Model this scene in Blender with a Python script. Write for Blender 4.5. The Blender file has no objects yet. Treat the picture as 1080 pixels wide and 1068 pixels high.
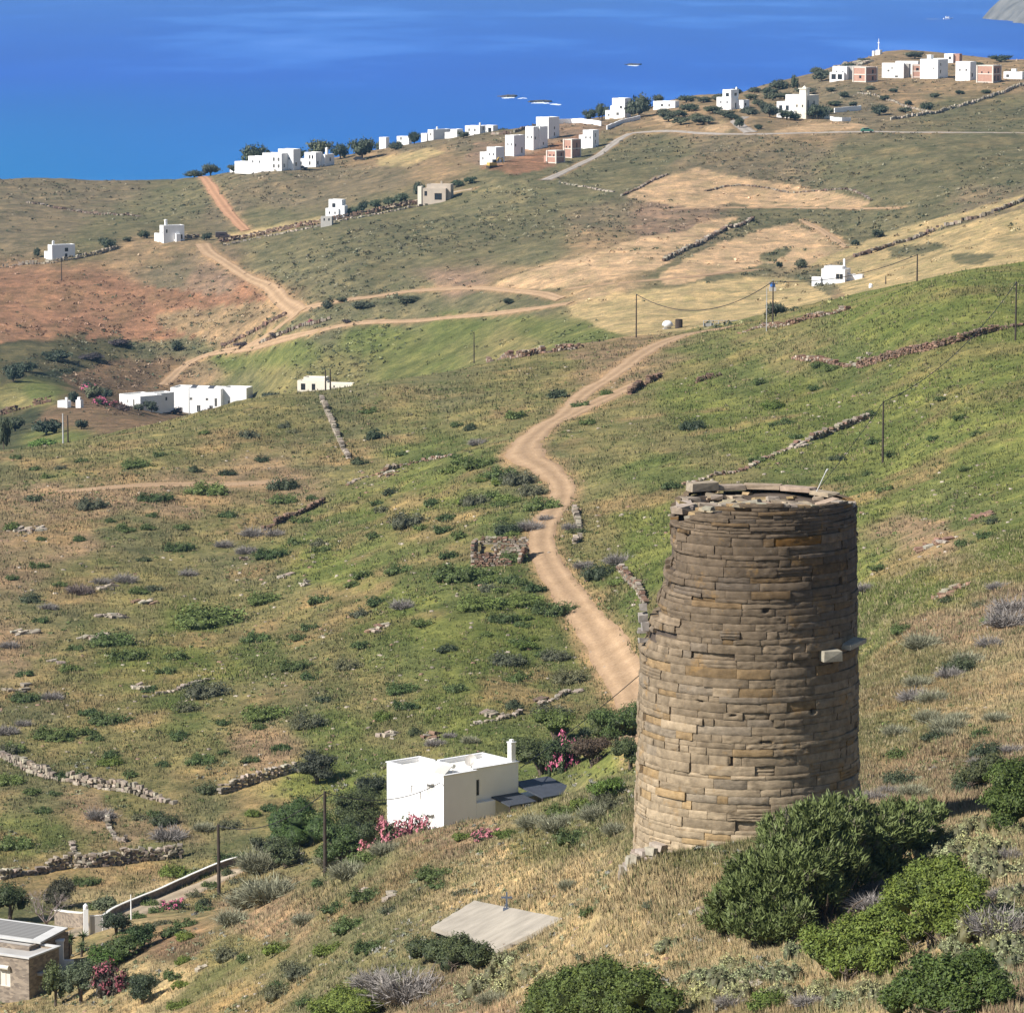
import bpy, math, random
import numpy as np

random.seed(7)
RNG = np.random.default_rng(7)
C = bpy.context.scene.collection

# ------------------------------------------------------------------ camera, sky, sun, exposure
scene = bpy.context.scene
cam_d = bpy.data.cameras.new("camera")
cam_d.sensor_fit = 'HORIZONTAL'
cam_d.sensor_width = 36.0
cam_d.lens = 36.0 * 4300.0 / 1080.0
cam_d.clip_start = 1.0
cam_d.clip_end = 80000.0
cam = bpy.data.objects.new("camera", cam_d)
cam.location = (0, 0, 135.0)
cam.rotation_euler = (math.pi / 2 - math.atan((534 + 60) / 4300.0), 0, 0)
C.objects.link(cam)
scene.camera = cam

HAZE = 0.000048                    # density of the air, per metre
SUN_EL = math.radians(40)
SUN_TO = (-0.87, -0.493)            # horizontal direction towards the sun
world = bpy.data.worlds.new("World")
scene.world = world
world.use_nodes = True
_nt = world.node_tree
_bg = _nt.nodes["Background"]
_sky = _nt.nodes.new("ShaderNodeTexSky")
_sky.sky_type = 'NISHITA'
_sky.sun_disc = False
_sky.sun_elevation = SUN_EL
_sky.sun_rotation = math.atan2(SUN_TO[0], SUN_TO[1])
_sky.air_density = 0.9
_sky.dust_density = 0.3
_sky.ozone_density = 1.0
_nt.links.new(_sky.outputs[0], _bg.inputs[0])
_bg.inputs[1].default_value = 0.072
sun_d = bpy.data.lights.new("sun", 'SUN')
sun_d.energy = 5.0
sun_d.angle = math.radians(0.53)
sun_d.color = (1.0, 0.955, 0.885)
sun = bpy.data.objects.new("sun", sun_d)
sun.location = (-300, -200, 500)
from mathutils import Vector, Matrix
_dir = Vector((SUN_TO[0] * math.cos(SUN_EL), SUN_TO[1] * math.cos(SUN_EL), math.sin(SUN_EL)))
sun.rotation_euler = _dir.to_track_quat('Z', 'Y').to_euler()
C.objects.link(sun)
scene.view_settings.view_transform = 'Standard'
scene.view_settings.look = 'None'
scene.view_settings.gamma = 1.0
scene.view_settings.exposure = 0.66
scene.render.engine = 'CYCLES'
scene.cycles.use_denoising = True
scene.cycles.max_bounces = 6
scene.cycles.diffuse_bounces = 3
scene.cycles.volume_bounces = 0
# ------------------------------------------------------------------ terrain shape
F_PX = 4300.0
HC = 135.0
PITCH = math.atan((534 + 60) / F_PX)
CP, SP = math.cos(PITCH), math.sin(PITCH)

def ray(px, py):
    """view ray through a photo pixel, scaled to Y = 1"""
    a = (np.asarray(px, float) - 540) / F_PX
    b = (534 - np.asarray(py, float)) / F_PX
    y = CP + b * SP
    z = -SP + b * CP
    return a / y, z / y

def project(X, Y, Z):
    dz = Z - HC
    d = Y * CP - dz * SP
    return 540 + F_PX * X / d, 534 - F_PX * (Y * SP + dz * CP) / d

CTRL = """
1080 1068 122|1000 1068 128|900 1068 138|800 1068 146|700 1068 154|600 1068 166|500 1068 182|400 1068 205|300 1068 232|200 1068 255|60 1068 283|-60 1068 290
1130 1000 138|1080 960 145|980 960 155|880 960 163|1080 850 182|1130 850 180|980 850 195|789 885 180|905 865 186|672 917 181|740 900 179|660 960 178|600 1000 186
525 975 215|590 965 205|455 985 226|400 1000 232|675 835 232|640 838 240|560 858 262|450 886 268|380 900 280|560 905 240|450 930 250
343 922 330|231 943 340|300 990 268|200 990 290|120 985 306|30 990 318|-60 990 320|95 965 330|0 925 352|-60 900 365|100 880 368|200 880 365
410 880 345|545 880 345|600 862 338|650 790 350|470 868 350|300 850 372|100 800 398|0 800 400|-60 800 400|250 760 410|400 760 402|520 745 402
665 745 400|740 745 392|820 760 330|640 685 428|655 715 412|620 650 442|596 620 456|571 589 472|569 550 495|595 520 520|545 478 556|600 430 630|640 400 670|700 362 735|745 350 752
930 800 225|930 700 290|930 600 365|1080 760 228|1080 680 272|1080 600 335|1080 500 425|1080 420 500|1080 345 580|1080 290 650|1130 280 660|1130 420 480|1130 600 330|1130 760 225
1000 560 385|931 488 500|860 560 432|800 560 445|720 560 465|700 640 428|850 450 540|760 450 565|700 480 530|1000 440 500|1000 360 580|1000 300 635|900 400 590|930 322 645|860 340 675|800 345 710
0 700 450|-60 700 450|0 600 515|-60 600 515|0 520 590|-60 520 590|0 482 635|-60 487 625|120 460 660|200 440 680|120 600 515|120 520 580|280 420 690|340 415 700|410 402 712|480 394 720|560 379 730|640 364 738|250 650 480|250 580 530|250 510 590|400 650 455|400 580 505|400 500 585|400 440 650|500 560 495|500 450 620|500 660 440|560 700 425
0 479 700|-60 484 700|60 471 710|120 461 735|200 445 750|280 428 765|340 419 770|0 470 860|-60 470 860|60 448 890|150 441 950|250 431 1075|340 416 1010|430 385 1010|520 365 980|600 350 930|650 342 905|700 338 900|760 335 890|880 312 905|960 290 935|1080 262 950|1130 255 955
0 430 980|-60 430 980|0 404 1010|-60 402 1010|60 414 985|50 380 1110|-60 380 1110|120 426 1050|200 437 1070|200 400 1125|100 350 1170|-60 340 1170|320 380 1060|450 350 1040|560 325 1010
0 300 1230|-60 300 1230|100 290 1235|60 272 1262|-60 285 1250|200 300 1210|180 253 1285|250 243 1300|315 330 1110|400 305 1110|440 250 1200|350 232 1260|460 212 1270|600 270 1090|600 220 1210|650 330 960|700 290 1030|750 250 1120|700 200 1240|840 250 1120|840 200 1240|880 297 1000|970 250 1080|1080 220 1070|1130 210 1075|1080 170 1220|960 170 1250
-60 215 1460|-60 192 1550|0 191 1550|80 190 1555|150 189 1560|60 230 1400|150 215 1460|210 187 1540|230 210 1400|330 200 1380|280 180 1450|335 177 1460|400 165 1480|400 158 1540|450 149 1530|520 172 1330|520 140 1530|560 160 1380|580 145 1430|600 128 1520|620 160 1370|650 127 1500|700 112 1590|750 100 1650|800 97 1680|700 150 1360|775 115 1480|850 126 1440|800 138 1360|910 138 1350|1080 140 1330|1130 140 1330|940 110 1500|900 86 1600|960 84 1600|1010 84 1590|1080 84 1580|1080 110 1460|1130 84 1580|860 82 1740|880 70 1800|925 59 1830|960 60 1830|1000 62 1830|1040 62 1820|1080 64 1800|1130 66 1780|925 62 1900|990 66 1930|1060 70 1900|800 99 1780|700 115 1690
"""
def _parse():
    P = []
    for line in CTRL.strip().splitlines():
        for t in line.split('|'):
            P.append([float(v) for v in t.split()])
    P = np.array(P)
    u, k = ray(P[:, 0], P[:, 1])
    return u, P[:, 2], HC + k * P[:, 2]
_cu, _cd, _cz = _parse()
US = 3.0
# beyond the coast ridge the land falls below the sea
_eu, _ed, _ez = [], [], []
for uu in np.linspace(-0.15, 0.15, 13):
    base = np.interp(uu, [-0.15, -0.09, 0.0, 0.05, 0.09, 0.15], [1560, 1560, 1550, 1640, 1850, 1850])
    _eu += [uu] * 3; _ed += [base * 1.13, base * 1.28, base * 1.6]; _ez += [18, -6, -30]
# continuation to the sides and below the view
for px, D, z in [(-60, 200, 72), (200, 170, 86), (500, 130, 96), (800, 105, 105), (1130, 100, 106),
                 (-60, 130, 90), (-60, 85, 102), (200, 85, 106), (500, 85, 108), (800, 85, 109.5), (1130, 85, 110)]:
    _eu.append((px - 540) / F_PX); _ed.append(D); _ez.append(z)
_cu = np.append(_cu, _eu); _cd = np.append(_cd, _ed); _cz = np.append(_cz, _ez)

def _phi(r2):
    return 0.5 * r2 * np.log(r2 + 1e-12)
def _fit():
    A = np.stack([_cu * US, np.log(_cd)], 1)
    n = len(A)
    r2 = ((A[:, None] - A[None]) ** 2).sum(2)
    K = _phi(r2) + np.eye(n) * 1e-5
    P = np.concatenate([np.ones((n, 1)), A], 1)
    M = np.block([[K, P], [P.T, np.zeros((3, 3))]])
    # interpolate the drop relative to distance (the tangent), smoother than the height itself
    w = np.linalg.solve(M, np.concatenate([(_cz - HC), np.zeros(3)]))
    return A, w
_A, _W = _fit()
def tps(u, v):
    sh = u.shape; u = u.ravel() * US; v = v.ravel()
    out = np.empty(len(u))
    for i in range(0, len(u), 40000):
        a = u[i:i+40000, None] - _A[None, :, 0]; b = v[i:i+40000, None] - _A[None, :, 1]
        out[i:i+40000] = _phi(a*a + b*b) @ _W[:-3] + _W[-3] + _W[-2] * u[i:i+40000] + _W[-1] * v[i:i+40000]
    return (out + HC).reshape(sh)

def _hash(ix, iy, s):
    h = (ix.astype(np.int64) * 374761393 + iy.astype(np.int64) * 668265263 + s * 974634777) & 0x7fffffff
    h = ((h ^ (h >> 13)) * 1274126177) & 0x7fffffff
    h = (h ^ (h >> 16)) & 0xffff
    return h / 65535.0
def vnoise(x, y, s=0):
    x = np.asarray(x, float); y = np.asarray(y, float)
    ix = np.floor(x); iy = np.floor(y); fx = x - ix; fy = y - iy
    fx = fx*fx*(3-2*fx); fy = fy*fy*(3-2*fy)
    a = _hash(ix, iy, s); b = _hash(ix+1, iy, s); c = _hash(ix, iy+1, s); d = _hash(ix+1, iy+1, s)
    return (a*(1-fx)+b*fx)*(1-fy) + (c*(1-fx)+d*fx)*fy
def fbm(x, y, s=0, o=4):
    t = 0; a = 1; n = 0
    for k in range(o):
        t = t + a * vnoise(x * 2**k + 17.3*k, y * 2**k + 5.1*k, s + k); n += a; a *= .5
    return t / n

U0, U1 = -0.26, 0.26
V0, V1 = math.log(88), math.log(2500)
NU, NV = 741, 900
def build_height():
    cu = np.linspace(U0, U1, 121); cv = np.linspace(V0, V1, 301)
    A, B = np.meshgrid(np.clip(cu, -.15, .15), cv, indexing='ij')
    Z = tps(A, B)
    # far sides: flatten a little more
    gu = np.linspace(U0, U1, NU); gv = np.linspace(V0, V1, NV)
    # separable linear resample
    iu = (gu - U0) / (U1 - U0) * 120; i0 = np.clip(iu.astype(int), 0, 119); fu = (iu - i0)[:, None]
    Z = Z[i0] * (1 - fu) + Z[i0 + 1] * fu
    iv = (gv - V0) / (V1 - V0) * 300; j0 = np.clip(iv.astype(int), 0, 299); fv = (iv - j0)[None]
    Z = Z[:, j0] * (1 - fv) + Z[:, j0 + 1] * fv
    return gu, gv, Z
# ------------------------------------------------------------------ height field
GU, GV, GZ = build_height()
_YY = np.exp(GV)[None, :] + 0 * GU[:, None]
_XX = GU[:, None] * _YY
def relief(X, Y):
    far = np.clip((Y - 700) / 500, 0, 1)
    r = (fbm(X / 26, Y / 26, 3, 3) - .5) * 1.6 * (0.6 + 0.9 * far)
    r += (fbm(X / 6, Y / 6, 11, 3) - .5) * 0.55
    r += (fbm(X / 1.3, Y / 1.6, 23, 2) - .5) * 0.26
    return r
_RM = np.ones_like(GZ)
_RM *= np.clip((1900 - _YY) / 200, 0, 1)
GZ = GZ + relief(_XX, _YY) * _RM

def gz(X, Y):
    X = np.asarray(X, float); Y = np.asarray(Y, float)
    u = X / Y; v = np.log(Y)
    a = np.clip((u - U0) / (U1 - U0) * (NU - 1), 0, NU - 1.001); b = np.clip((v - V0) / (V1 - V0) * (NV - 1), 0, NV - 1.001)
    i = a.astype(int); j = b.astype(int); fa = a - i; fb = b - j
    return (GZ[i, j] * (1-fa) + GZ[i+1, j] * fa) * (1-fb) + (GZ[i, j+1] * (1-fa) + GZ[i+1, j+1] * fa) * fb

_MD = np.exp(np.linspace(math.log(95), math.log(2300), 900))
def march(px, py, dmin=95.0):
    """first point of the ground seen through a photo pixel"""
    px = np.atleast_1d(np.asarray(px, float)); py = np.atleast_1d(np.asarray(py, float))
    dmin = np.broadcast_to(dmin, px.shape)
    D = np.full(px.shape, np.nan)
    for s in range(0, len(px), 3000):
        u, k = ray(px[s:s+3000], py[s:s+3000])
        Y = _MD[None]; X = u[:, None] * Y
        z = gz(X, Y + 0 * X)
        below = (HC + k[:, None] * Y < z) & (Y >= dmin[s:s+3000, None])
        hit = below.any(1); j = below.argmax(1); j = np.maximum(j, 1)
        r = np.arange(len(j))
        h1 = HC + k * _MD[j] - z[r, j]; h0 = HC + k * _MD[j-1] - z[r, j-1]
        t = np.clip(h0 / np.where(abs(h0 - h1) < 1e-9, 1, h0 - h1), 0, 1)
        D[s:s+3000] = np.where(hit, _MD[j-1] + t * (_MD[j] - _MD[j-1]), np.nan)
    u, k = ray(px, py)
    return u * D, D, gz(u * np.nan_to_num(D, nan=500.0), np.nan_to_num(D, nan=500.0))
def P(px, py, dmin=95.0):
    x, y, z = march(px, py, dmin)
    if not np.isfinite(y[0]):
        return P(px, py + 1, dmin)
    return Vector((float(x[0]), float(y[0]), float(z[0])))
def at(px, D, dz=0.0):
    """ground point in photo column px at distance D"""
    x = (px - 540) / F_PX * D * (CP + 0.19 * SP)
    return Vector((x, D, float(gz(x, D)) + dz))

# ------------------------------------------------------------------ materials
def nodemat(name):
    m = bpy.data.materials.new(name); m.use_nodes = True
    return m, m.node_tree, m.node_tree.nodes["Principled BSDF"]
def N(nt, t, **kw):
    n = nt.nodes.new(t)
    for k, v in kw.items():
        setattr(n, k, v)
    return n
def math_node(nt, op, a, b=None):
    n = N(nt, 'ShaderNodeMath', operation=op)
    for i, v in enumerate((a, b)):
        if v is None: continue
        if isinstance(v, (int, float)): n.inputs[i].default_value = v
        else: nt.links.new(v, n.inputs[i])
    return n.outputs[0]
def noise(nt, scale, detail=3, rough=.55, coord=None, out='Fac'):
    n = N(nt, 'ShaderNodeTexNoise'); n.inputs['Scale'].default_value = scale
    n.inputs['Detail'].default_value = detail; n.inputs['Roughness'].default_value = rough
    if coord is not None: nt.links.new(coord, n.inputs['Vector'])
    return n.outputs[out]
def ramp(nt, fac, stops):
    n = N(nt, 'ShaderNodeValToRGB'); nt.links.new(fac, n.inputs[0])
    e = n.color_ramp.elements
    while len(e) < len(stops): e.new(.5)
    for k, (p, c) in enumerate(stops):
        e[k].position = p; e[k].color = (*c, 1) if len(c) == 3 else c
    return n.outputs[0]
def mixc(nt, fac, a, b, mode='MIX'):
    n = N(nt, 'ShaderNodeMix', data_type='RGBA', blend_type=mode)
    if isinstance(fac, (int, float)): n.inputs[0].default_value = fac
    else: nt.links.new(fac, n.inputs[0])
    for i, v in ((6, a), (7, b)):
        if isinstance(v, tuple): n.inputs[i].default_value = (*v[:3], 1)
        else: nt.links.new(v, n.inputs[i])
    return n.outputs[2]

def plain(name, col, rough=.7, var=.12, scale=1.5, bump=0.0, bscale=8, spec=.2):
    """a painted or weathered surface: colour with soft mottling"""
    m, nt, b = nodemat(name)
    co = N(nt, 'ShaderNodeTexCoord').outputs['Object']
    f = noise(nt, scale, 5, .6, co)
    lo = tuple(c * (1 - var) for c in col); hi = tuple(min(1, c * (1 + var * .7)) for c in col)
    nt.links.new(ramp(nt, f, [(.3, lo), (.7, hi)]), b.inputs['Base Color'])
    b.inputs['Roughness'].default_value = rough
    b.inputs['Specular IOR Level'].default_value = spec
    if bump:
        bn = N(nt, 'ShaderNodeBump'); bn.inputs['Strength'].default_value = bump; bn.inputs['Distance'].default_value = .05
        nt.links.new(noise(nt, bscale, 4, .6, co), bn.inputs['Height'])
        nt.links.new(bn.outputs[0], b.inputs['Normal'])
    return m
def attr_mat(name, rough=.85, var=.25, scale=3.0, upn=0.0, spec=.1, fine=0.0):
    """colour from the mesh's own 'col' attribute, mottled by noise; upn bends thin-blade normals upwards"""
    m, nt, b = nodemat(name)
    a = N(nt, 'ShaderNodeAttribute', attribute_name='col').outputs['Color']
    co = N(nt, 'ShaderNodeTexCoord').outputs['Object']
    f = noise(nt, scale, 4, .6, co)
    k = ramp(nt, f, [(.3, (1 - var,) * 3), (.7, (1 + var * .8,) * 3)])
    c = mixc(nt, 1.0, a, k, 'MULTIPLY')
    nt.links.new(c, b.inputs['Base Color'])
    b.inputs['Roughness'].default_value = rough
    b.inputs['Specular IOR Level'].default_value = spec
    if upn:
        g = N(nt, 'ShaderNodeNewGeometry')
        v = N(nt, 'ShaderNodeVectorMath', operation='SCALE'); nt.links.new(g.outputs['Normal'], v.inputs[0]); v.inputs['Scale'].default_value = 1 - upn
        w = N(nt, 'ShaderNodeVectorMath', operation='ADD'); nt.links.new(v.outputs[0], w.inputs[0]); w.inputs[1].default_value = (0, 0, upn)
        z = N(nt, 'ShaderNodeVectorMath', operation='NORMALIZE'); nt.links.new(w.outputs[0], z.inputs[0])
        nt.links.new(z.outputs[0], b.inputs['Normal'])
    return m

# ------------------------------------------------------------------ mesh helpers
def link(o, parent=None):
    C.objects.link(o)
    if parent is not None: o.parent = parent
    return o
def np_mesh(name, V, F, mat, col=None, smooth=False, parent=None):
    """V (n,3), F (m,k) -> object; col: per-vertex colours"""
    me = bpy.data.meshes.new(name)
    V = np.ascontiguousarray(V, dtype=np.float32); F = np.ascontiguousarray(F, dtype=np.int32)
    k = F.shape[1]
    me.vertices.add(len(V)); me.vertices.foreach_set('co', V.ravel())
    me.loops.add(F.size); me.loops.foreach_set('vertex_index', F.ravel())
    me.polygons.add(len(F)); me.polygons.foreach_set('loop_start', np.arange(0, F.size, k, dtype=np.int32))
    try: me.polygons.foreach_set('loop_total', np.full(len(F), k, dtype=np.int32))
    except Exception: pass
    if smooth: me.polygons.foreach_set('use_smooth', np.ones(len(F), dtype=bool))
    me.update(calc_edges=True)
    if col is not None:
        a = me.color_attributes.new('col', 'FLOAT_COLOR', 'POINT')
        cc = np.ones((len(V), 4), dtype=np.float32); cc[:, :3] = col
        a.data.foreach_set('color', cc.ravel())
    me.materials.append(mat)
    o = bpy.data.objects.new(name, me)
    return link(o, parent)
class MB:
    """collects shapes for one mesh; col is an optional per-vertex colour"""
    def __init__(s): s.v = []; s.f = []; s.c = []
    def add(s, vs, fs, col=(1, 1, 1)):
        n = len(s.v); s.v += [tuple(v) for v in vs]; s.f += [tuple(i + n for i in f) for f in fs]; s.c += [col] * len(vs)
    def box(s, x0, x1, y0, y1, z0, z1, col=(1, 1, 1), bottom=True):
        vs = [(x0,y0,z0),(x1,y0,z0),(x1,y1,z0),(x0,y1,z0),(x0,y0,z1),(x1,y0,z1),(x1,y1,z1),(x0,y1,z1)]
        fs = [(4,5,6,7),(0,1,5,4),(1,2,6,5),(2,3,7,6),(3,0,4,7)]
        if bottom: fs.append((3,2,1,0))
        s.add(vs, fs, col)
    def quad(s, a, b, c, d, col=(1, 1, 1)): s.add([a, b, c, d], [(0, 1, 2, 3)], col)
    def tube(s, pts, rad, n=8, col=(1, 1, 1), cap=True):
        pts = [Vector(p) for p in pts]
        if not hasattr(rad, '__len__'): rad = [rad] * len(pts)
        rings = []; vs = []
        for i, p in enumerate(pts):
            d = (pts[min(i+1, len(pts)-1)] - pts[max(i-1, 0)]).normalized()
            a = Vector((0, 0, 1)) if abs(d.z) < .9 else Vector((1, 0, 0))
            e = d.cross(a).normalized(); g = e.cross(d)
            for k in range(n):
                t = 2 * math.pi * k / n
                vs.append(p + (e * math.cos(t) + g * math.sin(t)) * rad[i])
        fs = []
        for i in range(len(pts) - 1):
            for k in range(n):
                fs.append((i*n+k, i*n+(k+1) % n, (i+1)*n+(k+1) % n, (i+1)*n+k))
        if cap: fs += [tuple(range(n)), tuple(range((len(pts)-1)*n + n-1, (len(pts)-1)*n - 1, -1))]
        s.add(vs, fs, col)
    def build(s, name, mat, parent=None, smooth=False, usecol=False):
        me = bpy.data.meshes.new(name); me.from_pydata(s.v, [], s.f); me.materials.append(mat)
        if smooth:
            for p in me.polygons: p.use_smooth = True
        if usecol:
            a = me.color_attributes.new('col', 'FLOAT_COLOR', 'POINT')
            cc = np.ones((len(s.v), 4), dtype=np.float32); cc[:, :3] = np.array(s.c)
            a.data.foreach_set('color', cc.ravel())
        me.update()
        return link(bpy.data.objects.new(name, me), parent)
def tag(o, label=None, cat=None, group=None, kind=None):
    if label: o['label'] = label
    if cat: o['category'] = cat
    if group: o['group'] = group
    if kind: o['kind'] = kind
    return o
def empty(name, loc, rz=0.0, label=None, cat=None, group=None):
    o = bpy.data.objects.new(name, None); o.location = loc; o.rotation_euler = (0, 0, rz)
    o.empty_display_size = .5
    C.objects.link(o)
    return tag(o, label, cat, group)
def copy_tree(o, parent=None):
    c = o.copy(); C.objects.link(c); c.parent = parent
    for ch in list(o.children): copy_tree(ch, c)
    return c
R = math.radians

# ------------------------------------------------------------------ ground colours (the soils' and plants' own colours)
SOIL = dict(
    lime=(.126, .139, .045), green=(.108, .121, .045), ygreen=(.160, .143, .066), olive=(.132, .124, .064), dolive=(.085, .078, .045),
    straw=(.335, .255, .140), tan=(.38, .262, .165), lbrown=(.225, .160, .100), brown=(.155, .105, .068), red=(.215, .120, .078),
    farol=(.150, .122, .082), farg=(.120, .110, .066), pinkish=(.21, .145, .105), dark=(.045, .050, .030), road=(.42, .265, .16))
ANCH = """
1070 1055 lbrown|1000 1050 straw|940 1060 straw|900 1040 straw|800 1050 straw|720 1040 straw|620 1010 straw|560 1030 straw|480 1060 lbrown|640 950 straw|720 940 straw|700 990 straw|740 890 ygreen|600 930 straw|560 900 ygreen
540 905 straw|470 890 lbrown|500 930 straw|420 930 olive|350 980 olive|280 970 lbrown|240 1010 ygreen|330 1040 olive|380 1020 olive|190 1000 brown|160 1040 straw|230 1050 ygreen|640 860 olive|600 870 ygreen|660 840 olive
1000 900 straw|1060 880 straw|960 860 lbrown|1040 820 lbrown|940 770 ygreen|1000 760 straw|1060 740 straw|1000 800 lbrown|930 740 ygreen|960 700 ygreen|1050 700 straw|920 680 green|1010 660 lbrown|1060 640 lbrown|990 620 lime|940 600 lime|1060 580 lime|930 540 lime|1000 540 green|970 560 lbrown|1060 500 lime|960 480 lime|1040 430 lime|900 460 lime|850 420 lime|1000 400 lime|1060 380 lime|900 380 green|1050 320 lime|960 340 lime|840 380 ygreen|790 400 green|740 430 lime|700 460 ygreen|640 470 ygreen|800 460 lime|840 490 green|760 500 ygreen|690 500 green|640 520 ygreen|680 540 lime|700 570 lime|690 600 lime|640 560 ygreen|660 620 green|740 600 green
640 790 lime|620 740 ygreen|600 700 green|560 700 lime|560 740 green|500 740 lime|540 660 lime|480 680 lime|520 630 green|440 700 green|400 740 ygreen|340 700 ygreen|430 640 lime|460 600 green|500 580 green|540 560 green|560 500 olive|500 500 green|460 520 lime|400 540 lime|440 480 green|400 500 ygreen|520 440 ygreen|560 420 ygreen|470 420 olive|580 390 ygreen|630 385 lbrown|420 440 ygreen|360 430 olive|300 440 ygreen|240 450 ygreen|180 460 ygreen|120 470 ygreen|60 485 ygreen|10 490 olive|30 520 lbrown|100 530 lbrown|180 525 lbrown|300 500 lbrown|340 480 olive|380 470 olive|60 560 lbrown|140 560 olive|220 560 ygreen|280 560 ygreen|20 600 lbrown|100 600 ygreen|180 610 ygreen|250 600 olive|320 590 lime|340 560 green|60 640 olive|120 650 ygreen|200 660 lime|260 650 ygreen|300 640 ygreen|20 680 lbrown|80 700 ygreen|140 700 lime|220 700 lime|280 690 green|20 740 olive|100 740 ygreen|180 750 green|240 740 ygreen|300 740 olive|60 780 ygreen|140 790 ygreen|220 790 ygreen|280 790 lbrown|360 770 green|420 780 ygreen|480 760 lime|540 770 green
20 830 olive|80 850 lbrown|140 870 lbrown|60 900 ygreen|160 900 olive|220 860 olive|280 860 ygreen|330 820 lime|20 880 green|120 840 ygreen|100 930 straw|150 940 straw|200 930 ygreen|40 940 olive|560 800 green|480 800 green|380 800 green
"""
FARANCH = """
0 200 farol|100 200 farol|60 230 farol|150 230 farg|200 210 farg|0 240 farol|100 250 farg|240 220 farol|300 200 farol|280 230 farg|350 190 farol|400 180 farol|330 250 farg|420 230 farg|300 280 farg|380 270 farg|460 260 farg|400 300 farg|520 230 farg|560 210 farg|620 200 farg|560 260 farg|640 230 farol|460 170 lbrown|500 150 farol|440 160 farol|400 165 lbrown|540 190 farg|640 175 farg|700 160 farg|760 160 farol|840 160 farol|900 170 farg|960 170 farg|1040 180 farg|1060 150 farg|980 200 farg|1000 110 farg|900 110 farol|850 140 lbrown|720 130 lbrown|680 125 lbrown|740 175 farol|1060 120 farg|950 95 lbrown|1000 95 lbrown|930 70 lbrown|1060 75 lbrown|960 220 farg|1040 215 farol|900 240 farg|820 230 farg|640 255 lbrown|600 290 lbrown|700 235 pinkish|540 300 lbrown|480 300 pinkish|440 310 farg|500 320 farg|560 315 farg|440 325 farg|380 325 farg
60 320 red|20 320 red|120 310 red|180 290 farol|150 270 lbrown|100 330 red|230 300 pinkish|260 310 red|200 330 pinkish|40 345 red|120 350 pinkish|30 370 dark|90 365 dolive|150 370 farg|200 365 farg|60 385 dark|130 390 brown|180 390 brown|110 405 brown|40 415 green|20 425 ygreen|220 390 lbrown|240 380 green|300 370 green|400 355 green|480 345 green|560 345 green|620 355 green|540 365 ygreen|440 380 green|360 390 ygreen|300 400 ygreen|260 405 olive|100 430 brown|60 440 brown|140 445 brown|30 440 dark|0 450 dark|60 460 green|640 330 tan|560 330 farg|340 340 farg|240 355 lbrown
840 270 tan|860 300 farg|900 320 lbrown|800 275 farg|760 285 farg|740 300 farg
"""
def _anch(t):
    A = [s.split() for l in t.strip().splitlines() for s in l.split('|')]
    return np.array([[float(a[0]), float(a[1])] for a in A]), np.array([SOIL[a[2]] for a in A])
_NA, _NC = _anch(ANCH); _FA, _FC = _anch(FARANCH)
def blend(px, py, A, Cc, sx=1.0, sy=1.8, p=2.6):
    out = np.empty((len(px), 3))
    for i in range(0, len(px), 20000):
        dx = (px[i:i+20000, None] - A[None, :, 0]) * sx; dy = (py[i:i+20000, None] - A[None, :, 1]) * sy
        w = 1 / ((dx*dx + dy*dy) ** p + 1e3)
        out[i:i+20000] = (w @ Cc) / w.sum(1, keepdims=True)
    return out
def poly_sd(px, py, poly):
    """signed distance in photo pixels, positive inside"""
    poly = np.array(poly, float); d = np.full(px.shape, 1e9); ins = np.zeros(px.shape, bool)
    for a, b in zip(poly, np.roll(poly, -1, 0)):
        e = b - a; wx = px - a[0]; wy = (py - a[1])
        t = np.clip((wx * e[0] + wy * e[1]) / (e @ e), 0, 1)
        d = np.minimum(d, np.hypot(wx - t * e[0], (wy - t * e[1]) * 1.6))
        c = ((a[1] > py) != (b[1] > py)) & (px < (b[0]-a[0]) * (py-a[1]) / (b[1]-a[1] + 1e-9) + a[0])
        ins ^= c
    return np.where(ins, d, -d)
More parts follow.
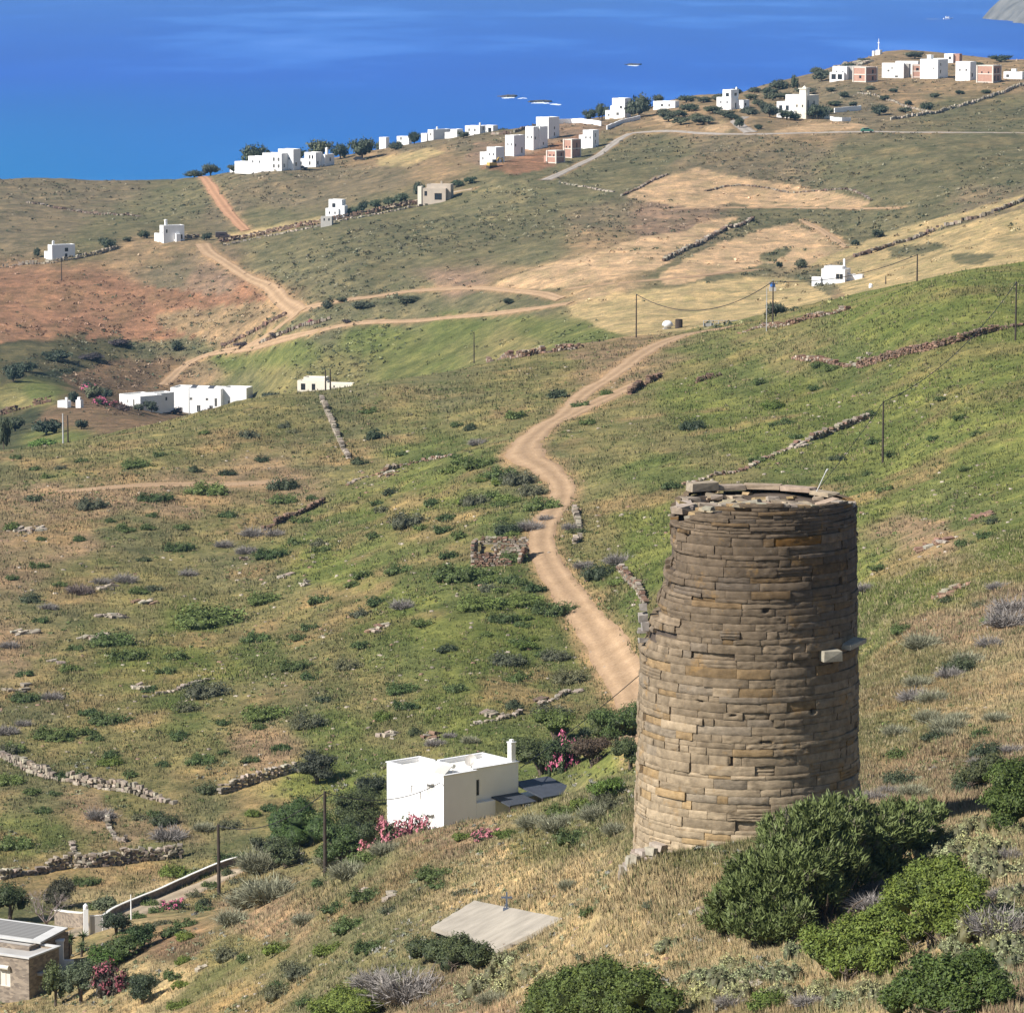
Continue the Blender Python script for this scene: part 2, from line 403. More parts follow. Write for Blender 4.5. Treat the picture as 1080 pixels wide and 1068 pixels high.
# far fields: (colour, outline in photo pixels)
FIELDS = [
 ('tan', [(660,208),(688,188),(735,178),(790,188),(880,203),(918,214),(905,221),(850,218),(800,219),(770,214),(735,222),(705,216)]),
 ('tan', [(560,284),(640,262),(690,248),(722,244),(735,236),(780,228),(762,240),(735,258),(690,285),(660,292),(600,304),(540,308),(520,300)]),
 ('tan', [(695,290),(720,274),(760,256),(800,243),(840,236),(868,250),(850,268),(790,283),(750,290),(730,298),(700,300)]),
 ('tan', [(845,246),(870,240),(890,255),(884,258),(868,250)]),
 ('straw', [(595,322),(650,309),(720,301),(800,292),(846,296),(890,320),(862,336),(800,342),(745,348),(700,356),(650,352),(610,335)]),
 ('straw', [(850,280),(900,258),(960,238),(1010,226),(1080,205),(1080,216),(1040,226),(960,250),(900,270),(872,280)]),
 ('straw', [(880,300),(900,272),(960,252),(1040,230),(1090,216),(1090,285),(1000,292),(930,318),(900,318)]),
 ('farg', [(935,262),(990,256),(1000,262),(960,272),(938,272)]), ('farg', [(1005,268),(1050,268),(1035,280),(1005,278)]),
 ('farg', [(802,268),(830,260),(836,264),(815,276),(800,276)]),
 ('red', [(-20,320),(60,290),(140,300),(230,310),(280,312),(285,324),(220,332),(150,345),(60,352),(-20,365)]),
 ('lbrown', [(160,330),(230,322),(296,316),(306,330),(285,345),(235,368),(210,355),(175,345)]),
 ('red', [(210,312),(280,312),(282,318),(240,322),(210,322)]),
 ('red', [(100,345),(150,334),(175,345),(215,356),(150,358),(70,366)]),
 ('brown', [(60,398),(120,384),(200,378),(195,392),(150,402),(120,408),(80,408)]),
 ('dolive', [(0,362),(50,362),(130,355),(150,372),(100,385),(40,392),(0,408)]),
 ('red', [(504,178),(516,170),(560,160),(596,138),(620,140),(640,132),(625,150),(604,158),(580,176),(545,186),(530,180)]),
 ('pinkish', [(500,150),(560,150),(590,130),(640,128),(650,136),(610,142),(540,170),(505,176),(490,168)]),
 ('straw', [(400,166),(450,156),(470,160),(430,176),(400,174)]),
 ('straw', [(240,245),(280,238),(335,228),(340,232),(290,246),(250,254)]),
 ('tan', [(688,125),(705,118),(718,126),(705,136)]), ('tan', [(745,135),(760,128),(775,134),(768,140),(748,140)]),
 ('tan', [(815,138),(850,132),(900,130),(918,134),(860,140),(820,143)]),
]
def ground_color(X, Y, Z):
    px, py = project(X, Y, Z)
    sc = F_PX / Y
    n1 = fbm(X / 14, Y / 22, 41, 3) - .5; n2 = fbm(X / 4, Y / 7, 51, 3) - .5; n3 = fbm(X / 40, Y / 70, 61, 3) - .5
    wx = px + n1 * 60 + n2 * 30; wy = py + n3 * 30 + n2 * 14
    near = Y < 790
    px2 = px.copy()
    out = np.empty((len(px), 3))
    sel = near
    out[sel] = blend(wx[sel], wy[sel], _NA, _NC)
    fx = px + n1 * 26; fy = py + n3 * 16 + n2 * 3
    sel = ~near
    out[sel] = blend(fx[sel], fy[sel], _FA, _FC)
    ex = px + n1 * 9 + n2 * 7; ey = py + n3 * 3 + n2 * 2.4
    for cname, poly in FIELDS:
        pp = np.array(poly); m = (~near) & (px > pp[:, 0].min() - 15) & (px < pp[:, 0].max() + 15) & (py > pp[:, 1].min() - 10) & (py < pp[:, 1].max() + 10)
        if not m.any(): continue
        d = poly_sd(ex[m], ey[m], poly)
        w = np.clip(d / 1.4 + .5, 0, 1)[:, None]
        w = w * (1 - np.clip(fbm(X[m] / 18, Y[m] / 30, 77, 4) * 1.6 - 1.0, 0, .8))[:, None]
        out[m] = out[m] * (1 - w) + np.array(SOIL[cname]) * w
    # patches of bare soil, greener tufts, stony spots
    a = fbm(X / 9, Y / 16, 91, 5); b = fbm(X / 3.0, Y / 5.0, 101, 4); c = fbm(X / 60, Y / 90, 111, 3)
    bare = np.clip((a - .54) * 7, 0, 1) * np.clip(1.2 - (abs(py - 300) < 130) * .7, 0, 1)
    bare = np.where(near, bare, bare * .3)[:, None] * .72
    out = out * (1 - bare) + np.array((.235, .165, .088)) * bare
    gr = np.clip((b - .52) * 5, 0, 1)[:, None] * np.where(near, .45, .3)[:, None]
    out = out * (1 - gr) + out * np.array((.62, .80, .62)) * gr
    ltn = np.clip((.44 - b) * 6, 0, 1)[:, None] * .35
    out = out * (1 + ltn * np.array((1.0, .8, .6)))
    out *= (0.88 + .24 * c)[:, None]
    return out

# ------------------------------------------------------------------ roads: centre line (photo pixel) and half width in metres
ROADS = {
 'dirt_road': dict(pts=[(745,860,0),(700,800,2.2),(672,752,2.2),(655,712,2.15),(632,672,2.0),(602,628,1.85),(580,598,1.8),(571,569,1.75),(578,545,1.75),(591,528,1.8),(591,511,1.8),(574,494,2.2),(553,480,2.8),(554,468,2.6),(575,451,2.1),(596,436,1.9),(615,417,1.9),(645,397,1.9),(672,377,2.0),(700,361,2.2),(735,350,2.4),(775,344,1.6)], dmin=320, mat='road'),
 'side_track': dict(pts=[(590,445,1.2),(620,428,2.2),(650,416,2.0),(672,404,1.4)], dmin=560, mat='road'),
 'slope_track': dict(pts=[(58,518,.5),(100,516,1.6),(160,512,2.0),(220,511,2.0),(280,509,1.8),(318,505,.8)], dmin=500, mat='road'),
 'red_track': dict(pts=[(213,183,1.6),(224,200,1.8),(240,222,1.8),(260,243,1.5)], dmin=1200, mat='redroad'),
 'valley_road': dict(pts=[(214,257,2.2),(222,268,2.0),(240,280,1.7),(262,292,1.6),(284,303,1.8),(300,318,2.0),(316,330,2.4)], dmin=950, mat='road'),
 'field_road': dict(pts=[(314,329,2.4),(345,320,1.7),(390,313,1.5),(440,306,1.5),(500,303,1.2),(560,309,1.2),(592,316,1.6)], dmin=930, mat='road'),
 'lower_track': dict(pts=[(314,330,1.5),(292,346,1.2),(268,360,1.1),(256,366,1.0)], dmin=930, mat='road'),
 'lower_road': dict(pts=[(172,406,1.4),(190,390,1.6),(212,376,1.5),(240,369,1.3),(280,362,1.2),(330,350,1.2),(400,341,1.4),(480,334,1.2),(560,327,1.2),(602,320,1.4)], dmin=860, mat='road'),
 'walled_lane': dict(pts=[(236,254,2.2),(270,247,2.0),(320,237,1.6),(345,232,1.4),(400,221,1.2),(450,210,1.0),(498,199,1.2)], dmin=1000, mat='palesoil'),
 'building_site_lane': dict(pts=[(575,189,1.8),(600,180,1.5),(630,164,1.6),(650,149,1.7),(665,140,1.7)], dmin=1000, mat='concrete'),
 'upper_road': dict(pts=[(665,140,1.6),(700,139,1.6),(740,141,1.4),(790,141,1.6),(850,140,1.6),(910,139,1.4),(980,140,1.3),(1090,141,1.3)], dmin=1100, mat='concrete'),
 'villa_driveway': dict(pts=[(792,139,2.2),(783,133,2.2),(777,127,2.2),(786,122,1.6)], dmin=1150, mat='concrete'),
 'field_track': dict(pts=[(600,304,1.0),(660,296,1.3),(720,292,1.5),(770,286,1.3),(800,284,.8)], dmin=900, mat='road'),
 'middle_track': dict(pts=[(700,222,.8),(760,219,1.0),(830,219,1.0),(900,221,1.0),(950,219,.8)], dmin=950, mat='road'),
 'far_field_path': dict(pts=[(845,231,.8),(865,243,1.2),(885,256,1.2),(893,262,.8)], dmin=900, mat='road'),
 'driveway': dict(pts=[(38,992,2.2),(75,985,2.4),(110,972,2.2),(150,958,1.6),(200,940,1.4),(250,918,1.2)], dmin=300, mat='palesoil'),
}
def smooth_path(pts, step):
    """Catmull-Rom through world points (x, y, w)"""
    P_ = np.array(pts, float); out = []
    Q = np.concatenate([P_[:1] * 2 - P_[1:2], P_, P_[-1:] * 2 - P_[-2:-1]])
    for i in range(1, len(Q) - 2):
        L = max(2, int(np.hypot(*(Q[i+1] - Q[i])[:2]) / step))
        for t in np.linspace(0, 1, L, endpoint=False):
            a, b, c, d = Q[i-1], Q[i], Q[i+1], Q[i+2]
            out.append(.5 * ((2*b) + (c-a)*t + (2*a-5*b+4*c-d)*t*t + (-a+3*b-3*c+d)*t**3))
    out.append(Q[-2]); return np.array(out)
ROADP = {}
for _n, _r in ROADS.items():
    _w = []
    for (a, b, w) in _r['pts']:
        q = P(a, b, _r['dmin']); _w.append((q.x, q.y, w))
    ROADP[_n] = smooth_path(_w, 1.5 if _w[0][1] < 800 else 4)
def road_sd(X, Y):
    """distance to the nearest road edge in metres (negative = on the road)"""
    best = np.full(X.shape, 1e9)
    for n, pth in ROADP.items():
        x0, x1 = pth[:, 0].min() - 12, pth[:, 0].max() + 12; y0, y1 = pth[:, 1].min() - 12, pth[:, 1].max() + 12
        m = np.where((X > x0) & (X < x1) & (Y > y0) & (Y < y1))[0]
        for i in range(0, len(m), 20000):
            k = m[i:i+20000]
            d = np.hypot(X[k, None] - pth[None, :, 0], Y[k, None] - pth[None, :, 1]) - np.maximum(pth[None, :, 2], .3)
            best[k] = np.minimum(best[k], d.min(1))
    return best

# level the ground a little under the roads, then build the ground sheet
_X = _XX.ravel(); _Y = _YY.ravel()
_rd = road_sd(_X, _Y)
_flat = np.clip(1 - _rd / 3.0, 0, 1)
_Z = GZ.ravel() - relief(_X, _Y) * _RM.ravel() * _flat * .85
GZ = _Z.reshape(GZ.shape)
_col = ground_color(_X, _Y, _Z)
_dust = np.clip(1 - _rd / 1.6, 0, 1)[:, None] * np.clip(.35 + .9 * fbm(_X / 1.5, _Y / 2.5, 151, 3), 0, 1)[:, None]
_col = _col * (1 - _dust) + np.array((.33, .215, .125)) * _dust
_i = np.arange(NU * NV).reshape(NU, NV)
_F = np.stack([_i[:-1, :-1], _i[1:, :-1], _i[1:, 1:], _i[:-1, 1:]], -1).reshape(-1, 4)

gm, nt, b = nodemat('hillside_soil_and_grass')
a = N(nt, 'ShaderNodeAttribute', attribute_name='col').outputs['Color']
co = N(nt, 'ShaderNodeTexCoord').outputs['Object']
f0 = noise(nt, .11, 8, .74, co); f1 = noise(nt, .45, 6, .68, co); f2 = noise(nt, 2.6, 5, .7, co); f3 = noise(nt, 9, 3, .6, co)
k1 = ramp(nt, f1, [(.32, (.72, .74, .72)), (.68, (1.28, 1.24, 1.18))])
k2 = ramp(nt, f2, [(.34, (.55, .62, .55)), (.5, (1, 1, 1)), (.70, (1.45, 1.36, 1.25))])
k3 = ramp(nt, f3, [(.3, (.8, .8, .8)), (.7, (1.18, 1.18, 1.18))])
k0 = ramp(nt, f0, [(.36, (.66, .70, .68)), (.5, (1, 1, 1)), (.66, (1.42, 1.34, 1.24))])
c = mixc(nt, 1, mixc(nt, 1, mixc(nt, 1, mixc(nt, 1, a, k0, 'MULTIPLY'), k1, 'MULTIPLY'), k2, 'MULTIPLY'), k3, 'MULTIPLY')
nt.links.new(c, b.inputs['Base Color']); b.inputs['Roughness'].default_value = .95; b.inputs['Specular IOR Level'].default_value = .05
bn = N(nt, 'ShaderNodeBump'); bn.inputs['Strength'].default_value = .6; bn.inputs['Distance'].default_value = .25
nt.links.new(f2, bn.inputs['Height']); nt.links.new(bn.outputs[0], b.inputs['Normal'])
ground = np_mesh('ground', np.stack([_X, _Y, _Z], 1), _F, gm, _col, smooth=True)
tag(ground, kind='structure')

def road_mat(name, col, edge):
    m, nt, b = nodemat(name)
    co = N(nt, 'ShaderNodeTexCoord').outputs['Object']
    f = noise(nt, .35, 6, .65, co); g = noise(nt, 3, 4, .65, co)
    c1 = ramp(nt, f, [(.3, edge), (.65, col)])
    c2 = mixc(nt, 1, c1, ramp(nt, g, [(.3, (.82,)*3), (.7, (1.15,)*3)]), 'MULTIPLY')
    a = N(nt, 'ShaderNodeAttribute', attribute_name='col').outputs['Color']
    nt.links.new(mixc(nt, 1, c2, a, 'MULTIPLY'), b.inputs['Base Color'])
    b.inputs['Roughness'].default_value = .95; b.inputs['Specular IOR Level'].default_value = .05
    bn = N(nt, 'ShaderNodeBump'); bn.inputs['Strength'].default_value = .4; bn.inputs['Distance'].default_value = .08
    nt.links.new(g, bn.inputs['Height']); nt.links.new(bn.outputs[0], b.inputs['Normal'])
    return m
RM = dict(road=road_mat('pale_dirt', (.360, .245, .150), (.285, .190, .112)), redroad=road_mat('red_dirt', (.38, .22, .13), (.31, .17, .10)),
          palesoil=road_mat('pale_gravel', (.38, .31, .22), (.28, .21, .14)), concrete=road_mat('weathered_concrete', (.34, .30, .26), (.26, .225, .185)))
for n, pth in ROADP.items():
    d = np.gradient(pth[:, :2], axis=0); d /= np.linalg.norm(d, axis=1, keepdims=True) + 1e-9
    nrm = np.stack([d[:, 1], -d[:, 0]], 1); s = np.arange(len(pth))
    far = pth[0, 1] > 800
    K = 9; cols = []
    ts = np.linspace(-1, 1, K)
    wl = pth[:, 2] * (1 + (fbm(s * .23, s * 0 + 3.3, 171, 3) - .5) * .8); wr = pth[:, 2] * (1 + (fbm(s * .23, s * 0 + 9.3, 181, 3) - .5) * .8)
    V = []; cc = []
    for t in ts:
        w = np.where(t < 0, wl, wr) * t
        x = pth[:, 0] + nrm[:, 0] * w; y = pth[:, 1] + nrm[:, 1] * w
        lift = (.16 if far else .09) - (abs(t) > .99) * (.14 if far else .11)
        V.append(np.stack([x, y, gz(x, y) + lift], 1))
        rut = 1.0 + .20 * math.exp(-((abs(t) - .5) / .14) ** 2) - .13 * (abs(t) < .2) - (.16 if abs(t) > .9 else 0)
        cc.append(np.full((len(x), 3), rut) * (1, 1 - .02 * (abs(t) > .9), 1))
    V = np.stack(V, 1); n_ = len(pth)
    i = np.arange(n_ * K).reshape(n_, K)
    F = np.stack([i[:-1, :-1], i[:-1, 1:], i[1:, 1:], i[1:, :-1]], -1).reshape(-1, 4)
    o = np_mesh(n, V.reshape(-1, 3), F, RM[ROADS[n]['mat']], np.stack(cc, 1).reshape(-1, 3), smooth=True)
    tag(o, kind='structure')

# ------------------------------------------------------------------ sea
sm, nt, b = nodemat('deep_blue_sea')
geo = N(nt, 'ShaderNodeTexCoord').outputs['Object']
mp = N(nt, 'ShaderNodeMapping'); mp.inputs['Scale'].default_value = (1 / 500, 1 / 2000, 1); mp.inputs['Rotation'].default_value = (0, 0, .25); nt.links.new(geo, mp.inputs[0])
f = noise(nt, 1.0, 5, .55, mp.outputs[0])
sep = N(nt, 'ShaderNodeSeparateXYZ'); nt.links.new(geo, sep.inputs[0])
shal = N(nt, 'ShaderNodeMapRange'); nt.links.new(sep.outputs[1], shal.inputs[0])
shal.inputs[1].default_value = 2200; shal.inputs[2].default_value = 4200; shal.inputs[3].default_value = 1; shal.inputs[4].default_value = 0
deep = ramp(nt, f, [(.30, (.003, .066, .36)), (.50, (.004, .080, .42)), (.58, (.022, .125, .50)), (.68, (.055, .175, .58))])
shx = N(nt, 'ShaderNodeMapRange'); nt.links.new(sep.outputs[0], shx.inputs[0]); shx.inputs[1].default_value = 100; shx.inputs[2].default_value = -350; shx.inputs[3].default_value = .2; shx.inputs[4].default_value = 1
c = mixc(nt, math_node(nt, 'MULTIPLY', shal.outputs[0], shx.outputs[0]), deep, (.000, .145, .36))
nt.links.new(c, b.inputs['Base Color']); b.inputs['Roughness'].default_value = .35; b.inputs['IOR'].default_value = 1.33
b.inputs['Specular IOR Level'].default_value = .12
mp2 = N(nt, 'ShaderNodeMapping'); mp2.inputs['Scale'].default_value = (1 / 14, 1 / 5, 1); nt.links.new(geo, mp2.inputs[0])
f2 = noise(nt, 1.0, 6, .7, mp2.outputs[0])
bn = N(nt, 'ShaderNodeBump'); bn.inputs['Strength'].default_value = .7; bn.inputs['Distance'].default_value = 1.2
nt.links.new(f2, bn.inputs['Height']); nt.links.new(bn.outputs[0], b.inputs['Normal'])
xs = np.linspace(-9000, 9000, 41); ys = np.concatenate([[-1500, 500], np.geomspace(1400, 18000, 40)])
A_, B_ = np.meshgrid(xs, ys, indexing='ij'); i = np.arange(A_.size).reshape(A_.shape)
F = np.stack([i[:-1, :-1], i[1:, :-1], i[1:, 1:], i[:-1, 1:]], -1).reshape(-1, 4)
sea = np_mesh('sea', np.stack([A_.ravel(), B_.ravel(), 0 * A_.ravel() - 0.0], 1), F, sm)
tag(sea, kind='structure')
# ------------------------------------------------------------------ the round stone tower
TW = at(789, 184.5)
T_TOP = 135 + float(ray(789, 531)[1]) * 184.5            # height of the rim at the sides
T_BASE = TW.z - 5.5
def tower_R(z):
    t = (T_TOP - z) / 16.3
    return 4.86 + .36 * t + .10 * max(0, t - .8) * 5 * .5
# angle 0 = towards the camera, positive towards the right as seen from the camera
def t_dir(a): return math.sin(a), -math.cos(a)
def hashf(*k):
    return random.Random(str(k)).random()
def tower_dep(a, z):
    """how far the wall has fallen back at this place (upper left is ruined)"""
    h = max(0.0, T_TOP - z)                                # metres below the rim
    d = 0.0
    if h < 6.6:
        t = 1 - h / 6.6
        k = math.exp(-((a + 1.65) / 0.78) ** 2)
        q = math.floor((T_TOP - z) / .46)
        d = k * (1.36 * min(1, t * 1.5) ** .8 + (hashf('c', q) - .5) * .5 * min(1, t * 4))
    return d
def tower_zmax(a):
    c = math.cos(a)
    base = T_TOP + .50 * max(0, c) ** .7 + .05 * math.sin(a * 7 + 1) + .10 * max(0, -c)
    base -= .85 * math.exp(-((a + 1.05) / .42) ** 2) + .30 * math.exp(-((a + 1.75) / .5) ** 2)
    base -= .10 * math.exp(-((a - 1.35) / .25) ** 2)
    return base
def build_tower():
    V = []; Fq = []; Cc = []
    def grid_face(fn, na, nz, col):
        n0 = len(V)
        for i in range(na + 1):
            for j in range(nz + 1):
                V.append(fn(i / na, j / nz)); Cc.append(col)
        for i in range(na):
            for j in range(nz):
                a = n0 + i * (nz + 1) + j
                Fq.append((a, a + nz + 1, a + nz + 2, a + 1))
    z = T_BASE; ci = 0
    HOLES = [(-.20, T_TOP - 8.9, .30, .10), (.10, T_TOP - 9.9 - .2, .42, .12), (-.21, T_TOP - 11.05, .09, .62), (.10, T_TOP - 4.15, .30, .16), (-.5, T_TOP - 8.35, .25, .14),
             (.56, T_TOP - 8.85, .2, .18), (-1.35, T_TOP - 6.9, .5, .35), (-1.25, T_TOP - 8.35, .3, .25), (-.98, T_TOP - 1.2, .14, .35), (-.72, T_TOP - .9, .18, .3), (-1.4, T_TOP - 10.2, .16, .35)]
    while z < T_TOP + .62:
        h = random.choice([.18, .26, .32, .36, .40, .44]) if z < T_TOP - 2.4 else random.choice([.20, .26, .34, .40])
        if z > T_TOP - .9: h = random.choice([.13, .16, .20])
        z1 = z + h
        a = -math.pi + random.random() * .4; a_end = a + 2 * math.pi
        front_split = random.random() < .25
        while a < a_end - .02:
            L = random.choice([.5, .9, 1.2, 1.5, 1.8, 2.1, 2.5]) * (.85 if h < .25 else 1.0)
            a1 = min(a_end, a + L / 5.0)
            if a_end - a1 < .08: a1 = a_end
            am = (a + a1) / 2
            amn = (am + math.pi) % (2 * math.pi) - math.pi
            zc = (z + z1) / 2
            if zc > tower_zmax(amn) + .02 - .35 * random.random() * (amn < 0): a = a1; continue
            if -1.75 < amn < -1.0 and T_TOP - 6 < zc and random.random() < .22: a = a1; continue
            # some stones have weathered into two or three thin layers
            lay = 1
            if h > .34 and random.random() < .11: lay = random.choice([2, 3])
            tb = (T_TOP - zc) / 16
            warm = random.random(); g = random.uniform(.84, 1.15)
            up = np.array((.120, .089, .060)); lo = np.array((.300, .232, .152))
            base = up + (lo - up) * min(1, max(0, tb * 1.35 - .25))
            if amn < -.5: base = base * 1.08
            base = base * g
            if warm < .10: base = base * np.array((1.08, .97, .78))        # ochre lichen
            elif warm < .2: base = base * np.array((.92, .96, 1.04))
            elif warm > .93: base = base * 1.28
            if zc > T_TOP - 1.3 and random.random() < .12: base = base * np.array((1.18, .94, .55))
            proud = random.gauss(0, .024) + (random.random() < .06) * random.uniform(.04, .09) - (random.random() < .05) * random.uniform(.05, .14)
            tilt = random.gauss(0, .012); ruf = random.choice([.015, .025, .04, .07])
            for q in range(lay):
                s0 = z + h * q / lay; s1 = z + h * (q + 1) / lay
                pr = proud + (random.gauss(0, .03) if lay > 1 else 0)
                gapz = random.uniform(.003, .012); gapa = random.uniform(.004, .014) / 5
                w0, w1 = a + gapa, a1 - gapa; b0, b1 = s0 + gapz, s1 - gapz * .3
                na = max(3, int((w1 - w0) * 5.0 / .11)); nz = 3 if (s1 - s0) < .2 else 5
                sd = random.random() * 1000
                def fn(u, v, w0=w0, w1=w1, b0=b0, b1=b1, pr=pr, sd=sd):
                    ang = w0 + (w1 - w0) * u; zz = b0 + (b1 - b0) * v
                    an = (ang + math.pi) % (2 * math.pi) - math.pi
                    r = tower_R(zz) - tower_dep(an, zz) + pr + tilt * (u - .5) * 2
                    x, y = ang * 5, zz
                    r += (float(vnoise(x * 3 + sd, y * 9)) - .5) * .020 + (float(vnoise(x * 7 + sd, y * 26, 5)) - .5) * ruf
                    e = min(u * (w1 - w0) * 5, (1 - u) * (w1 - w0) * 5, (v) * (b1 - b0), (1 - v) * (b1 - b0) * 1.3)
                    if e < .016: r -= .024 * (1 - e / .016) * (.5 + float(vnoise(x * 6, y * 6 + sd, 7)))
                    for (ha, hz, hw, hh) in HOLES:
                        if abs(an - ha) * 5 < hw * .5 and abs(zz - hz) < hh * .5: r -= .38
                    zz += (float(vnoise(x * 2.2, sd)) - .5) * .02
                    dx, dy = t_dir(ang)
                    return (dx * r, dy * r, zz - TW.z)
                col = tuple(base * random.uniform(.93, 1.07))
                grid_face(fn, na, nz, col)
                # top, bottom and end faces back into the wall
                def rim(v, sgn, w0=w0, w1=w1, b0=b0, b1=b1, fn=fn):
                    def g2(u, t):
                        p = fn(u, v); an = (w0 + (w1 - w0) * u)
                        dx, dy = t_dir(an); k = .34 * t
                        return (p[0] - dx * k, p[1] - dy * k, p[2])
                    return g2
                n0 = len(V); grid_face(rim(1, 1), na, 1, col); grid_face(lambda u, t, g=rim(0, -1): g(u, 1 - t), na, 1, col)
                for uu in (0, 1):
                    def side(v, t, uu=uu, fn=fn, w0=w0, w1=w1):
                        p = fn(uu, v); dx, dy = t_dir(w0 if uu == 0 else w1); k = .34 * (t if uu else 1 - t)
                        return (p[0] - dx * k, p[1] - dy * k, p[2])
                    grid_face(side, nz, 1, col)
            a = a1
        z = z1; ci += 1
    return np.array(V), np.array(Fq), np.array(Cc)
stone = attr_mat('weathered_tower_stone', rough=.9, var=.34, scale=2.6, spec=.12)
nt = stone.node_tree; b = nt.nodes['Principled BSDF']
_co = N(nt, 'ShaderNodeTexCoord').outputs['Object']
_mp = N(nt, 'ShaderNodeMapping'); _mp.inputs['Scale'].default_value = (1, 1, 5); nt.links.new(_co, _mp.inputs[0])
_h = noise(nt, 5, 6, .7, _mp.outputs[0])
_bn = N(nt, 'ShaderNodeBump'); _bn.inputs['Strength'].default_value = .55; _bn.inputs['Distance'].default_value = .06
nt.links.new(_h, _bn.inputs['Height']); nt.links.new(_bn.outputs[0], b.inputs['Normal'])
# ochre lichen and pale streaks that belong to the stone
_src = b.inputs['Base Color'].links[0].from_socket
_l = ramp(nt, noise(nt, .9, 5, .7, _co), [(.58, (0, 0, 0)), (.72, (1, 1, 1))])
_c = mixc(nt, math_node(nt, 'MULTIPLY', _l, .6), _src, (.31, .18, .06))
_l2 = ramp(nt, noise(nt, 2.2, 6, .75, _mp.outputs[0]), [(.60, (0, 0, 0)), (.74, (1, 1, 1))])
_c = mixc(nt, math_node(nt, 'MULTIPLY', _l2, .35), _c, (.46, .40, .33))
_l3 = ramp(nt, noise(nt, 1.3, 6, .75, _mp.outputs[0]), [(.60, (0, 0, 0)), (.70, (1, 1, 1))])
_c = mixc(nt, math_node(nt, 'MULTIPLY', _l3, .45), _c, (.13, .10, .08))
nt.links.new(_c, b.inputs['Base Color'])
tower = empty('stone_tower', TW, 0, 'tall round ruined watchtower of weathered brown stone courses on the dry grassy slope', 'tower')
_V, _Fq, _Cc = build_tower()
np_mesh('masonry', _V, _Fq, stone, _Cc, parent=tower)
core_m = plain('dark_earth_joint_fill', (.075, .058, .045), .95, .3, 2)
def ring_mesh(rout, rin, z0, ztop, n=96, rows=24):
    mb = MB(); vs = []; fs = []
    for j in range(rows + 1):
        for k in range(n):
            a = -math.pi + 2 * math.pi * k / n
            zt = ztop(a); zz = z0 + (zt - z0) * j / rows
            dx, dy = t_dir(a); r = rout(a, zz); vs.append((dx*r, dy*r, zz - TW.z))
    for k in range(n):
        a = -math.pi + 2 * math.pi * k / n; dx, dy = t_dir(a); vs.append((dx*rin, dy*rin, ztop(a) - TW.z))
    for k in range(n):
        a = -math.pi + 2 * math.pi * k / n; dx, dy = t_dir(a); vs.append((dx*rin, dy*rin, z0 - TW.z))
    for j in range(rows + 2):
        for k in range(n):
            fs.append((j*n+k, j*n+(k+1) % n, (j+1)*n+(k+1) % n, (j+1)*n+k))
    mb.add(vs, fs); return mb
ring_mesh(lambda a, z: tower_R(z) - tower_dep(a, z) - .20, 3.55, T_BASE, lambda a: tower_zmax(a) - .20).build('wall_core', core_m, tower, smooth=True)
# loose blocks: an irregular rock used for walls, rubble and outcrops
def rock(mb, c, size, rz=0.0, col=(.3, .25, .2), rough=.18, tilt=0.0):
    """a chipped block; size = full x, y, z"""
    sx, sy, sz = (s / 2 for s in size)
    vs = []
    base = [(-1,-1,-1),(1,-1,-1),(1,1,-1),(-1,1,-1),(-1,-1,1),(1,-1,1),(1,1,1),(-1,1,1)]
    extra = []
    for p in base:
        vs.append([p[i] * (1 - random.random() * rough * 1.6) for i in range(3)])
    fsq = [(4,5,6,7),(0,1,5,4),(1,2,6,5),(2,3,7,6),(3,0,4,7),(3,2,1,0)]
    V_ = [Vector((v[0]*sx, v[1]*sy, v[2]*sz)) for v in vs]; F_ = []
    for f in fsq:
        m = sum((V_[i] for i in f), Vector()) / 4
        m *= 1 + random.uniform(-.02, .12)
        V_.append(m); n = len(V_) - 1
        for k in range(4): F_.append((f[k], f[(k+1) % 4], n))
    M = Matrix.Rotation(rz, 3, 'Z') @ Matrix.Rotation(tilt, 3, 'Y')
    cc = Vector(c)
    mb.add([tuple(M @ v + cc) for v in V_], F_, col)
def stonecol(kind='grey', j=.2):
    base = {'grey': (.25, .21, .165), 'red': (.215, .135, .095), 'pale': (.33, .28, .22), 'tower': (.30, .24, .175), 'ochre': (.29, .21, .11), 'dark': (.15, .105, .08)}[kind]
    g = random.uniform(1 - j, 1 + j); return tuple(c * g * random.uniform(.95, 1.05) for c in base)
rock_m = attr_mat('rough_field_stone', rough=.92, var=.25, scale=3.5)
# rim slabs: each loose stone along the far side of the rim
def tpt(a, r, z): dx, dy = t_dir(a); return (dx * r, dy * r, z - TW.z)
for a, L, h in [(2.95, 1.9, .22), (-2.95, 1.9, .26), (2.55, 1.7, .24), (-2.65, 1.6, .40), (2.2, 1.5, .2)]:
    mb = MB(); z_ = tower_zmax(a)
    rock(mb, tpt(a, 4.45 - tower_dep(a, T_TOP), z_ + h * .45), (L, .75, h), a, stonecol('tower', .12), .10)
    mb.build('rim_slab', rock_m, tower, usecol=True)
mb = MB()
for k in range(150):
    a = random.uniform(-math.pi, math.pi); r = (4.3 - tower_dep(a, T_TOP)) * math.sqrt(random.random())
    s = random.uniform(.3, .85)
    rock(mb, tpt(a, r, T_TOP - .42 + random.uniform(-.1, .22) + .10 * (r > 3.2)), (s * 1.4, s, s * .4), random.uniform(0, 6), stonecol(random.choice(['tower', 'tower', 'ochre', 'pale'])), .2, random.uniform(-.3, .3))
mb.build('rubble_fill', rock_m, tower, usecol=True)
mb = MB()
for k in range(30):
    a = random.uniform(.9, 1.55) if k < 20 else random.uniform(-.7, .6)
    rock(mb, tpt(a, tower_R(T_TOP) - .25 - tower_dep(a, T_TOP), tower_zmax(a) + .04), (random.uniform(.3, .7), .5, random.uniform(.08, .2)), a, stonecol(random.choice(['pale', 'tower', 'ochre'])), .2, random.uniform(-.1, .1))
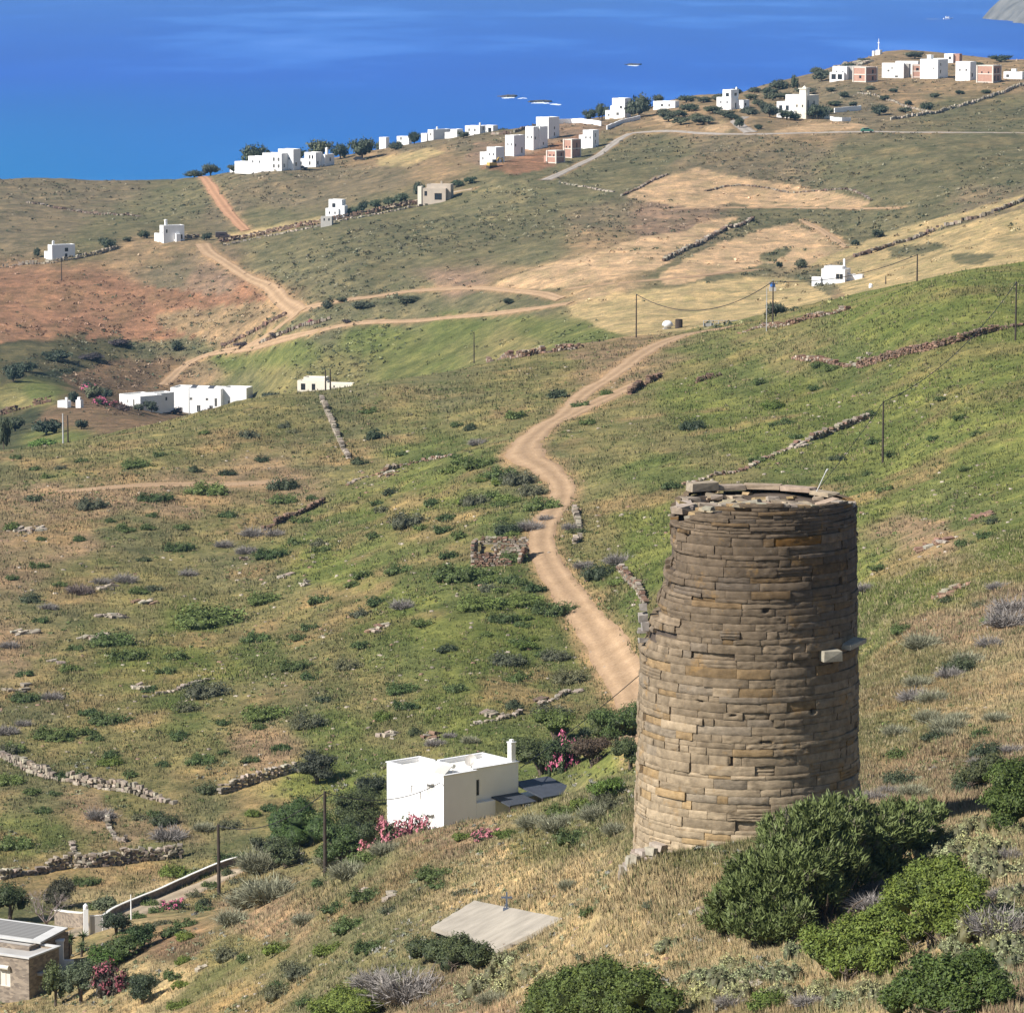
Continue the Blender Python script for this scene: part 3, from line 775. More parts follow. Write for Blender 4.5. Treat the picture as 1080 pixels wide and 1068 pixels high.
mb.build('broken_coping', rock_m, tower, usecol=True)
# two slabs sticking out of the shaded side
mb = MB(); z_ = T_TOP - 6.35; rock(mb, tpt(.73, tower_R(z_) + .10, z_), (.95, 1.0, .50), .35, (.30, .27, .21), .07); mb.build('projecting_slab', rock_m, tower, usecol=True)
mb = MB(); z_ = T_TOP - 6.05; rock(mb, tpt(1.08, tower_R(z_) + .12, z_), (1.5, .9, .26), .95, (.34, .31, .25), .14, -.10); mb.build('projecting_slab', rock_m, tower, usecol=True)
# grey stones clinging to the broken left edge
for a, h, s in [(-1.50, 4.75, (.3, .4, .4)), (-1.52, 5.25, (.5, .5, .5)), (-1.55, 5.85, (.45, .5, .25)), (-1.42, 6.2, (.5, .5, .25)), (-1.38, 5.55, (.4, .4, .5))]:
    mb = MB(); z_ = T_TOP - h; rock(mb, tpt(a, tower_R(z_) - .10, z_), s, a, (.28, .25, .22), .2, random.uniform(-.2, .2)); mb.build('clinging_stone', rock_m, tower, usecol=True)
# foundation stones at the left foot
mb = MB()
for k in range(26):
    a = random.uniform(-1.75, -.9); r = 5.45 + random.uniform(-.2, .35); x, y, _ = tpt(a, r, 0)
    zz = float(gz(TW.x + x, TW.y + y)) - TW.z + random.uniform(-.1, .45)
    rock(mb, (x, y, zz), (random.uniform(.5, 1.1), .6, random.uniform(.25, .5)), a, stonecol('pale'), .18)
mb.build('foundation_stones', rock_m, tower, usecol=True)
mb = MB(); mb.tube([tpt(2.3, 4.2, T_TOP - .1), tpt(2.15, 4.35, T_TOP + 1.15)], .022, 6)
mb.tube([tpt(2.15, 4.35, T_TOP + 1.15), tpt(2.12, 4.36, T_TOP + 1.3)], .035, 6)
rod = mb.build('rod', plain('pale_metal', (.55, .55, .53), .5), tower)

# ------------------------------------------------------------------ houses
M_white = plain('whitewash', (.80, .79, .78), .75, .05, .35)
M_white2 = plain('cream_render', (.70, .64, .54), .8, .06, .35)
M_roofw = plain('cream_roof_screed', (.74, .71, .64), .85, .10, .4)
M_grey = plain('grey_concrete', (.40, .38, .35), .85, .12, .6)
M_beige = plain('beige_render', (.44, .37, .30), .85, .10, .5)
M_glass = plain('dark_window_glass', (.02, .024, .03), .15, .1, 1, spec=.5)
M_shut = plain('pale_shutter', (.62, .58, .50), .6, .06, 2)
M_wood = plain('dark_stained_wood', (.055, .042, .035), .7, .2, 3)
M_brick, nt, b = nodemat('hollow_red_brick')
_co = N(nt, 'ShaderNodeTexCoord').outputs['Object']
nt.links.new(ramp(nt, noise(nt, 1.2, 4, .6, _co), [(.3, (.36, .20, .15)), (.7, (.46, .27, .20))]), b.inputs['Base Color']); b.inputs['Roughness'].default_value = .9
def wall_panel(mb, o, ux, w, h, ops, depth, col=(1, 1, 1)):
    """vertical wall from o along unit ux; openings (x0, x1, z0, z1) get reveals; returns pane corner lists"""
    o = Vector(o); ux = Vector(ux); nz = Vector((0, 0, 1)); nin = Vector((-ux.y, ux.x, 0))      # inward (left of ux)
    xs = sorted({0, w, *[v for q in ops for v in q[:2]]}); zs = sorted({0, h, *[v for q in ops for v in q[2:4]]})
    for i in range(len(xs) - 1):
        for j in range(len(zs) - 1):
            cx, cz = (xs[i] + xs[i+1]) / 2, (zs[j] + zs[j+1]) / 2
            if any(q[0] < cx < q[1] and q[2] < cz < q[3] for q in ops): continue
            p = lambda x, z: o + ux * x + nz * z
            mb.quad(p(xs[i], zs[j]), p(xs[i+1], zs[j]), p(xs[i+1], zs[j+1]), p(xs[i], zs[j+1]), col)
    panes = []
    for q in ops:
        c = [o + ux * x + nz * z for x, z in ((q[0], q[2]), (q[1], q[2]), (q[1], q[3]), (q[0], q[3]))]
        d = [v + nin * depth for v in c]
        for k in range(4): mb.quad(c[k], c[(k+1) % 4], d[(k+1) % 4], d[k], col)
        panes.append((c, d, ux, nin))
    return panes
def house(name, px, py, D, yaw, vols, label, cat='house', group=None, unit=None, dz=0.0, mat=None, base=4.0, parapet=.35, arch=False, rooftop=None, loc=None):
    """vols: dicts in metres (or in photo pixels at this distance if unit is set): x (x0,x1), y (y0,y1), z (z0,z1), openings S/E/W lists (x0,x1,z0,z1[,kind])"""
    mat = mat or M_white; rooftop = rooftop or M_roofw
    if loc is None:
        u, k = ray(px, py); loc = Vector((float(u) * D, D, HC + float(k) * D + dz))
    g = float(gz(loc.x, loc.y))
    root = empty(name, loc, R(yaw), label, cat, group)
    s = (D / F_PX) if unit else 1.0
    for vi, v in enumerate(vols):
        x0, x1 = (a * s for a in v['x']); y0, y1 = (a * s for a in v['y']); z0, z1 = (a * s for a in v['z'])
        lo = z0
        if v['z'][0] <= 0: lo = min(z0, g - loc.z) - base
        m = v.get('mat', mat); pp = v.get('par', parapet)
        e = .004 * vi; x0 -= e; x1 += e; y0 -= e; y1 += e; z1 += e
        t = min(.25, (x1 - x0) * .2, (y1 - y0) * .2)
        mb = MB(); panes = []
        def sc(L): return [(q[0] * s, q[1] * s, q[2] * s - lo + 0 * z0, q[3] * s - lo) + tuple(q[4:]) for q in L]
        for key, o, ux, w in (('S', (x0, y0, lo), (1, 0, 0), x1 - x0), ('E', (x1, y0, lo), (0, 1, 0), y1 - y0), ('N', (x1, y1, lo), (-1, 0, 0), x1 - x0), ('W', (x0, y1, lo), (0, -1, 0), y1 - y0)):
            ops = sc(v.get(key, []))
            ops = [q for q in ops if q[0] >= 0.01 and q[1] <= w - .01 and q[3] < z1 - lo - .05]
            ps = wall_panel(mb, o, ux, w, z1 - lo, ops, .14)
            panes += list(zip(ps, ops))
        # parapet and sunken roof
        zr = z1 - pp
        mb.quad((x0, y0, z1), (x1, y0, z1), (x1 - t, y0 + t, z1), (x0 + t, y0 + t, z1)); mb.quad((x1, y0, z1), (x1, y1, z1), (x1 - t, y1 - t, z1), (x1 - t, y0 + t, z1))
        mb.quad((x1, y1, z1), (x0, y1, z1), (x0 + t, y1 - t, z1), (x1 - t, y1 - t, z1)); mb.quad((x0, y1, z1), (x0, y0, z1), (x0 + t, y0 + t, z1), (x0 + t, y1 - t, z1))
        a_, b_, c_, d_ = (x0 + t, y0 + t), (x1 - t, y0 + t), (x1 - t, y1 - t), (x0 + t, y1 - t)
        for p, q in ((a_, b_), (b_, c_), (c_, d_), (d_, a_)):
            mb.quad((*p, zr), (*p, z1), (*q, z1), (*q, zr))
        mb.build('wall', m, root)
        rb = MB(); rb.quad((*a_, zr + .002), (*b_, zr + .002), (*c_, zr + .002), (*d_, zr + .002)); rb.build('roof', v.get('roof', rooftop), root)
        for (c, d, ux, nin), q in panes:
            kind = q[4] if len(q) > 4 else 'window'
            w = (c[1] - c[0]).length; h = (c[3] - c[0]).length
            fr = min(.07, w * .12)
            fm = M_shut if kind in ('window', 'shutter') else M_wood
            if kind == 'dark': fm = M_wood
            if kind == 'blind': fm = M_white
            fb = MB(); o = d[0] - nin * .02; U = (d[1] - d[0]).normalized(); Z = Vector((0, 0, 1))
            def bar(x0_, x1_, z0_, z1_):
                A = [o + U * x + Z * z for x, z in ((x0_, z0_), (x1_, z0_), (x1_, z1_), (x0_, z1_))]; B = [p - nin * .035 for p in A]
                fb.add([*A, *B], [(4,5,6,7), (0,1,5,4), (1,2,6,5), (2,3,7,6), (3,0,4,7)])
            bar(0, fr, 0, h); bar(w - fr, w, 0, h); bar(fr, w - fr, h - fr, h)
            if kind != 'door': bar(fr, w - fr, 0, fr)
            if w > .7: bar(w / 2 - fr / 2, w / 2 + fr / 2, fr, h - fr)
            f = fb.build('door' if kind == 'door' else 'window', fm, root)
            pb = MB(); pb.quad(*[p - nin * .02 for p in d]); pb.build('panel' if kind == 'door' else 'pane', M_shut if kind in ('blind', 'shutter') else M_glass, f)
    return root
def chimney(root, x, y, z, w=.45, h=1.2, mat=None, pot=True):
    mb = MB(); mb.box(x - w/2, x + w/2, y - w/2, y + w/2, z, z + h)
    if pot: mb.box(x - w*.62, x + w*.62, y - w*.62, y + w*.62, z + h + .003, z + h + .10); mb.box(x - w*.3, x + w*.3, y - w*.3, y + w*.3, z + h + .103, z + h + .3)
    mb.build('chimney', mat or M_white, root)

# the white two-storey house below the tower
H1 = 6.35
hl = Vector((0, 0, 0)); _u, _k = ray(468, 878); _D = 345.0
HP = Vector((float(_u) * _D, _D, HC + float(_k) * _D))
h1 = house('white_house', 0, 0, _D, -50, [
    dict(x=(-7.9, 0), y=(0, 3.65), z=(0, 4.95), S=[(5.65, 6.45, 2.75, 4.05, 'blind'), (3.35, 3.65, 2.75, 3.45, 'blind'), (4.6, 4.85, 2.35, 3.05, 'blind'), (5.65, 6.45, .25, 1.35, 'blind'), (3.0, 3.2, .9, 1.1, 'blind')]),
    dict(x=(-5.6, -.63), y=(3.66, 8.95), z=(0, 4.95), E=[(.35, .85, 2.6, 4.0, 'dark')]),
    dict(x=(-.5, 0.0), y=(3.67, 5.8), z=(0, 2.1), par=.02),
    ], 'white two storey flat roofed house with grey shaded side, left of the stone tower', loc=HP, base=3.5, parapet=.30)
# roof coping, lintels, dishes, chimney
mb = MB()
for (x0, x1, y0, y1) in [(-7.98, .08, -.08, .17), (-7.98, -7.73, .17, 3.56), (-.17, .08, .17, 3.73), (-5.68, -.56, 8.78, 9.03), (-.80, -.55, 3.735, 8.78), (-5.68, -5.43, 3.9, 8.78), (-7.98, -5.69, 3.56, 3.73)]:
    mb.box(x0, x1, y0, y1, 4.97, 5.06)
mb.build('coping', M_white, h1)
for (x, z) in ((-1.85, 4.05), (-1.85, 1.35)):
    mb = MB(); mb.box(x - .55, x + .55, -.38, -.005, z + .03, z + .12); mb.build('lintel', M_white, h1)
chimney(h1, -.95, 8.45, 4.95, .5, 1.75)
def dish(root, x, y, z, r, az, el, name='satellite_dish'):
    o = MB(); rings = 6; n = 18; vs = []; fs = []
    for i in range(rings + 1):
        rr = r * i / rings
        for k in range(n):
            t = 2 * math.pi * k / n; vs.append(Vector((rr * math.cos(t), rr * math.sin(t), .35 * r * (i / rings) ** 2)))
    for i in range(rings):
        for k in range(n): fs.append((i*n+k, i*n+(k+1) % n, (i+1)*n+(k+1) % n, (i+1)*n+k))
    M = Matrix.Translation((x, y, z + .7)) @ Matrix.Rotation(az, 4, 'Z') @ Matrix.Rotation(el, 4, 'X')
    o.add([tuple(M @ v) for v in vs], fs)
    tip = M @ Vector((0, 0, r * .8)); o.tube([M @ Vector((0, -r, .3 * r)), tip], .02, 5); o.tube([(x, y, z), (x, y, z + .7)], .04, 6)
    return o.build(name, plain('dish_metal', (.45, .42, .38), .5), root, smooth=False)
dish(h1, -2.2, 4.9, 4.66, .55, R(30), R(60))
mb = MB()          # tilted solar panel with its tank frame
mb.add([(-2.9, 1.3, 4.7), (-1.5, 1.3, 4.7), (-1.5, 2.2, 5.35), (-2.9, 2.2, 5.35), (-2.9, 1.34, 4.66), (-1.5, 1.34, 4.66), (-1.5, 2.24, 5.31), (-2.9, 2.24, 5.31)], [(0,1,2,3),(4,7,6,5),(0,4,5,1),(1,5,6,2),(2,6,7,3),(3,7,4,0)])
sp = mb.build('solar_panel', M_grey, h1)
mb = MB()
for x in (-2.9, -1.5): mb.tube([(x, 2.24, 4.66), (x, 2.24, 5.34)], .03, 5)
mb.tube([(-2.95, 2.35, 5.3), (-1.45, 2.35, 5.3)], .2, 10); mb.build('water_tank', plain('tank_metal', (.6, .58, .52), .4), sp)
M_perg = plain('dark_grey_roof_sheet', (.060, .066, .080), .55, .15, 2)
def pergola(root, x0, x1, y0, y1, z0, z1, nposts):
    mb = MB(); mb.add([(x0,y0,z1),(x1,y0,z0),(x1,y1,z0),(x0,y1,z1),(x0,y0,z1-.12),(x1,y0,z0-.12),(x1,y1,z0-.12),(x0,y1,z1-.12)], [(0,1,2,3),(7,6,5,4),(0,4,5,1),(1,5,6,2),(2,6,7,3),(3,7,4,0)])
    pr = mb.build('pergola', M_perg, root)
    for k in range(nposts):
        y = y0 + .15 + (y1 - y0 - .3) * k / (nposts - 1)
        q = MB(); q.box(x1 - .22, x1 - .08, y - .07, y + .07, -1.5, z0 - .13); q.build('post', M_wood, pr)
pergola(h1, -.6, 1.9, 5.85, 8.9, 1.9, 2.3, 3)
pergola(h1, -1.6, 2.6, 9.0, 13.2, 2.3, 3.0, 4)
mb = MB(); mb.box(-3.2, 2.9, 9.05, 14.6, -1.6, .05); mb.build('terrace', M_roofw, h1)
mb = MB(); mb.box(-3.1, -1.4, 9.1, 12.6, .054, 1.5); mb.build('terrace_wall', M_white2, h1)

M_edge = plain('pale_grey_roof_edge', (.50, .49, .47), .85, .12, 1)
# the stone house cut by the lower left edge of the photo
M_ston, nt, b = nodemat('coursed_brown_stone_wall')
_co = N(nt, 'ShaderNodeTexCoord').outputs['Object']
_mp = N(nt, 'ShaderNodeMapping'); _mp.inputs['Scale'].default_value = (2.6, 2.6, 6.5); nt.links.new(_co, _mp.inputs[0])
_v = N(nt, 'ShaderNodeTexVoronoi'); nt.links.new(_mp.outputs[0], _v.inputs['Vector']); _v.inputs['Scale'].default_value = 1
_c = ramp(nt, N(nt, 'ShaderNodeSeparateColor').outputs[0], [(0, (.15, .12, .095)), (1, (.31, .25, .19))])
_s = [n for n in nt.nodes if n.type == 'SEPARATE_COLOR'][0]; nt.links.new(_v.outputs['Color'], _s.inputs[0])
nt.links.new(_c, b.inputs['Base Color']); b.inputs['Roughness'].default_value = .9
_v2 = N(nt, 'ShaderNodeTexVoronoi', feature='DISTANCE_TO_EDGE'); nt.links.new(_mp.outputs[0], _v2.inputs['Vector'])
_bn = N(nt, 'ShaderNodeBump'); _bn.inputs['Strength'].default_value = .7; _bn.inputs['Distance'].default_value = .05
nt.links.new(math_node(nt, 'MINIMUM', _v2.outputs['Distance'], .12), _bn.inputs['Height']); nt.links.new(_bn.outputs[0], b.inputs['Normal'])
_D = 290.0; _u, _k = ray(31, 1061); SP_ = Vector((float(_u) * _D, _D, HC + float(_k) * _D))
h2 = house('stone_house', 0, 0, _D, -28, [
    dict(x=(-7.5, 0), y=(0, 3.9), z=(0, 3.55), mat=M_ston, par=.12, roof=M_grey, S=[(4.85, 5.85, 1.25, 2.6, 'shutter'), (3.2, 4.2, 1.25, 2.6, 'shutter')]),
    dict(x=(-9, -1.6), y=(2.4, 7.5), z=(0, 3.75), mat=M_ston, par=.10, roof=M_grey),
    ], 'brown stone house with pale roof edges at the lower left, solar roof above it', loc=SP_, base=1.2)
mb = MB()
for (x0, x1, y0, y1, z) in [(-7.6, .12, -.12, .18, 3.575), (-.18, .12, .18, 3.7, 3.575), (-7.6, .12, 3.7, 4.0, 3.575)]: mb.box(x0, x1, y0, y1, z, z + .12)
mb.box(-7.6, .05, -.35, .0, -.32, -.12)
mb.build('roof_edge', M_edge, h2)
mb = MB()      # mono-pitch upper roof
mb.add([(-9.2, 3.4, 3.92), (-1.3, 3.4, 3.92), (-1.3, 7.0, 4.25), (-9.2, 7.0, 4.25), (-9.2, 3.4, 3.78), (-1.3, 3.4, 3.78), (-1.3, 7.0, 4.1), (-9.2, 7.0, 4.1)], [(0,1,2,3),(7,6,5,4),(0,4,5,1),(1,5,6,2),(2,6,7,3),(3,7,4,0)])
mb.build('sloping_roof', M_edge, h2)
mb = MB(); mb.add([(-9.0, 3.8, 3.98), (-2.3, 3.8, 3.98), (-2.3, 6.7, 4.245), (-9.0, 6.7, 4.245)], [(0, 1, 2, 3)])
M_solar, nt, b = nodemat('ribbed_grey_roof_panel'); _co = N(nt, 'ShaderNodeTexCoord').outputs['Object']
_w = N(nt, 'ShaderNodeTexWave', wave_type='BANDS', bands_direction='Y'); _w.inputs['Scale'].default_value = 1.1; nt.links.new(_co, _w.inputs['Vector'])
nt.links.new(ramp(nt, _w.outputs['Fac'], [(.3, (.15, .145, .14)), (.7, (.25, .245, .235))]), b.inputs['Base Color']); b.inputs['Roughness'].default_value = .95; b.inputs['Specular IOR Level'].default_value = .05
mb.build('roof_panel', M_solar, h2)
mb = MB(); mb.add([(-1.62, 2.21, 3.6), (-1.62, 7.4, 3.6), (-1.62, 7.0, 4.05), (-1.62, 3.4, 3.8)], [(0, 1, 2, 3)]); mb.build('gable', M_ston, h2)
for x in (-2.75, -4.4):
    mb = MB()
    mb.tube([(x + .06, -.16, 2.72), (x + 1.0 + .1, -.16, 2.72)], .17, 10); mb.build('awning', M_shut, h2)
mb = MB(); mb.box(-6.9, -.6, -.012, -.002, -1.2, -.35); mb.build('garage_opening_shade', M_glass, h2)  # dark sheet on the wall face stands for the shade inside the garage
mb = MB(); mb.box(.02, .45, 1.0, 2.1, 2.1, 2.3); mb.build('side_awning', M_grey, h2)

# ---- far houses: volumes in photo pixels at their distance, origin at the nearest corner
def W(*a, kind='window'): return [(x, y, z, w, kind) for (x, y, z, w) in a]
def far(name, px, py, D, yaw, vols, label, **k):
    cat = k.pop('cat', 'house')
    for v_ in vols:
        h_ = v_['z'][1] - v_['z'][0]; w_ = v_['x'][1] - v_['x'][0]; d_ = v_['y'][1] - v_['y'][0]; z_ = v_['z'][0]
        if h_ >= 9 and w_ > 9 and not v_.get('S'): v_['S'] = W((w_ * .25, w_ * .25 + 1.6, z_ + h_ * .5, z_ + h_ * .5 + 2.6), (w_ * .68, w_ * .68 + 1.6, z_ + h_ * .5, z_ + h_ * .5 + 2.6), kind='dark')
        if h_ >= 9 and d_ > 8 and not v_.get('E'): v_['E'] = W((d_ * .5, d_ * .5 + 2.4, z_ + h_ * .45, z_ + h_ * .45 + 3.6), kind='dark')
    Dn = D * np.linspace(.88, 1.10, 90)
    u, kk = ray(px, py); gy = project(u * Dn, Dn, gz(u * Dn, Dn))[1]
    sc_ = abs(gy - py) + abs(Dn / D - 1) * 12
    Db = float(Dn[sc_.argmin()])
    loc = Vector((float(u) * Db, Db, HC + float(kk) * Db))
    if abs(gy[sc_.argmin()] - py) > 4: print('HOUSE', name, px, py, 'ground y', round(float(gy[sc_.argmin()]), 1), 'D', D, round(Db))
    return house(name, px, py, Db, yaw, vols, label, cat, unit=True, base=1.5, loc=loc, **k)
c40, s40 = math.cos(R(40)), math.sin(R(40))
hA = far('white_house', 297, 180, 1450, -30, [
    dict(x=(-24, 0), y=(0, 16), z=(0, 18), S=W((13, 15.5, 9.5, 13.5), (19, 21.5, 9.5, 13.5), (13, 15.5, 2.5, 6.5), (19, 21.5, 2.5, 6.5)), E=W((4, 6.5, 3, 7))),
    dict(x=(-44, -24), y=(3, 15), z=(0, 14)), dict(x=(-62, -44), y=(4, 14), z=(0, 8)), dict(x=(-12, 7), y=(12, 26), z=(0, 22), E=W((4, 7, 4, 8)))],
    'long stepped white house by the sea, left of a smaller white house, trees behind it')
hB = far('white_house', 333, 177, 1450, -30, [
    dict(x=(-14, 0), y=(0, 13), z=(0, 16), S=W((5.5, 7.5, 9, 13), (9, 11, 9, 13), (5.5, 7.5, 2.5, 6.5)), E=W((3, 6, 3, 7))),
    dict(x=(-22, -14), y=(1, 11), z=(0, 9), S=W((2, 4, 2, 6))), dict(x=(0, 4), y=(12, 30), z=(0, 13.5))],
    'small cubic white house with rooftop chimney, right of the long stepped one')
chimney(hB, 1.2, 5.5, 13 * .337, .8, 2.4)
hC = far('white_house', 457, 147.5, 1500, -38, [
    dict(x=(-7.5, 0), y=(0, 29), z=(0, 10.5), S=W((3, 5, 4, 7)), E=W((18, 21, 3.5, 6))), dict(x=(-15, -7.5), y=(-2, 10), z=(0, 6.5))],
    'low white skyline house with bluish side, left of the shore row')
chimney(hC, -.6, 3, 3.6, .5, .9)
far('white_house', 482, 144, 1515, -30, [dict(x=(-8, 0), y=(0, 12), z=(0, 7.5)), dict(x=(-15, -8), y=(0, 8), z=(0, 4))], 'smallest white cottage on the skyline half behind a round bush')
hD = far('white_house', 506, 142, 1515, -30, [dict(x=(-18, 0), y=(0, 12), z=(0, 9), S=W((4, 6, 3, 6), (11, 13, 3, 6)))], 'white skyline house with one thin chimney at its right corner')
chimney(hD, -.5, 1, 3.1, .5, 1.0)
far('white_house', 520, 140, 1520, -30, [dict(x=(-14, 0), y=(0, 10), z=(0, 7.5), S=W((3, 5, 2, 5), (8, 12, 0.5, 5), kind='dark'))], 'white skyline house at the right end of the shore row, veranda in its front')
far('white_house', 407, 151, 1505, -25, [dict(x=(-8, 0), y=(0, 8), z=(0, 6))], 'low white building peeping over dark shore trees, leftmost of two')
far('white_house', 431, 149, 1505, -25, [dict(x=(-14, 0), y=(0, 7), z=(0, 5), S=W((4, 6, 1, 4)))], 'low white building peeping over dark shore trees, right of its twin')
# tall row
blk = [dict(p=(523, 173.5, 1330), v=[dict(x=(-12.5, 0), y=(0, 14), z=(0, 18), E=W((3, 5.5, 2, 7), (9, 11.5, 2, 7))), dict(x=(-22, -12.5), y=(0, 9), z=(0, 12.5), S=W((3, 5, 4, 7)))], l='shortest and nearest of the four tall white blocks beside the red earth'),
       dict(p=(542, 165, 1345), v=[dict(x=(-12, 0), y=(0, 8), z=(0, 22), E=W((2, 4, 10, 13))), dict(x=(-9, 0), y=(8, 18), z=(0, 22), E=W((4, 6.5, 3, 9)))], l='second tall white block from the left above the red earth'),
       dict(p=(562.5, 158.5, 1360), v=[dict(x=(-11, 0), y=(0, 9), z=(0, 24.5), E=W((2.5, 4.5, 11, 14))), dict(x=(-8, 1.5), y=(9, 22), z=(0, 24.5), E=W((5, 7, 5, 8)))], l='third tall white block from the left above the red earth'),
       dict(p=(578.5, 147, 1385), v=[dict(x=(-17, 0), y=(0, 6), z=(0, 23)), dict(x=(-13, 0), y=(6, 18), z=(0, 23), E=W((3, 5, 10, 13), (3, 5, 3, 7)))], l='rearmost of the four tall white blocks, nearest the sea')]
for q in blk:
    far('white_block', *q['p'], -40, q['v'], q['l'], group='tall white blocks above the red earth', cat='house')
def brick(px, py, D, yaw, w, d, h, label, ops_e=(), ops_s=(), mat=None, extra=()):
    s = D / F_PX
    root = far('brick_shell', px, py, D, yaw, [dict(x=(-w, 0), y=(0, d), z=(0, h), mat=M_brick, roof=M_grey, S=W(*ops_s, kind='dark'), E=W(*ops_e, kind='dark')), *extra], label, cat='unfinished house')
    t = 1.1 * s; mb = MB(); W_, D_, H_ = w * s, d * s, h * s; e = .05
    for z in (0, H_ / 2 - t / 2, H_ - t): mb.box(-W_ - e, e, -e, D_ + e, z, z + t * .95)
    for x, y in ((-W_, 0), (0, 0), (0, D_)): mb.box(x - t / 2 - e, x + t / 2 + e, y - t / 2 - e, y + t / 2 + e, -2, H_ + .01)
    mb.build('concrete_frame', plain('pale_concrete_frame', (.62, .55, .48), .85), root)
    return root
brick(586.5, 172.5, 1330, -38, 12, 14, 13.5, 'nearest bare red brick house shell beside the pale lane', [(8, 10, 6, 11)], extra=[dict(x=(-17, -12.2), y=(1, 6), z=(0, 7.5), mat=M_brick)])
brick(603, 167, 1345, -38, 10.5, 15, 20, 'taller bare red brick shell between the nearer one and a white block', [(8, 10, 8, 16)])
far('white_block', 625, 156, 1370, -32, [dict(x=(-12, 0), y=(0, 13), z=(0, 18.5), E=W((5, 7, 4, 8), (5, 7, 11, 15))), dict(x=(-18, -12), y=(2, 9), z=(0, 13))], 'white block with a balcony line at the head of the brick shells', cat='house')
hE = far('white_house', 659, 125, 1480, -28, [dict(x=(-15, 0), y=(0, 14), z=(0, 21), S=W((5, 8, 3, 6), (9, 12, 10, 13))), dict(x=(-23, -15), y=(0, 10), z=(0, 8), S=W((3, 5, 2, 4))), dict(x=(-18, -15), y=(2, 10), z=(0, 13))], 'stepped cream white house beside a big round tree near the shore')
far('white_house', 712, 114, 1575, -30, [dict(x=(-20, 0), y=(0, 9), z=(0, 7), S=W((3, 6, 1, 4, ), (12, 14, 1, 4)))], 'low white house on the skyline right of the big round tree')
far('white_house', 696, 116, 1560, -30, [dict(x=(-8, 0), y=(0, 8), z=(0, 9))], 'tiny white hut on the skyline between the round tree and the low white house')
hF = far('white_villa', 771, 116, 1480, -35, [dict(x=(-18, 0), y=(0, 14), z=(0, 13), E=W((8, 13, 1.5, 7))), dict(x=(-11, -.6), y=(.6, 16), z=(13, 21), S=W((4, 8, 13.6, 17.5), kind='dark'), E=W((7, 12, 14.3, 17.5))), dict(x=(0, 9), y=(10, 22), z=(0, 10), E=W((3, 6, 4, 7), kind='dark'))],
    'white two storey villa with arched window, left of the cream villa', cat='villa')
chimney(hF, -.6, 4.6, 7.0, .5, .8)
hG = far('cream_villa', 850, 126, 1450, -35, [dict(x=(-16, 0), y=(0, 26), z=(0, 25), mat=M_white2, E=W((3, 6, 12, 20), (15, 18, 5, 11), (15, 18, 14, 19))), dict(x=(-36, -16), y=(0, 16), z=(0, 18), mat=M_white, S=W((3, 7, 8, 14), (11, 15, 8, 14), (8, 10, .8, 4), kind='dark')), dict(x=(-22, -12), y=(-3, 0), z=(0, 9), mat=M_white), dict(x=(-30, -16), y=(8, 22), z=(18, 25), mat=M_white, par=.2), dict(x=(0, 12), y=(16, 28), z=(0, 11), mat=M_white2)],
    'large cream villa with arched terrace and a little rooftop tower among bushes', cat='villa')
mb = MB(); s_ = 1450 / F_PX; mb.box(-4.2, -1.6, 2.4, 5.0, 8.2, 10.4); mb.box(-4.5, -1.3, 2.1, 5.3, 10.403, 10.7); mb.tube([(-2.9, 3.7, 10.7), (-2.9, 3.7, 11.5)], [.9, .1], 10); mb.build('belvedere', M_white2, hG)
# ridge-top row on the right
far('white_house', 893, 84.5, 1600, -25, [dict(x=(-16, 0), y=(0, 12), z=(0, 14)), dict(x=(-18, -2), y=(-3, 0), z=(0, 8), S=W((2, 7, .5, 6), (9, 14, .5, 6), kind='dark')), dict(x=(0, 14), y=(6, 16), z=(0, 14.5), mat=M_grey)], 'white house with a pillared porch, leftmost of the ridge top row')
brick(913, 87, 1590, -45, 17, 18, 16, 'pink brick shell at the left of the ridge top row', [(10, 13, 9, 13), (10, 13, 2, 6)], [(8, 11, 4, 7)])
far('white_house', 953, 83, 1595, -12, [dict(x=(-23, 0), y=(0, 10), z=(0, 16), S=W((10, 11.5, 10, 11.5), (6, 8, 7, 9), (14, 17, 1, 3))), dict(x=(0, 5), y=(5, 20), z=(0, 15), mat=M_grey)], 'wide nearly windowless white house left of the dark gap')
for k_, px_ in enumerate((947, 954, 961)):
    pass
far('white_house', 968, 78, 1640, -15, [dict(x=(-24, 0), y=(0, 10), z=(0, 13), S=W((2, 5, 7, 10.5), (7, 10, 7, 10.5), (12, 15, 7, 10.5), kind='dark'))], 'arcaded white house seen behind the gap in the ridge top row')
brick(971, 82, 1600, -12, 9, 8, 13.5, 'narrow pink brick shell squeezed between two white ridge top houses', (), [(4, 7, 7, 10)])
hH = far('white_house', 989, 83, 1590, -42, [dict(x=(-23, 0), y=(0, 18), z=(0, 20), E=W((4, 6, 5, 9), (4, 6, 13, 16)), S=W((17, 18.5, 9, 11.5)))], 'tallest white ridge top house with a small roof turret')
mb = MB(); mb.box(-6.3, -4.5, 1.4, 3.2, 7.3, 8.9); mb.box(-6.5, -4.3, 1.2, 3.4, 8.903, 9.1); mb.build('turret', M_white, hH)
far('white_house', 1023, 85.5, 1585, -33, [dict(x=(-17, 0), y=(0, 14), z=(0, 20), E=W((3.5, 6.5, 4, 8), kind='dark'))], 'tall plain white ridge top house touching the right hand brick shell')
brick(1047, 87.5, 1580, -35, 18.5, 17, 18, 'right hand brick shell with pale frame at the end of the ridge top row', [(3, 6, 10, 15), (10, 13, 10, 15), (3, 6, 2, 7), (10, 13, 2, 7)])
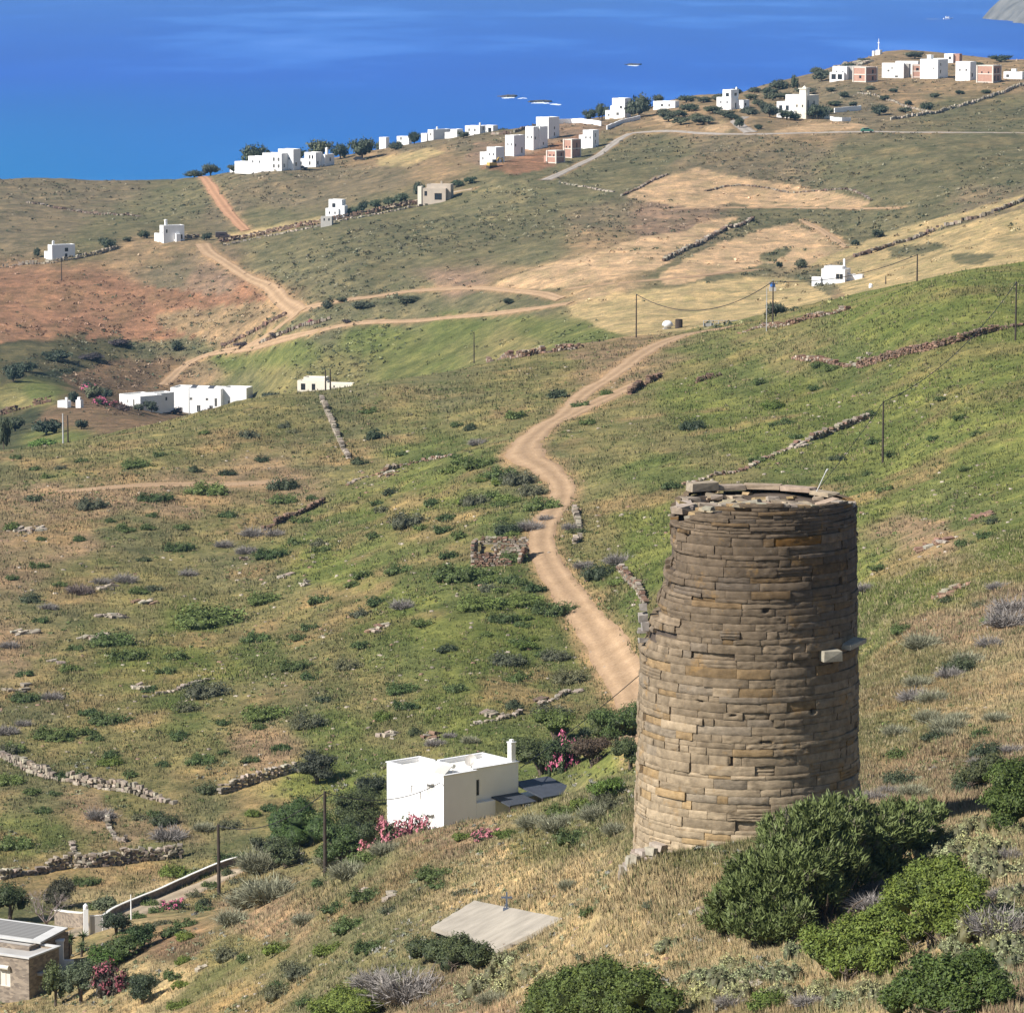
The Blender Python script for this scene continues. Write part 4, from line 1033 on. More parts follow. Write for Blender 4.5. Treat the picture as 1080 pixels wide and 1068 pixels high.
far('white_house', 1078, 84, 1600, -20, [dict(x=(-20, 0), y=(0, 9), z=(0, 8), S=W((3, 6, 2, 5))), dict(x=(-12, -7), y=(1, 6), z=(0, 11))], 'low white house cut by the right edge of the photo')
far('white_house', 1005, 67, 1780, -30, [dict(x=(-10, 0), y=(0, 10), z=(0, 10), S=W((5, 8, 4, 7))), dict(x=(-22, -10), y=(0, 8), z=(0, 5)), dict(x=(0, 6), y=(3, 10), z=(0, 10), mat=M_brick)], 'small white and pink house alone behind the ridge top row')
# chapel with mast on the headland
ch = far('chapel', 928, 58, 1830, -30, [dict(x=(-5, 0), y=(0, 6), z=(0, 5)), dict(x=(-9, -7), y=(0, 4), z=(0, 4))], 'tiny white chapel with a thin mast on the rocky headland', cat='chapel')
mb = MB(); mb.tube([(-1.2, 1.2, 2.1), (-1.2, 1.2, 7.2)], [.3, .12], 6); mb.box(-1.7, -.7, 1.1, 1.3, 5.2, 5.5); mb.build('mast', M_white, ch)
# valley houses
hI = far('white_house', 172.5, 256, 1285, -62, [dict(x=(-10, 0), y=(0, 24), z=(0, 18), E=W((3, 5, 10, 14), (12, 14, 3, 9), (18, 22, 3, 8))), dict(x=(-22, -10), y=(-1, 8), z=(0, 9)), dict(x=(0, 4), y=(13, 18), z=(0, 9))], 'white cubic house with a tall chimney at the bend of the walled lane')
chimney(hI, -1.5, 1.5, 5.3, .7, 1.6)
hJ = far('white_house', 55, 275, 1262, -58, [dict(x=(-10, 0), y=(0, 27), z=(0, 16.5), E=W((15, 19, 9, 13), (15, 18, 2, 7), kind='dark'), S=W((4, 6, 9, 12))), dict(x=(-19, -10), y=(0, 9), z=(0, 9), S=W((3, 5, 2, 6)))], 'white cubic house farthest left, below the olive hill')
chimney(hJ, -1.5, 1.2, 4.8, .6, 1.0)
far('white_house', 357, 232, 1225, -22, [dict(x=(-15, 0), y=(0, 12), z=(0, 12)), dict(x=(-14, 1), y=(6, 16), z=(0, 21), S=W((4, 8, 12.5, 17), kind='dark')), dict(x=(-1, 6), y=(2, 10), z=(0, 15))], 'stepped bright white house alone beside the walled lane')
mbg = far('garage', 350, 237.5, 1205, -10, [dict(x=(-12, 0), y=(0, 8), z=(0, 9), mat=M_grey)], 'plain grey concrete store in front of the stepped white house', cat='garage')
hK = far('beige_house', 470, 212, 1215, -12, [dict(x=(-26, 0), y=(0, 14), z=(0, 13), mat=M_beige, S=W((3, 6, 5, 10), (14, 22, 1, 8), kind='dark')), dict(x=(-22, 4), y=(6, 20), z=(0, 17), mat=M_beige), dict(x=(-30, -26), y=(-1, 6), z=(0, 15), mat=M_white2)], 'low beige stone house with a veranda behind a strip of olive trees')
chimney(hK, -2, 3, 4.6, .5, 1.1, M_beige)
# farm houses in the hollow
hL = far('white_house', 233, 437, 1075, -16, [dict(x=(-57, 0), y=(0, 28), z=(0, 27), S=W((22, 25, 14, 17), (40, 43, 14, 17), (50, 53, 8, 17), (30, 34, 2, 9), (44, 48, 2, 9))), dict(x=(0, 26), y=(8, 28), z=(0, 28), S=W((5, 7, 10, 14), (12, 16, 3, 12)))], 'big white farmhouse with two dark roof collectors in the hollow')
for x in (-9.5, -4.6):
    mb = MB(); mb.add([(x, 2, 6.45), (x + 1.6, 2, 6.45), (x + 2.1, 3.2, 7.2), (x + .5, 3.2, 7.2), (x, 2.1, 6.38), (x + 1.6, 2.1, 6.38), (x + 2.1, 3.3, 7.13), (x + .5, 3.3, 7.13)], [(0,1,2,3),(7,6,5,4),(0,4,5,1),(1,5,6,2),(2,6,7,3),(3,7,4,0)])
    mb.build('roof_collector', M_perg, hL)
far('white_house', 148, 432, 1060, -48, [dict(x=(-37, 0), y=(0, 30), z=(0, 14), S=W((14, 16, 5, 9), (24, 27, 0.5, 10)), E=W((4, 7, 3, 8), (12, 15, 3, 8))), dict(x=(-20, -4), y=(25, 48), z=(0, 15))], 'long low white farmhouse with a flat cream roof, left of the big farmhouse')
far('pale_house', 345, 414, 1000, -14, [dict(x=(-33, 0), y=(0, 14), z=(0, 12), mat=M_white2, S=W((4, 9, 2, 9), (16, 20, 2, 9), kind='dark')), dict(x=(-27, -3), y=(3, 18), z=(0, 15.5), mat=M_white2), dict(x=(0, 28), y=(0, 9), z=(0, 10.5), mat=M_white2)], 'pale grey low house behind the crest right of the farm')
far('white_annex', 71, 430, 1020, -25, [dict(x=(-12, 0), y=(0, 8), z=(0, 7)), dict(x=(-2, 0.5), y=(-1, 1), z=(0, 11))], 'low white yard building with a pillar beside red flowering bushes', cat='outbuilding')
far('white_annex', 85, 430, 1025, -25, [dict(x=(-6, 0), y=(0, 6), z=(0, 8)), dict(x=(-4.5, -1.5), y=(1, 4), z=(0, 11))], 'little white dovecote shaped outbuilding left of the pink oleanders', cat='outbuilding')
hM = far('white_house', 891, 298, 1000, -22, [dict(x=(-26, 0), y=(0, 20), z=(0, 14), S=W((16, 24, 3, 9))), dict(x=(-24, -4), y=(3, 17), z=(0, 16.5)), dict(x=(-36, -26), y=(-2, 3), z=(0, 5)), dict(x=(0, 16), y=(10, 16), z=(0, 8))], 'isolated low white house with a slim chimney among the straw fields')
chimney(hM, -1.2, 3.2, 3.6, .45, 1.7)
# ------------------------------------------------------------------ vegetation
leaf_m = attr_mat('leaves', rough=.6, var=.22, scale=1.2, upn=.15, spec=.25)
_nt2 = leaf_m.node_tree; _b2 = _nt2.nodes['Principled BSDF']; _oi = N(_nt2, 'ShaderNodeObjectInfo').outputs['Random']
_nt2.links.new(mixc(_nt2, 1, _b2.inputs['Base Color'].links[0].from_socket, ramp(_nt2, _oi, [(0, (.72, .82, .80)), (.5, (1, 1, 1)), (1, (1.28, 1.22, 1.0))]), 'MULTIPLY'), _b2.inputs['Base Color'])
twig_m = attr_mat('dry_twigs', rough=.9, var=.2, scale=3)
bark_m = plain('bark', (.11, .085, .065), .95, .3, 4)
petal_m = attr_mat('petals', rough=.6, var=.15, scale=3, upn=.2)
straw_m = attr_mat('grass_blades', rough=.9, var=.2, scale=.8, upn=.7)

def tris(cen, nrm, size, aspect=1.6, rng=RNG):
    """leaf triangles at points cen facing roughly nrm"""
    n = len(cen)
    r = rng.normal(size=(n, 3)); t = np.cross(nrm, r); t /= np.linalg.norm(t, axis=1, keepdims=True) + 1e-9
    b = np.cross(nrm, t); s = np.broadcast_to(np.asarray(size, float), (n,))[:, None]
    p0 = cen - t * s * .5; p1 = cen + t * s * .5; p2 = cen + b * s * aspect
    V = np.stack([p0, p1, p2], 1).reshape(-1, 3)
    return V
def unit(v): return v / (np.linalg.norm(v, axis=1, keepdims=True) + 1e-9)
def lobes_crown(rng, lobes, n, leaf, col, spray=6, up=.3, spread=.16, cvar=.28, jitter=.12, tips=None):
    """leaf triangles over a set of lobes (cx, cy, cz, rx, ry, rz); returns V, colours"""
    lobes = np.array(lobes, float)
    area = (lobes[:, 3] * lobes[:, 4] + lobes[:, 3] * lobes[:, 5] + lobes[:, 4] * lobes[:, 5]); pr = area / area.sum()
    m = max(1, n // spray)
    li = rng.choice(len(lobes), m, p=pr); L = lobes[li]
    d = unit(rng.normal(size=(m, 3))); d[:, 2] = np.abs(d[:, 2]) * .85 + d[:, 2] * .15
    # lumpy radius: sub-clumps on each lobe
    lump = 1 + .22 * (fbm(d[:, 0] * 2.2 + li * 7.1, d[:, 1] * 2.2 + d[:, 2] * 1.7, 5, 2) - .5) * 2
    rr = (1 - jitter * rng.random(m) ** 1.5 * 2.2)
    cen = L[:, :3] + d * L[:, 3:] * (rr * lump)[:, None]
    # inside other lobes -> drop
    keep = np.ones(m, bool)
    for q in lobes:
        e = (cen - q[:3]) / q[3:]; keep &= (e * e).sum(1) > .62
    cen = cen[keep]; d = d[keep]; li = li[keep]; m = len(cen)
    cc = np.array(col) * (1 + cvar * (rng.random((m, 1)) - .5) * 2) * (1 + .35 * (fbm(cen[:, :1] * 1.1, cen[:, 1:2] * 1.1 + cen[:, 2:] * .9, 9, 2) - .5))
    if tips is not None:
        w = (rng.random((m, 1)) < .35) * .6
        cc = cc * (1 - w) + np.array(tips) * w
    c2 = np.repeat(cen, spray, 0); d2 = np.repeat(d, spray, 0)
    c2 = c2 + rng.normal(size=c2.shape) * spread * np.array((1, 1, .8))
    nn = unit(d2 + np.array((0, 0, up)) + rng.normal(size=c2.shape) * .75)
    V = tris(c2, nn, leaf * rng.uniform(.6, 1.3, len(c2)), rng=rng)
    return V, np.repeat(np.repeat(cc, spray, 0), 3, 0)
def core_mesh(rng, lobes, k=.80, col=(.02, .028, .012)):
    """an uneven inner mass filling the crown below the outer leaves, shade put into its dark colour"""
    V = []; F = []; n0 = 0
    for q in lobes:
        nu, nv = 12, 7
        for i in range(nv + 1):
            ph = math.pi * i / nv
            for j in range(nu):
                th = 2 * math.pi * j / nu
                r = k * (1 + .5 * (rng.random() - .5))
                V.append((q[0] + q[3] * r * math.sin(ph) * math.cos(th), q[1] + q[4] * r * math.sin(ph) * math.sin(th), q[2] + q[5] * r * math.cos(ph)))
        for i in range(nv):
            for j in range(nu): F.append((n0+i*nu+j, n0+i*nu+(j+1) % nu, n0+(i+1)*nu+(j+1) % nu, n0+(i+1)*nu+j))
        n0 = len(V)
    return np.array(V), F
def needle_crown(rng, lobes, n, L0, col, tips, spray=20):
    """feathery upright sprays: thin blades that point outwards and up"""
    lobes = np.array(lobes, float); ar = lobes[:, 3] * lobes[:, 5]; m = n // spray
    li = rng.choice(len(lobes), m, p=ar / ar.sum()); L = lobes[li]; d = unit(rng.normal(size=(m, 3))); d[:, 2] = abs(d[:, 2]) * .9 + d[:, 2] * .1
    rr = 1 - .55 * rng.random(m) ** 1.2; lump = 1 + 1.1 * (fbm(d[:, 0] * 3 + li * 3.1, d[:, 1] * 3 + d[:, 2] * 2, 5, 2) - .5)
    cen = L[:, :3] + d * L[:, 3:] * (rr * lump)[:, None]; keep = np.ones(m, bool)
    for q in lobes: e = (cen - q[:3]) / q[3:]; keep &= (e * e).sum(1) > .38
    cen, d = cen[keep], d[keep]; m = len(cen); out = unit(d * .8 + np.array((0, 0, .9)) + rng.normal(size=d.shape) * .25)
    t = rng.random((m, 1)); base = np.array(col) * rng.uniform(.7, 1.25, (m, 1)) * (1 - .4 * t) + np.array(tips) * .4 * t
    br = rng.random((m, 1)) < .05; base = np.where(br, np.array((.16, .135, .085)), base)
    C2 = np.repeat(cen, spray, 0); O2 = np.repeat(out, spray, 0); k = len(C2)
    h = rng.random((k, 1)); C2 = C2 + O2 * (h - .35) * L0 * 1.5 + rng.normal(size=(k, 3)) * L0 * .22
    D2 = unit(O2 + rng.normal(size=(k, 3)) * .42); s = unit(np.cross(D2, rng.normal(size=(k, 3)))) * L0 * .13
    V = np.stack([C2 - s, C2 + s, C2 + D2 * L0 * rng.uniform(.5, 1.0, (k, 1))], 1).reshape(-1, 3)
    return V, np.repeat(np.repeat(base, spray, 0) * (.85 + .3 * h), 3, 0)
def build_tri(name, V, col, mat, parent=None, core=None, ccol=None):
    me = bpy.data.meshes.new(name)
    n = len(V) // 3
    cv = np.zeros((0, 3)); cf = np.zeros((0, 3), int); cc = np.zeros((0, 3))
    if core is not None:
        cv, f4 = core; f4 = np.array(f4); cf = np.concatenate([f4[:, [0, 1, 2]], f4[:, [0, 2, 3]]]); cc = np.tile(np.array(ccol), (len(cv), 1))  # core takes a darkened leaf colour in place of shade inside the foliage
    VV = np.concatenate([V, cv]); FF = np.concatenate([np.arange(n * 3).reshape(n, 3), cf + n * 3]); CC = np.concatenate([col, cc])
    return np_mesh(name, VV, FF, mat, CC, parent=parent)
def rlobes(rng, n, rx, ry, rz, sub=.5):
    """an irregular low mound: lobes of unequal size and height scattered over an ellipse; base at z = 0"""
    L = [(rng.normal() * .12, rng.normal() * .12, rz * .15, rx * .55, ry * .55, rz * rng.uniform(.6, .8))]
    for k in range(n):
        a = 2 * math.pi * (k + rng.random() * 1.3) / n; t = rng.uniform(.35, .85)
        s = rng.uniform(.22, .52) * (1.2 - .5 * t)
        L.append((math.cos(a) * rx * t, math.sin(a) * ry * t, rz * rng.uniform(0, .25), rx * s, ry * s, rz * rng.uniform(.35, .95) * (1.15 - .5 * t)))
    return L
PROTO = {}
def shrub_proto(key, seed, n, leaf, col, shape=(1, 1, .7), nl=6, **k):
    n = int(n * 2.0); k.setdefault('jitter', .26); k.setdefault('cvar', .36)
    """unit sized shrub (radius about 1) kept as mesh data"""
    rng = np.random.default_rng(seed)
    L = rlobes(rng, nl, *shape)
    V, c = lobes_crown(rng, L, n, leaf, col, **k)
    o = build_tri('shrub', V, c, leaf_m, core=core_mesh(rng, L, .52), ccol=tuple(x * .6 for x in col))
    PROTO.setdefault(key, []).append(o); C.objects.unlink(o)
DG = (.076, .104, .034); DG2 = (.058, .072, .036); MG = (.096, .128, .038); OG = (.098, .100, .058); GR = (.20, .185, .155); BG = (.104, .136, .026)
for s in range(5): shrub_proto('green', 100 + s, 1500, .085, DG, (1.1, 1, .78), 6, spray=5, spread=.07)
for s in range(3): shrub_proto('bluegreen', 120 + s, 1500, .085, DG2, (1.05, 1, .88), 6, spray=5, spread=.07)
for s in range(3): shrub_proto('midgreen', 130 + s, 1700, .09, MG, (1.15, 1, .70), 7, spray=5, spread=.08)
for s in range(3): shrub_proto('olive', 140 + s, 1300, .09, OG, (1.1, 1, .7), 6, spray=5, spread=.10)
for s in range(3): shrub_proto('round', 150 + s, 2200, .075, DG2, (1, 1, 1.0), 8, spray=5, spread=.07)
for s in range(4):
    rngL = (DG, MG, DG2, OG)[s]
    shrub_proto(('big_green', 'big_green', 'big_dark', 'big_green')[s], 250 + s, 3600, .062, rngL, (1.1, 1, .85), 14, spray=6, spread=.08, jitter=.3, cvar=.4)
for s in range(2): shrub_proto('bright', 160 + s, 2400, .065, BG, (1.05, 1, .75), 8, spray=5, spread=.05)
def twig_proto(key, seed, n, col, h=.8, w=.016):
    rng = np.random.default_rng(seed)
    a = rng.uniform(0, 2*math.pi, n); r0 = rng.random(n) ** .7 * .45; out = rng.uniform(.1, .75, n)
    p0 = np.stack([np.cos(a) * r0, np.sin(a) * r0, np.zeros(n) - .05], 1)
    p1 = p0 + np.stack([np.cos(a) * out, np.sin(a) * out, rng.uniform(.35, 1, n) * h * (1.1 - out * .55)], 1) + rng.normal(size=(n, 3)) * .08
    # side twigs near the tops
    t = rng.uniform(.3, .9, (n, 1)); q0 = p0 + (p1 - p0) * t; q1 = q0 + (p1 - p0) * .3 + rng.normal(size=(n, 3)) * .12
    A = np.concatenate([p0, q0]); B = np.concatenate([p1, q1]); m = len(A)
    s = np.cross(unit(B - A), rng.normal(size=(m, 3))); s = unit(s) * w
    V = np.stack([A - s, A + s, B], 1).reshape(-1, 3)
    c = np.repeat(np.array(col) * rng.uniform(.6, 1.35, (m, 1)), 3, 0)
    o = build_tri('shrub', V, c, twig_m); PROTO.setdefault(key, []).append(o); C.objects.unlink(o)
for s in range(3): twig_proto('grey', 170 + s, 900, (.25, .225, .205), .75)
for s in range(2): twig_proto('purple', 180 + s, 900, (.185, .145, .130), .65)
for s in range(3): twig_proto('silver', 190 + s, 1500, (.25, .245, .165), .95)
def phlomis_proto(seed, col=(.30, .305, .150)):
    rng = np.random.default_rng(seed); L = rlobes(rng, 9, 1, 1, 1.0)
    V, c = lobes_crown(rng, L, 2300, .06, col, spray=4, spread=.045, up=.8, cvar=.4, jitter=.35)
    o = build_tri('shrub', V, c, leaf_m, core=core_mesh(rng, L, .66), ccol=(.10, .095, .05)); PROTO.setdefault('pale', []).append(o); C.objects.unlink(o)
for s in range(3): phlomis_proto(200 + s)
phlomis_proto(204, (.24, .26, .13))
def oleander_proto(key, seed, leafc, flower, fn):
    rng = np.random.default_rng(seed); L = rlobes(rng, 7, 1, 1, 1.0)
    V, c = lobes_crown(rng, L, 2600, .085, leafc, spray=5, spread=.07, jitter=.25)
    o = build_tri('shrub', V, c, leaf_m, core=core_mesh(rng, L, .55), ccol=tuple(x * .6 for x in leafc))
    V, c = lobes_crown(rng, [(a, b, z, x * 1.05, y * 1.05, w * 1.05) for a, b, z, x, y, w in L], fn, .085, flower, spray=7, spread=.05, cvar=.2, jitter=.03)
    f = build_tri('flowers', V, c, petal_m, parent=o); C.objects.unlink(o)
    C.objects.unlink(f); PROTO.setdefault(key, []).append(o)
for s in range(2):
    oleander_proto('pink', 210 + s, (.05, .07, .03), (.62, .16, .27), 900)
    oleander_proto('rose', 214 + s, (.06, .07, .03), (.50, .19, .22), 1300)
    oleander_proto('maroon', 218 + s, (.06, .045, .03), (.28, .09, .11), 700)

def put(key, loc, r, label, cat, group=None, name='shrub', rz=None, sz=1.0, sx=1.0, i=None):
    pr = PROTO[key]; p = pr[(random.randrange(len(pr)) if i is None else i % len(pr))]
    o = p.copy(); C.objects.link(o); o.name = name
    for ch in p.children:
        k = ch.copy(); C.objects.link(k); k.parent = o
    o.location = loc; o.scale = (r * sx, r, r * sz); o.rotation_euler = (0, 0, random.uniform(0, 6.28) if rz is None else rz)
    tag(o, label, cat, group)
    return o

# ---- shrubs read off the photograph: pixel of the base, width in pixels, look
SH = []
def rd(ox, oy, sc, text):
    for t in text.split('|'):
        p = t.split(); SH.append((ox + float(p[0]) / sc, oy + float(p[1]) / sc, (float(p[2]) if len(p) > 2 else 40) / sc, p[3] if len(p) > 3 else 'green'))
rd(0, 440, 2.967, "780 62 70 olive|50 130|110 165|190 162 40 olive|255 140|145 190|500 122|425 155 80 olive|640 52|890 32 50 olive|920 48 40 olive|820 138 50 bluegreen|610 170 50 bluegreen|712 180 50 bluegreen|105 262 60 bluegreen|290 285 90|490 260 90 olive|645 238 110 midgreen|885 225 90 bluegreen|885 268 75|975 258|478 312|345 328|247 385 50|390 355 60|460 350 50|570 350 50|565 415 75|715 312 55|40 350 70|130 385 40|120 470 50|38 508 40|185 528 45|95 578 70 bluegreen|450 450 45 bluegreen|860 435 90 midgreen|930 398 60|945 330 60|825 580 90|655 650 190 midgreen|350 710 120 midgreen|405 755 100|555 755 70|650 870 130 midgreen|575 915 75|90 885 80|80 808 50|240 728 50|215 795 70|800 700 80|930 695 50|1000 580 70|970 665 60|930 785 80|970 820 60|830 940 130 olive|970 965 100|1012 890 60 bluegreen|350 955 100|470 858 50|190 1000 120 olive|560 1000 60|350 1062 70|700 1052|885 1040 60|40 1045 75|790 370 75 grey|700 405 60 grey|770 425 70 grey|390 515 80 grey|250 550 90 purple|320 520 60 grey|165 880 70 grey|20 990 80 grey|30 720 60 grey|150 600 60 grey|590 495 60 grey|1000 400 60 olive|1010 420 50|860 370 60 grey|430 550 60|560 1010 50|700 960 50|270 990 60|480 540 60 olive|130 640 50|520 800 60|280 930 60")
rd(360, 400, 2.967, "85 105 50|105 185 70 bluegreen|55 265 60 bluegreen|155 358 55 bluegreen|110 392|190 238|360 148 40|405 158 50 bluegreen|425 205 60 grey|300 245 40|440 270 90 midgreen|500 305 90|555 325 100|600 360 80|630 405 100|590 470 90 grey|640 440 50 grey|545 122 70|680 55 70 bluegreen|750 85 50|830 48 50|775 140 50|215 455 110 midgreen|330 440 60|320 478 60|420 390 80|100 495 60|370 495 70|340 558 70|390 620 140 midgreen|520 480 80 bluegreen|535 570 80|180 605 80|70 620 70|38 648 50|110 705 70|60 740 70 olive|190 715 80 grey|250 768 60|430 715 120 midgreen|510 755 80|575 705 100|670 730 110|530 635 70|330 850 65 bluegreen|520 890 100 midgreen|670 875 80|540 945 60|360 975 70|190 980 90|200 1030 70|720 945 110 midgreen|540 1028 70 bluegreen|660 1055 110 midgreen|60 838 60|20 905 80|805 620 100 bluegreen|760 590 70 grey|865 575 90 grey|860 640 60 midgreen|905 708 60|720 468 60 grey|745 480 50 bluegreen|1000 450 60 bluegreen|1030 340 60|430 620 60|470 660 70 olive|250 470 50|280 395 50|130 415 60 olive|510 510 60|560 640 60|600 660 70")
rd(720, 380, 2.967, "240 75 50|285 150 75 bright|30 215 80 bluegreen|330 198 50|230 315 50|487 312 50 bluegreen|358 245 45|590 172 50|655 300 50|595 260 50|785 250 45|812 125|870 185 50|920 235 45|885 345 45|635 408 50|500 375 45|970 510 50 bluegreen|575 720 75 grey|620 655 60|690 850 75|830 755 50 bluegreen|985 715 70 grey|1030 790 110 grey|980 825 60 bright|960 895 70 grey|930 770 60 olive|750 900 90 silver|870 970 80 bluegreen|740 1020 70 silver|835 990 70 grey|730 1065 90 grey|580 360|290 205 45|415 92 45|470 30 50|420 20 50|880 580 60|950 555 60")
# left foot of the slope and the scrub around the walls
rd(0, 740, 3.257, "380 215 80 bright|640 30 80|450 255 70|560 220 50|250 260 80|690 210 90|860 205 60|710 310 80 bluegreen|30 175 80|110 315 60|150 380 60|345 400 110 grey|560 420 90 bluegreen|580 470 130 grey|30 280 90|50 500 110|890 90 60|1040 90 80|960 165 60|1060 240 60 bluegreen|480 400 60 olive|700 440 70 silver|790 430 80 olive|330 130 60|230 130 60|80 80 60 grey|600 595 110 bright|530 390 60|680 600 70 midgreen|300 625 80|370 690 50 olive|320 710 60|800 540 90 olive|870 390 60 bright|930 370 60|190 320 40|620 130 50|960 860 80 bright|790 880 80|840 890 50|960 985 60|600 800 70|640 770 60|700 700 70 bluegreen|880 640 90 midgreen|860 700 120 silver|960 640 80 silver|800 760 90 silver|1050 760 70 silver|1000 910 60 olive|520 700 60|500 985 90 bluegreen|600 950 60|450 960 60 bluegreen|490 690 70 bluegreen|960 1010 80|1040 940 90 olive|1050 1040 60")
rd(330, 740, 3.257, "440 600 90 midgreen|130 600 110 silver|60 560 100 silver|160 560 80|440 640 60|30 630 60|80 720 70|200 670 90 midgreen|60 860 80 bright|210 850 80|130 780 90|250 520 80 silver|200 540 70|920 470 100 midgreen|850 440 110 silver|980 400 100 silver|1020 340 90 silver|760 430 90 silver|880 420 60 silver|1040 450 70 silver|960 730 70|930 880 50 olive|680 900 70 pale|560 1000 90 pale|820 960 60 pale|740 850 60 olive|640 950 80 pale|880 640 60 silver|300 950 60 olive|520 660 60 olive|270 720 60 olive|350 110 60 bluegreen|420 150 70 grey|470 120 50 grey|940 110 70 bluegreen|240 60 80 bright|540 140 60 silver")
rd(720, 740, 3.0, "270 960 110 bright|830 110 60 silver|780 60 70 silver|800 120 70 bluegreen|680 175 60|900 280 80 bluegreen|940 200 60 grey|650 290 60 grey|690 260 80 bluegreen|960 170 80 bluegreen|1040 160 60 grey|600 310 70 grey|960 410 60 bright|760 340 60 midgreen|730 300 80 silver|870 60 60 silver|950 110 60|1060 260 90 bright|990 60 60 silver|820 470 110 pale|870 500 90 pale|920 480 90 pale|990 480 80 pale|960 520 80 pale|760 520 70 pale|1040 430 60 pale|700 560 80 pale|160 850 70 pale|220 880 70 pale|100 880 70 pale|60 930 70 pale|330 880 80 pale|300 930 60 pale|150 960 80 grey|50 880 60 pale|400 960 90 grey|500 960 70 pale|440 910 60 pale|600 830 80 pale|640 940 70 pale|560 940 60 pale|880 700 60 pale|1000 620 70 grey|1060 620 90 grey|1010 680 80 pale|960 740 110 pale|1060 800 100 pale|900 840 90 pale|1050 700 80 pale|860 900 80 pale|350 800 60 pale|560 640 90 grey|620 600 90 grey|700 800 90 grey|640 850 60 grey|760 740 70 grey|20 880 60 olive|600 440 50 pale|180 620 40 olive")
rd(0, 0, 1, "975 885 30 pale|1000 892 28 pale|1025 880 26 pale|1045 902 28 pale|990 905 24 pale|1060 925 30 pale|1040 925 26 pale|1070 950 26 pale|930 880 22 pale|915 1050 26 pale|890 1058 26 pale|760 1042 28 pale|785 1052 26 pale|830 1052 26 pale|745 1058 24 pale|1055 1000 28 pale|1072 1018 26 pale|870 1052 24 pale|800 1032 22 pale|1010 1000 22 pale|720 1020 20 olive|1030 868 22 olive|1065 905 24 grey|905 965 20 grey|1060 1035 24 pale|705 1000 18 pale|560 1030 20 pale|540 1045 24 pale|520 1058 26 silver|1000 770 30 silver|985 740 26 silver|1020 700 26 silver|945 775 22 silver|690 955 18 olive")
rd(0, 0, 1, "120 975 22 green|145 968 20 midgreen|165 962 18 green|205 945 20 olive|222 935 20 green|240 922 18 bluegreen|170 975 20 olive|215 960 18 green|110 950 16 olive|150 945 14 green|250 930 18 olive|600 858 26 midgreen|615 850 24 bright|630 856 24 green|648 850 26 olive|590 868 20 olive|660 845 20 green")
# which zone a shrub stands in, in words one can find in the photograph
def zone(px, py):
    if py < 445 and px < 700: return 'behind the grassy crest'
    if px > 905 or (px > 700 and py < 510):
        if py < 400: return 'high on the green slope right of the road'
        if py < 500: return 'on the green slope around the single pole above the tower'
        if py < 620: return 'on the green slope beside the tower top'
        if py < 760: return 'on the dry slope beside the middle of the tower'
        if py < 880: return 'on the slope right of the tower foot'
        return 'in the lower right corner scrub'
    if py > 880: 
        if px > 700: return 'below the big dark bush'
        if px > 560: return 'on the straw slope below the tower'
        if px > 400: return 'around the concrete slab'
        if px > 270: return 'between the near pole and the slab'
        if px > 120: return 'beside the second pole and the capped wall'
        return 'above the brown stone house'
    if py > 780:
        if px > 560: return 'between the white house and the tower'
        if px > 330: return 'just around the white house'
        if px > 180: return 'between the field walls left of the white house'
        return 'around the long field wall at the left edge'
    if px > 560: return ('beside the road bend near the tower' if py > 540 else 'beside the road above its bend')
    if py < 520:
        return 'near the crest left of the road' if px > 330 else ('above the pale slope track' if px > 120 else 'on the far left crest')
    if py < 620: return ('around the ruined hut' if px > 430 else 'below the dark retaining wall' if px > 200 else 'below the pale slope track')
    if py < 700: return ('below the ruined hut' if px > 430 else 'on the middle of the left slope' if px > 180 else 'at the left edge halfway up')
    return ('above the white house' if px > 360 else 'on the lower left slope' if px > 150 else 'at the left edge above the field wall')
KW = dict(green='dark green low shrub', bluegreen='dark rounded shrub', midgreen='mid green spreading shrub', olive='olive green low shrub', grey='leafless grey thorny shrub', purple='purplish bare thorny shrub',
          silver='silvery feathery shrub', pale='pale yellow green woolly shrub', bright='bright green leafy shrub', round='round dark bush')
def put_shrub(px, py, w, key, nm='shrub'):
    p = P(px, py)
    r = w * p.y / F_PX / 2 * 1.12 * (1.3 if p.y < 300 else 1.0) * {'pale': 1.3, 'silver': 1.05}.get(key, 1)
    size = 'small' if w < 17 else ('large' if w > 34 else 'medium')
    sz = {'green': 1.0, 'midgreen': .9, 'olive': .85, 'pale': 1.0, 'silver': .8, 'grey': .9}.get(key, 1.0)
    p.z -= .04 * r
    rz = None
    sx = 1.0
    if w > 24 and key in ('green', 'midgreen', 'olive'): rz = random.uniform(.2, .9); sx = 1.15
    big = w > 24 and key in ('green', 'midgreen', 'olive', 'bluegreen')
    put(('big_dark' if key == 'bluegreen' else 'big_green') if big else key, p, r, f'{size} {KW[key]} {zone(px, py)}', nm.replace('_', ' '), f'{KW[key]}s {zone(px, py)}', nm, rz=rz, sz=sz, sx=sx)
for k_ in range(34):
    t_ = random.random(); SH.append((float(np.interp(t_, [0, .3, .6, 1], [530, 545, 545, 600])) - abs(random.gauss(0, 26)), 480 + 250 * t_, random.uniform(11, 24), random.choice(['green', 'midgreen', 'midgreen', 'bright'])))
SH = [q for q in SH if not (655 < q[0] < 912 and 515 < q[1] < 885)]
SH.sort(key=lambda q: -q[2])
_left = {'shrub': 285, 'thorny_shrub': 285, 'woolly_shrub': 285}; _rest = []
for q in SH:
    nm = {'grey': 'thorny_shrub', 'purple': 'thorny_shrub', 'silver': 'woolly_shrub', 'pale': 'woolly_shrub'}.get(q[3], 'shrub')
    if _left[nm] > 0: _left[nm] -= 1; put_shrub(*q, nm)
    else: _rest.append(q)
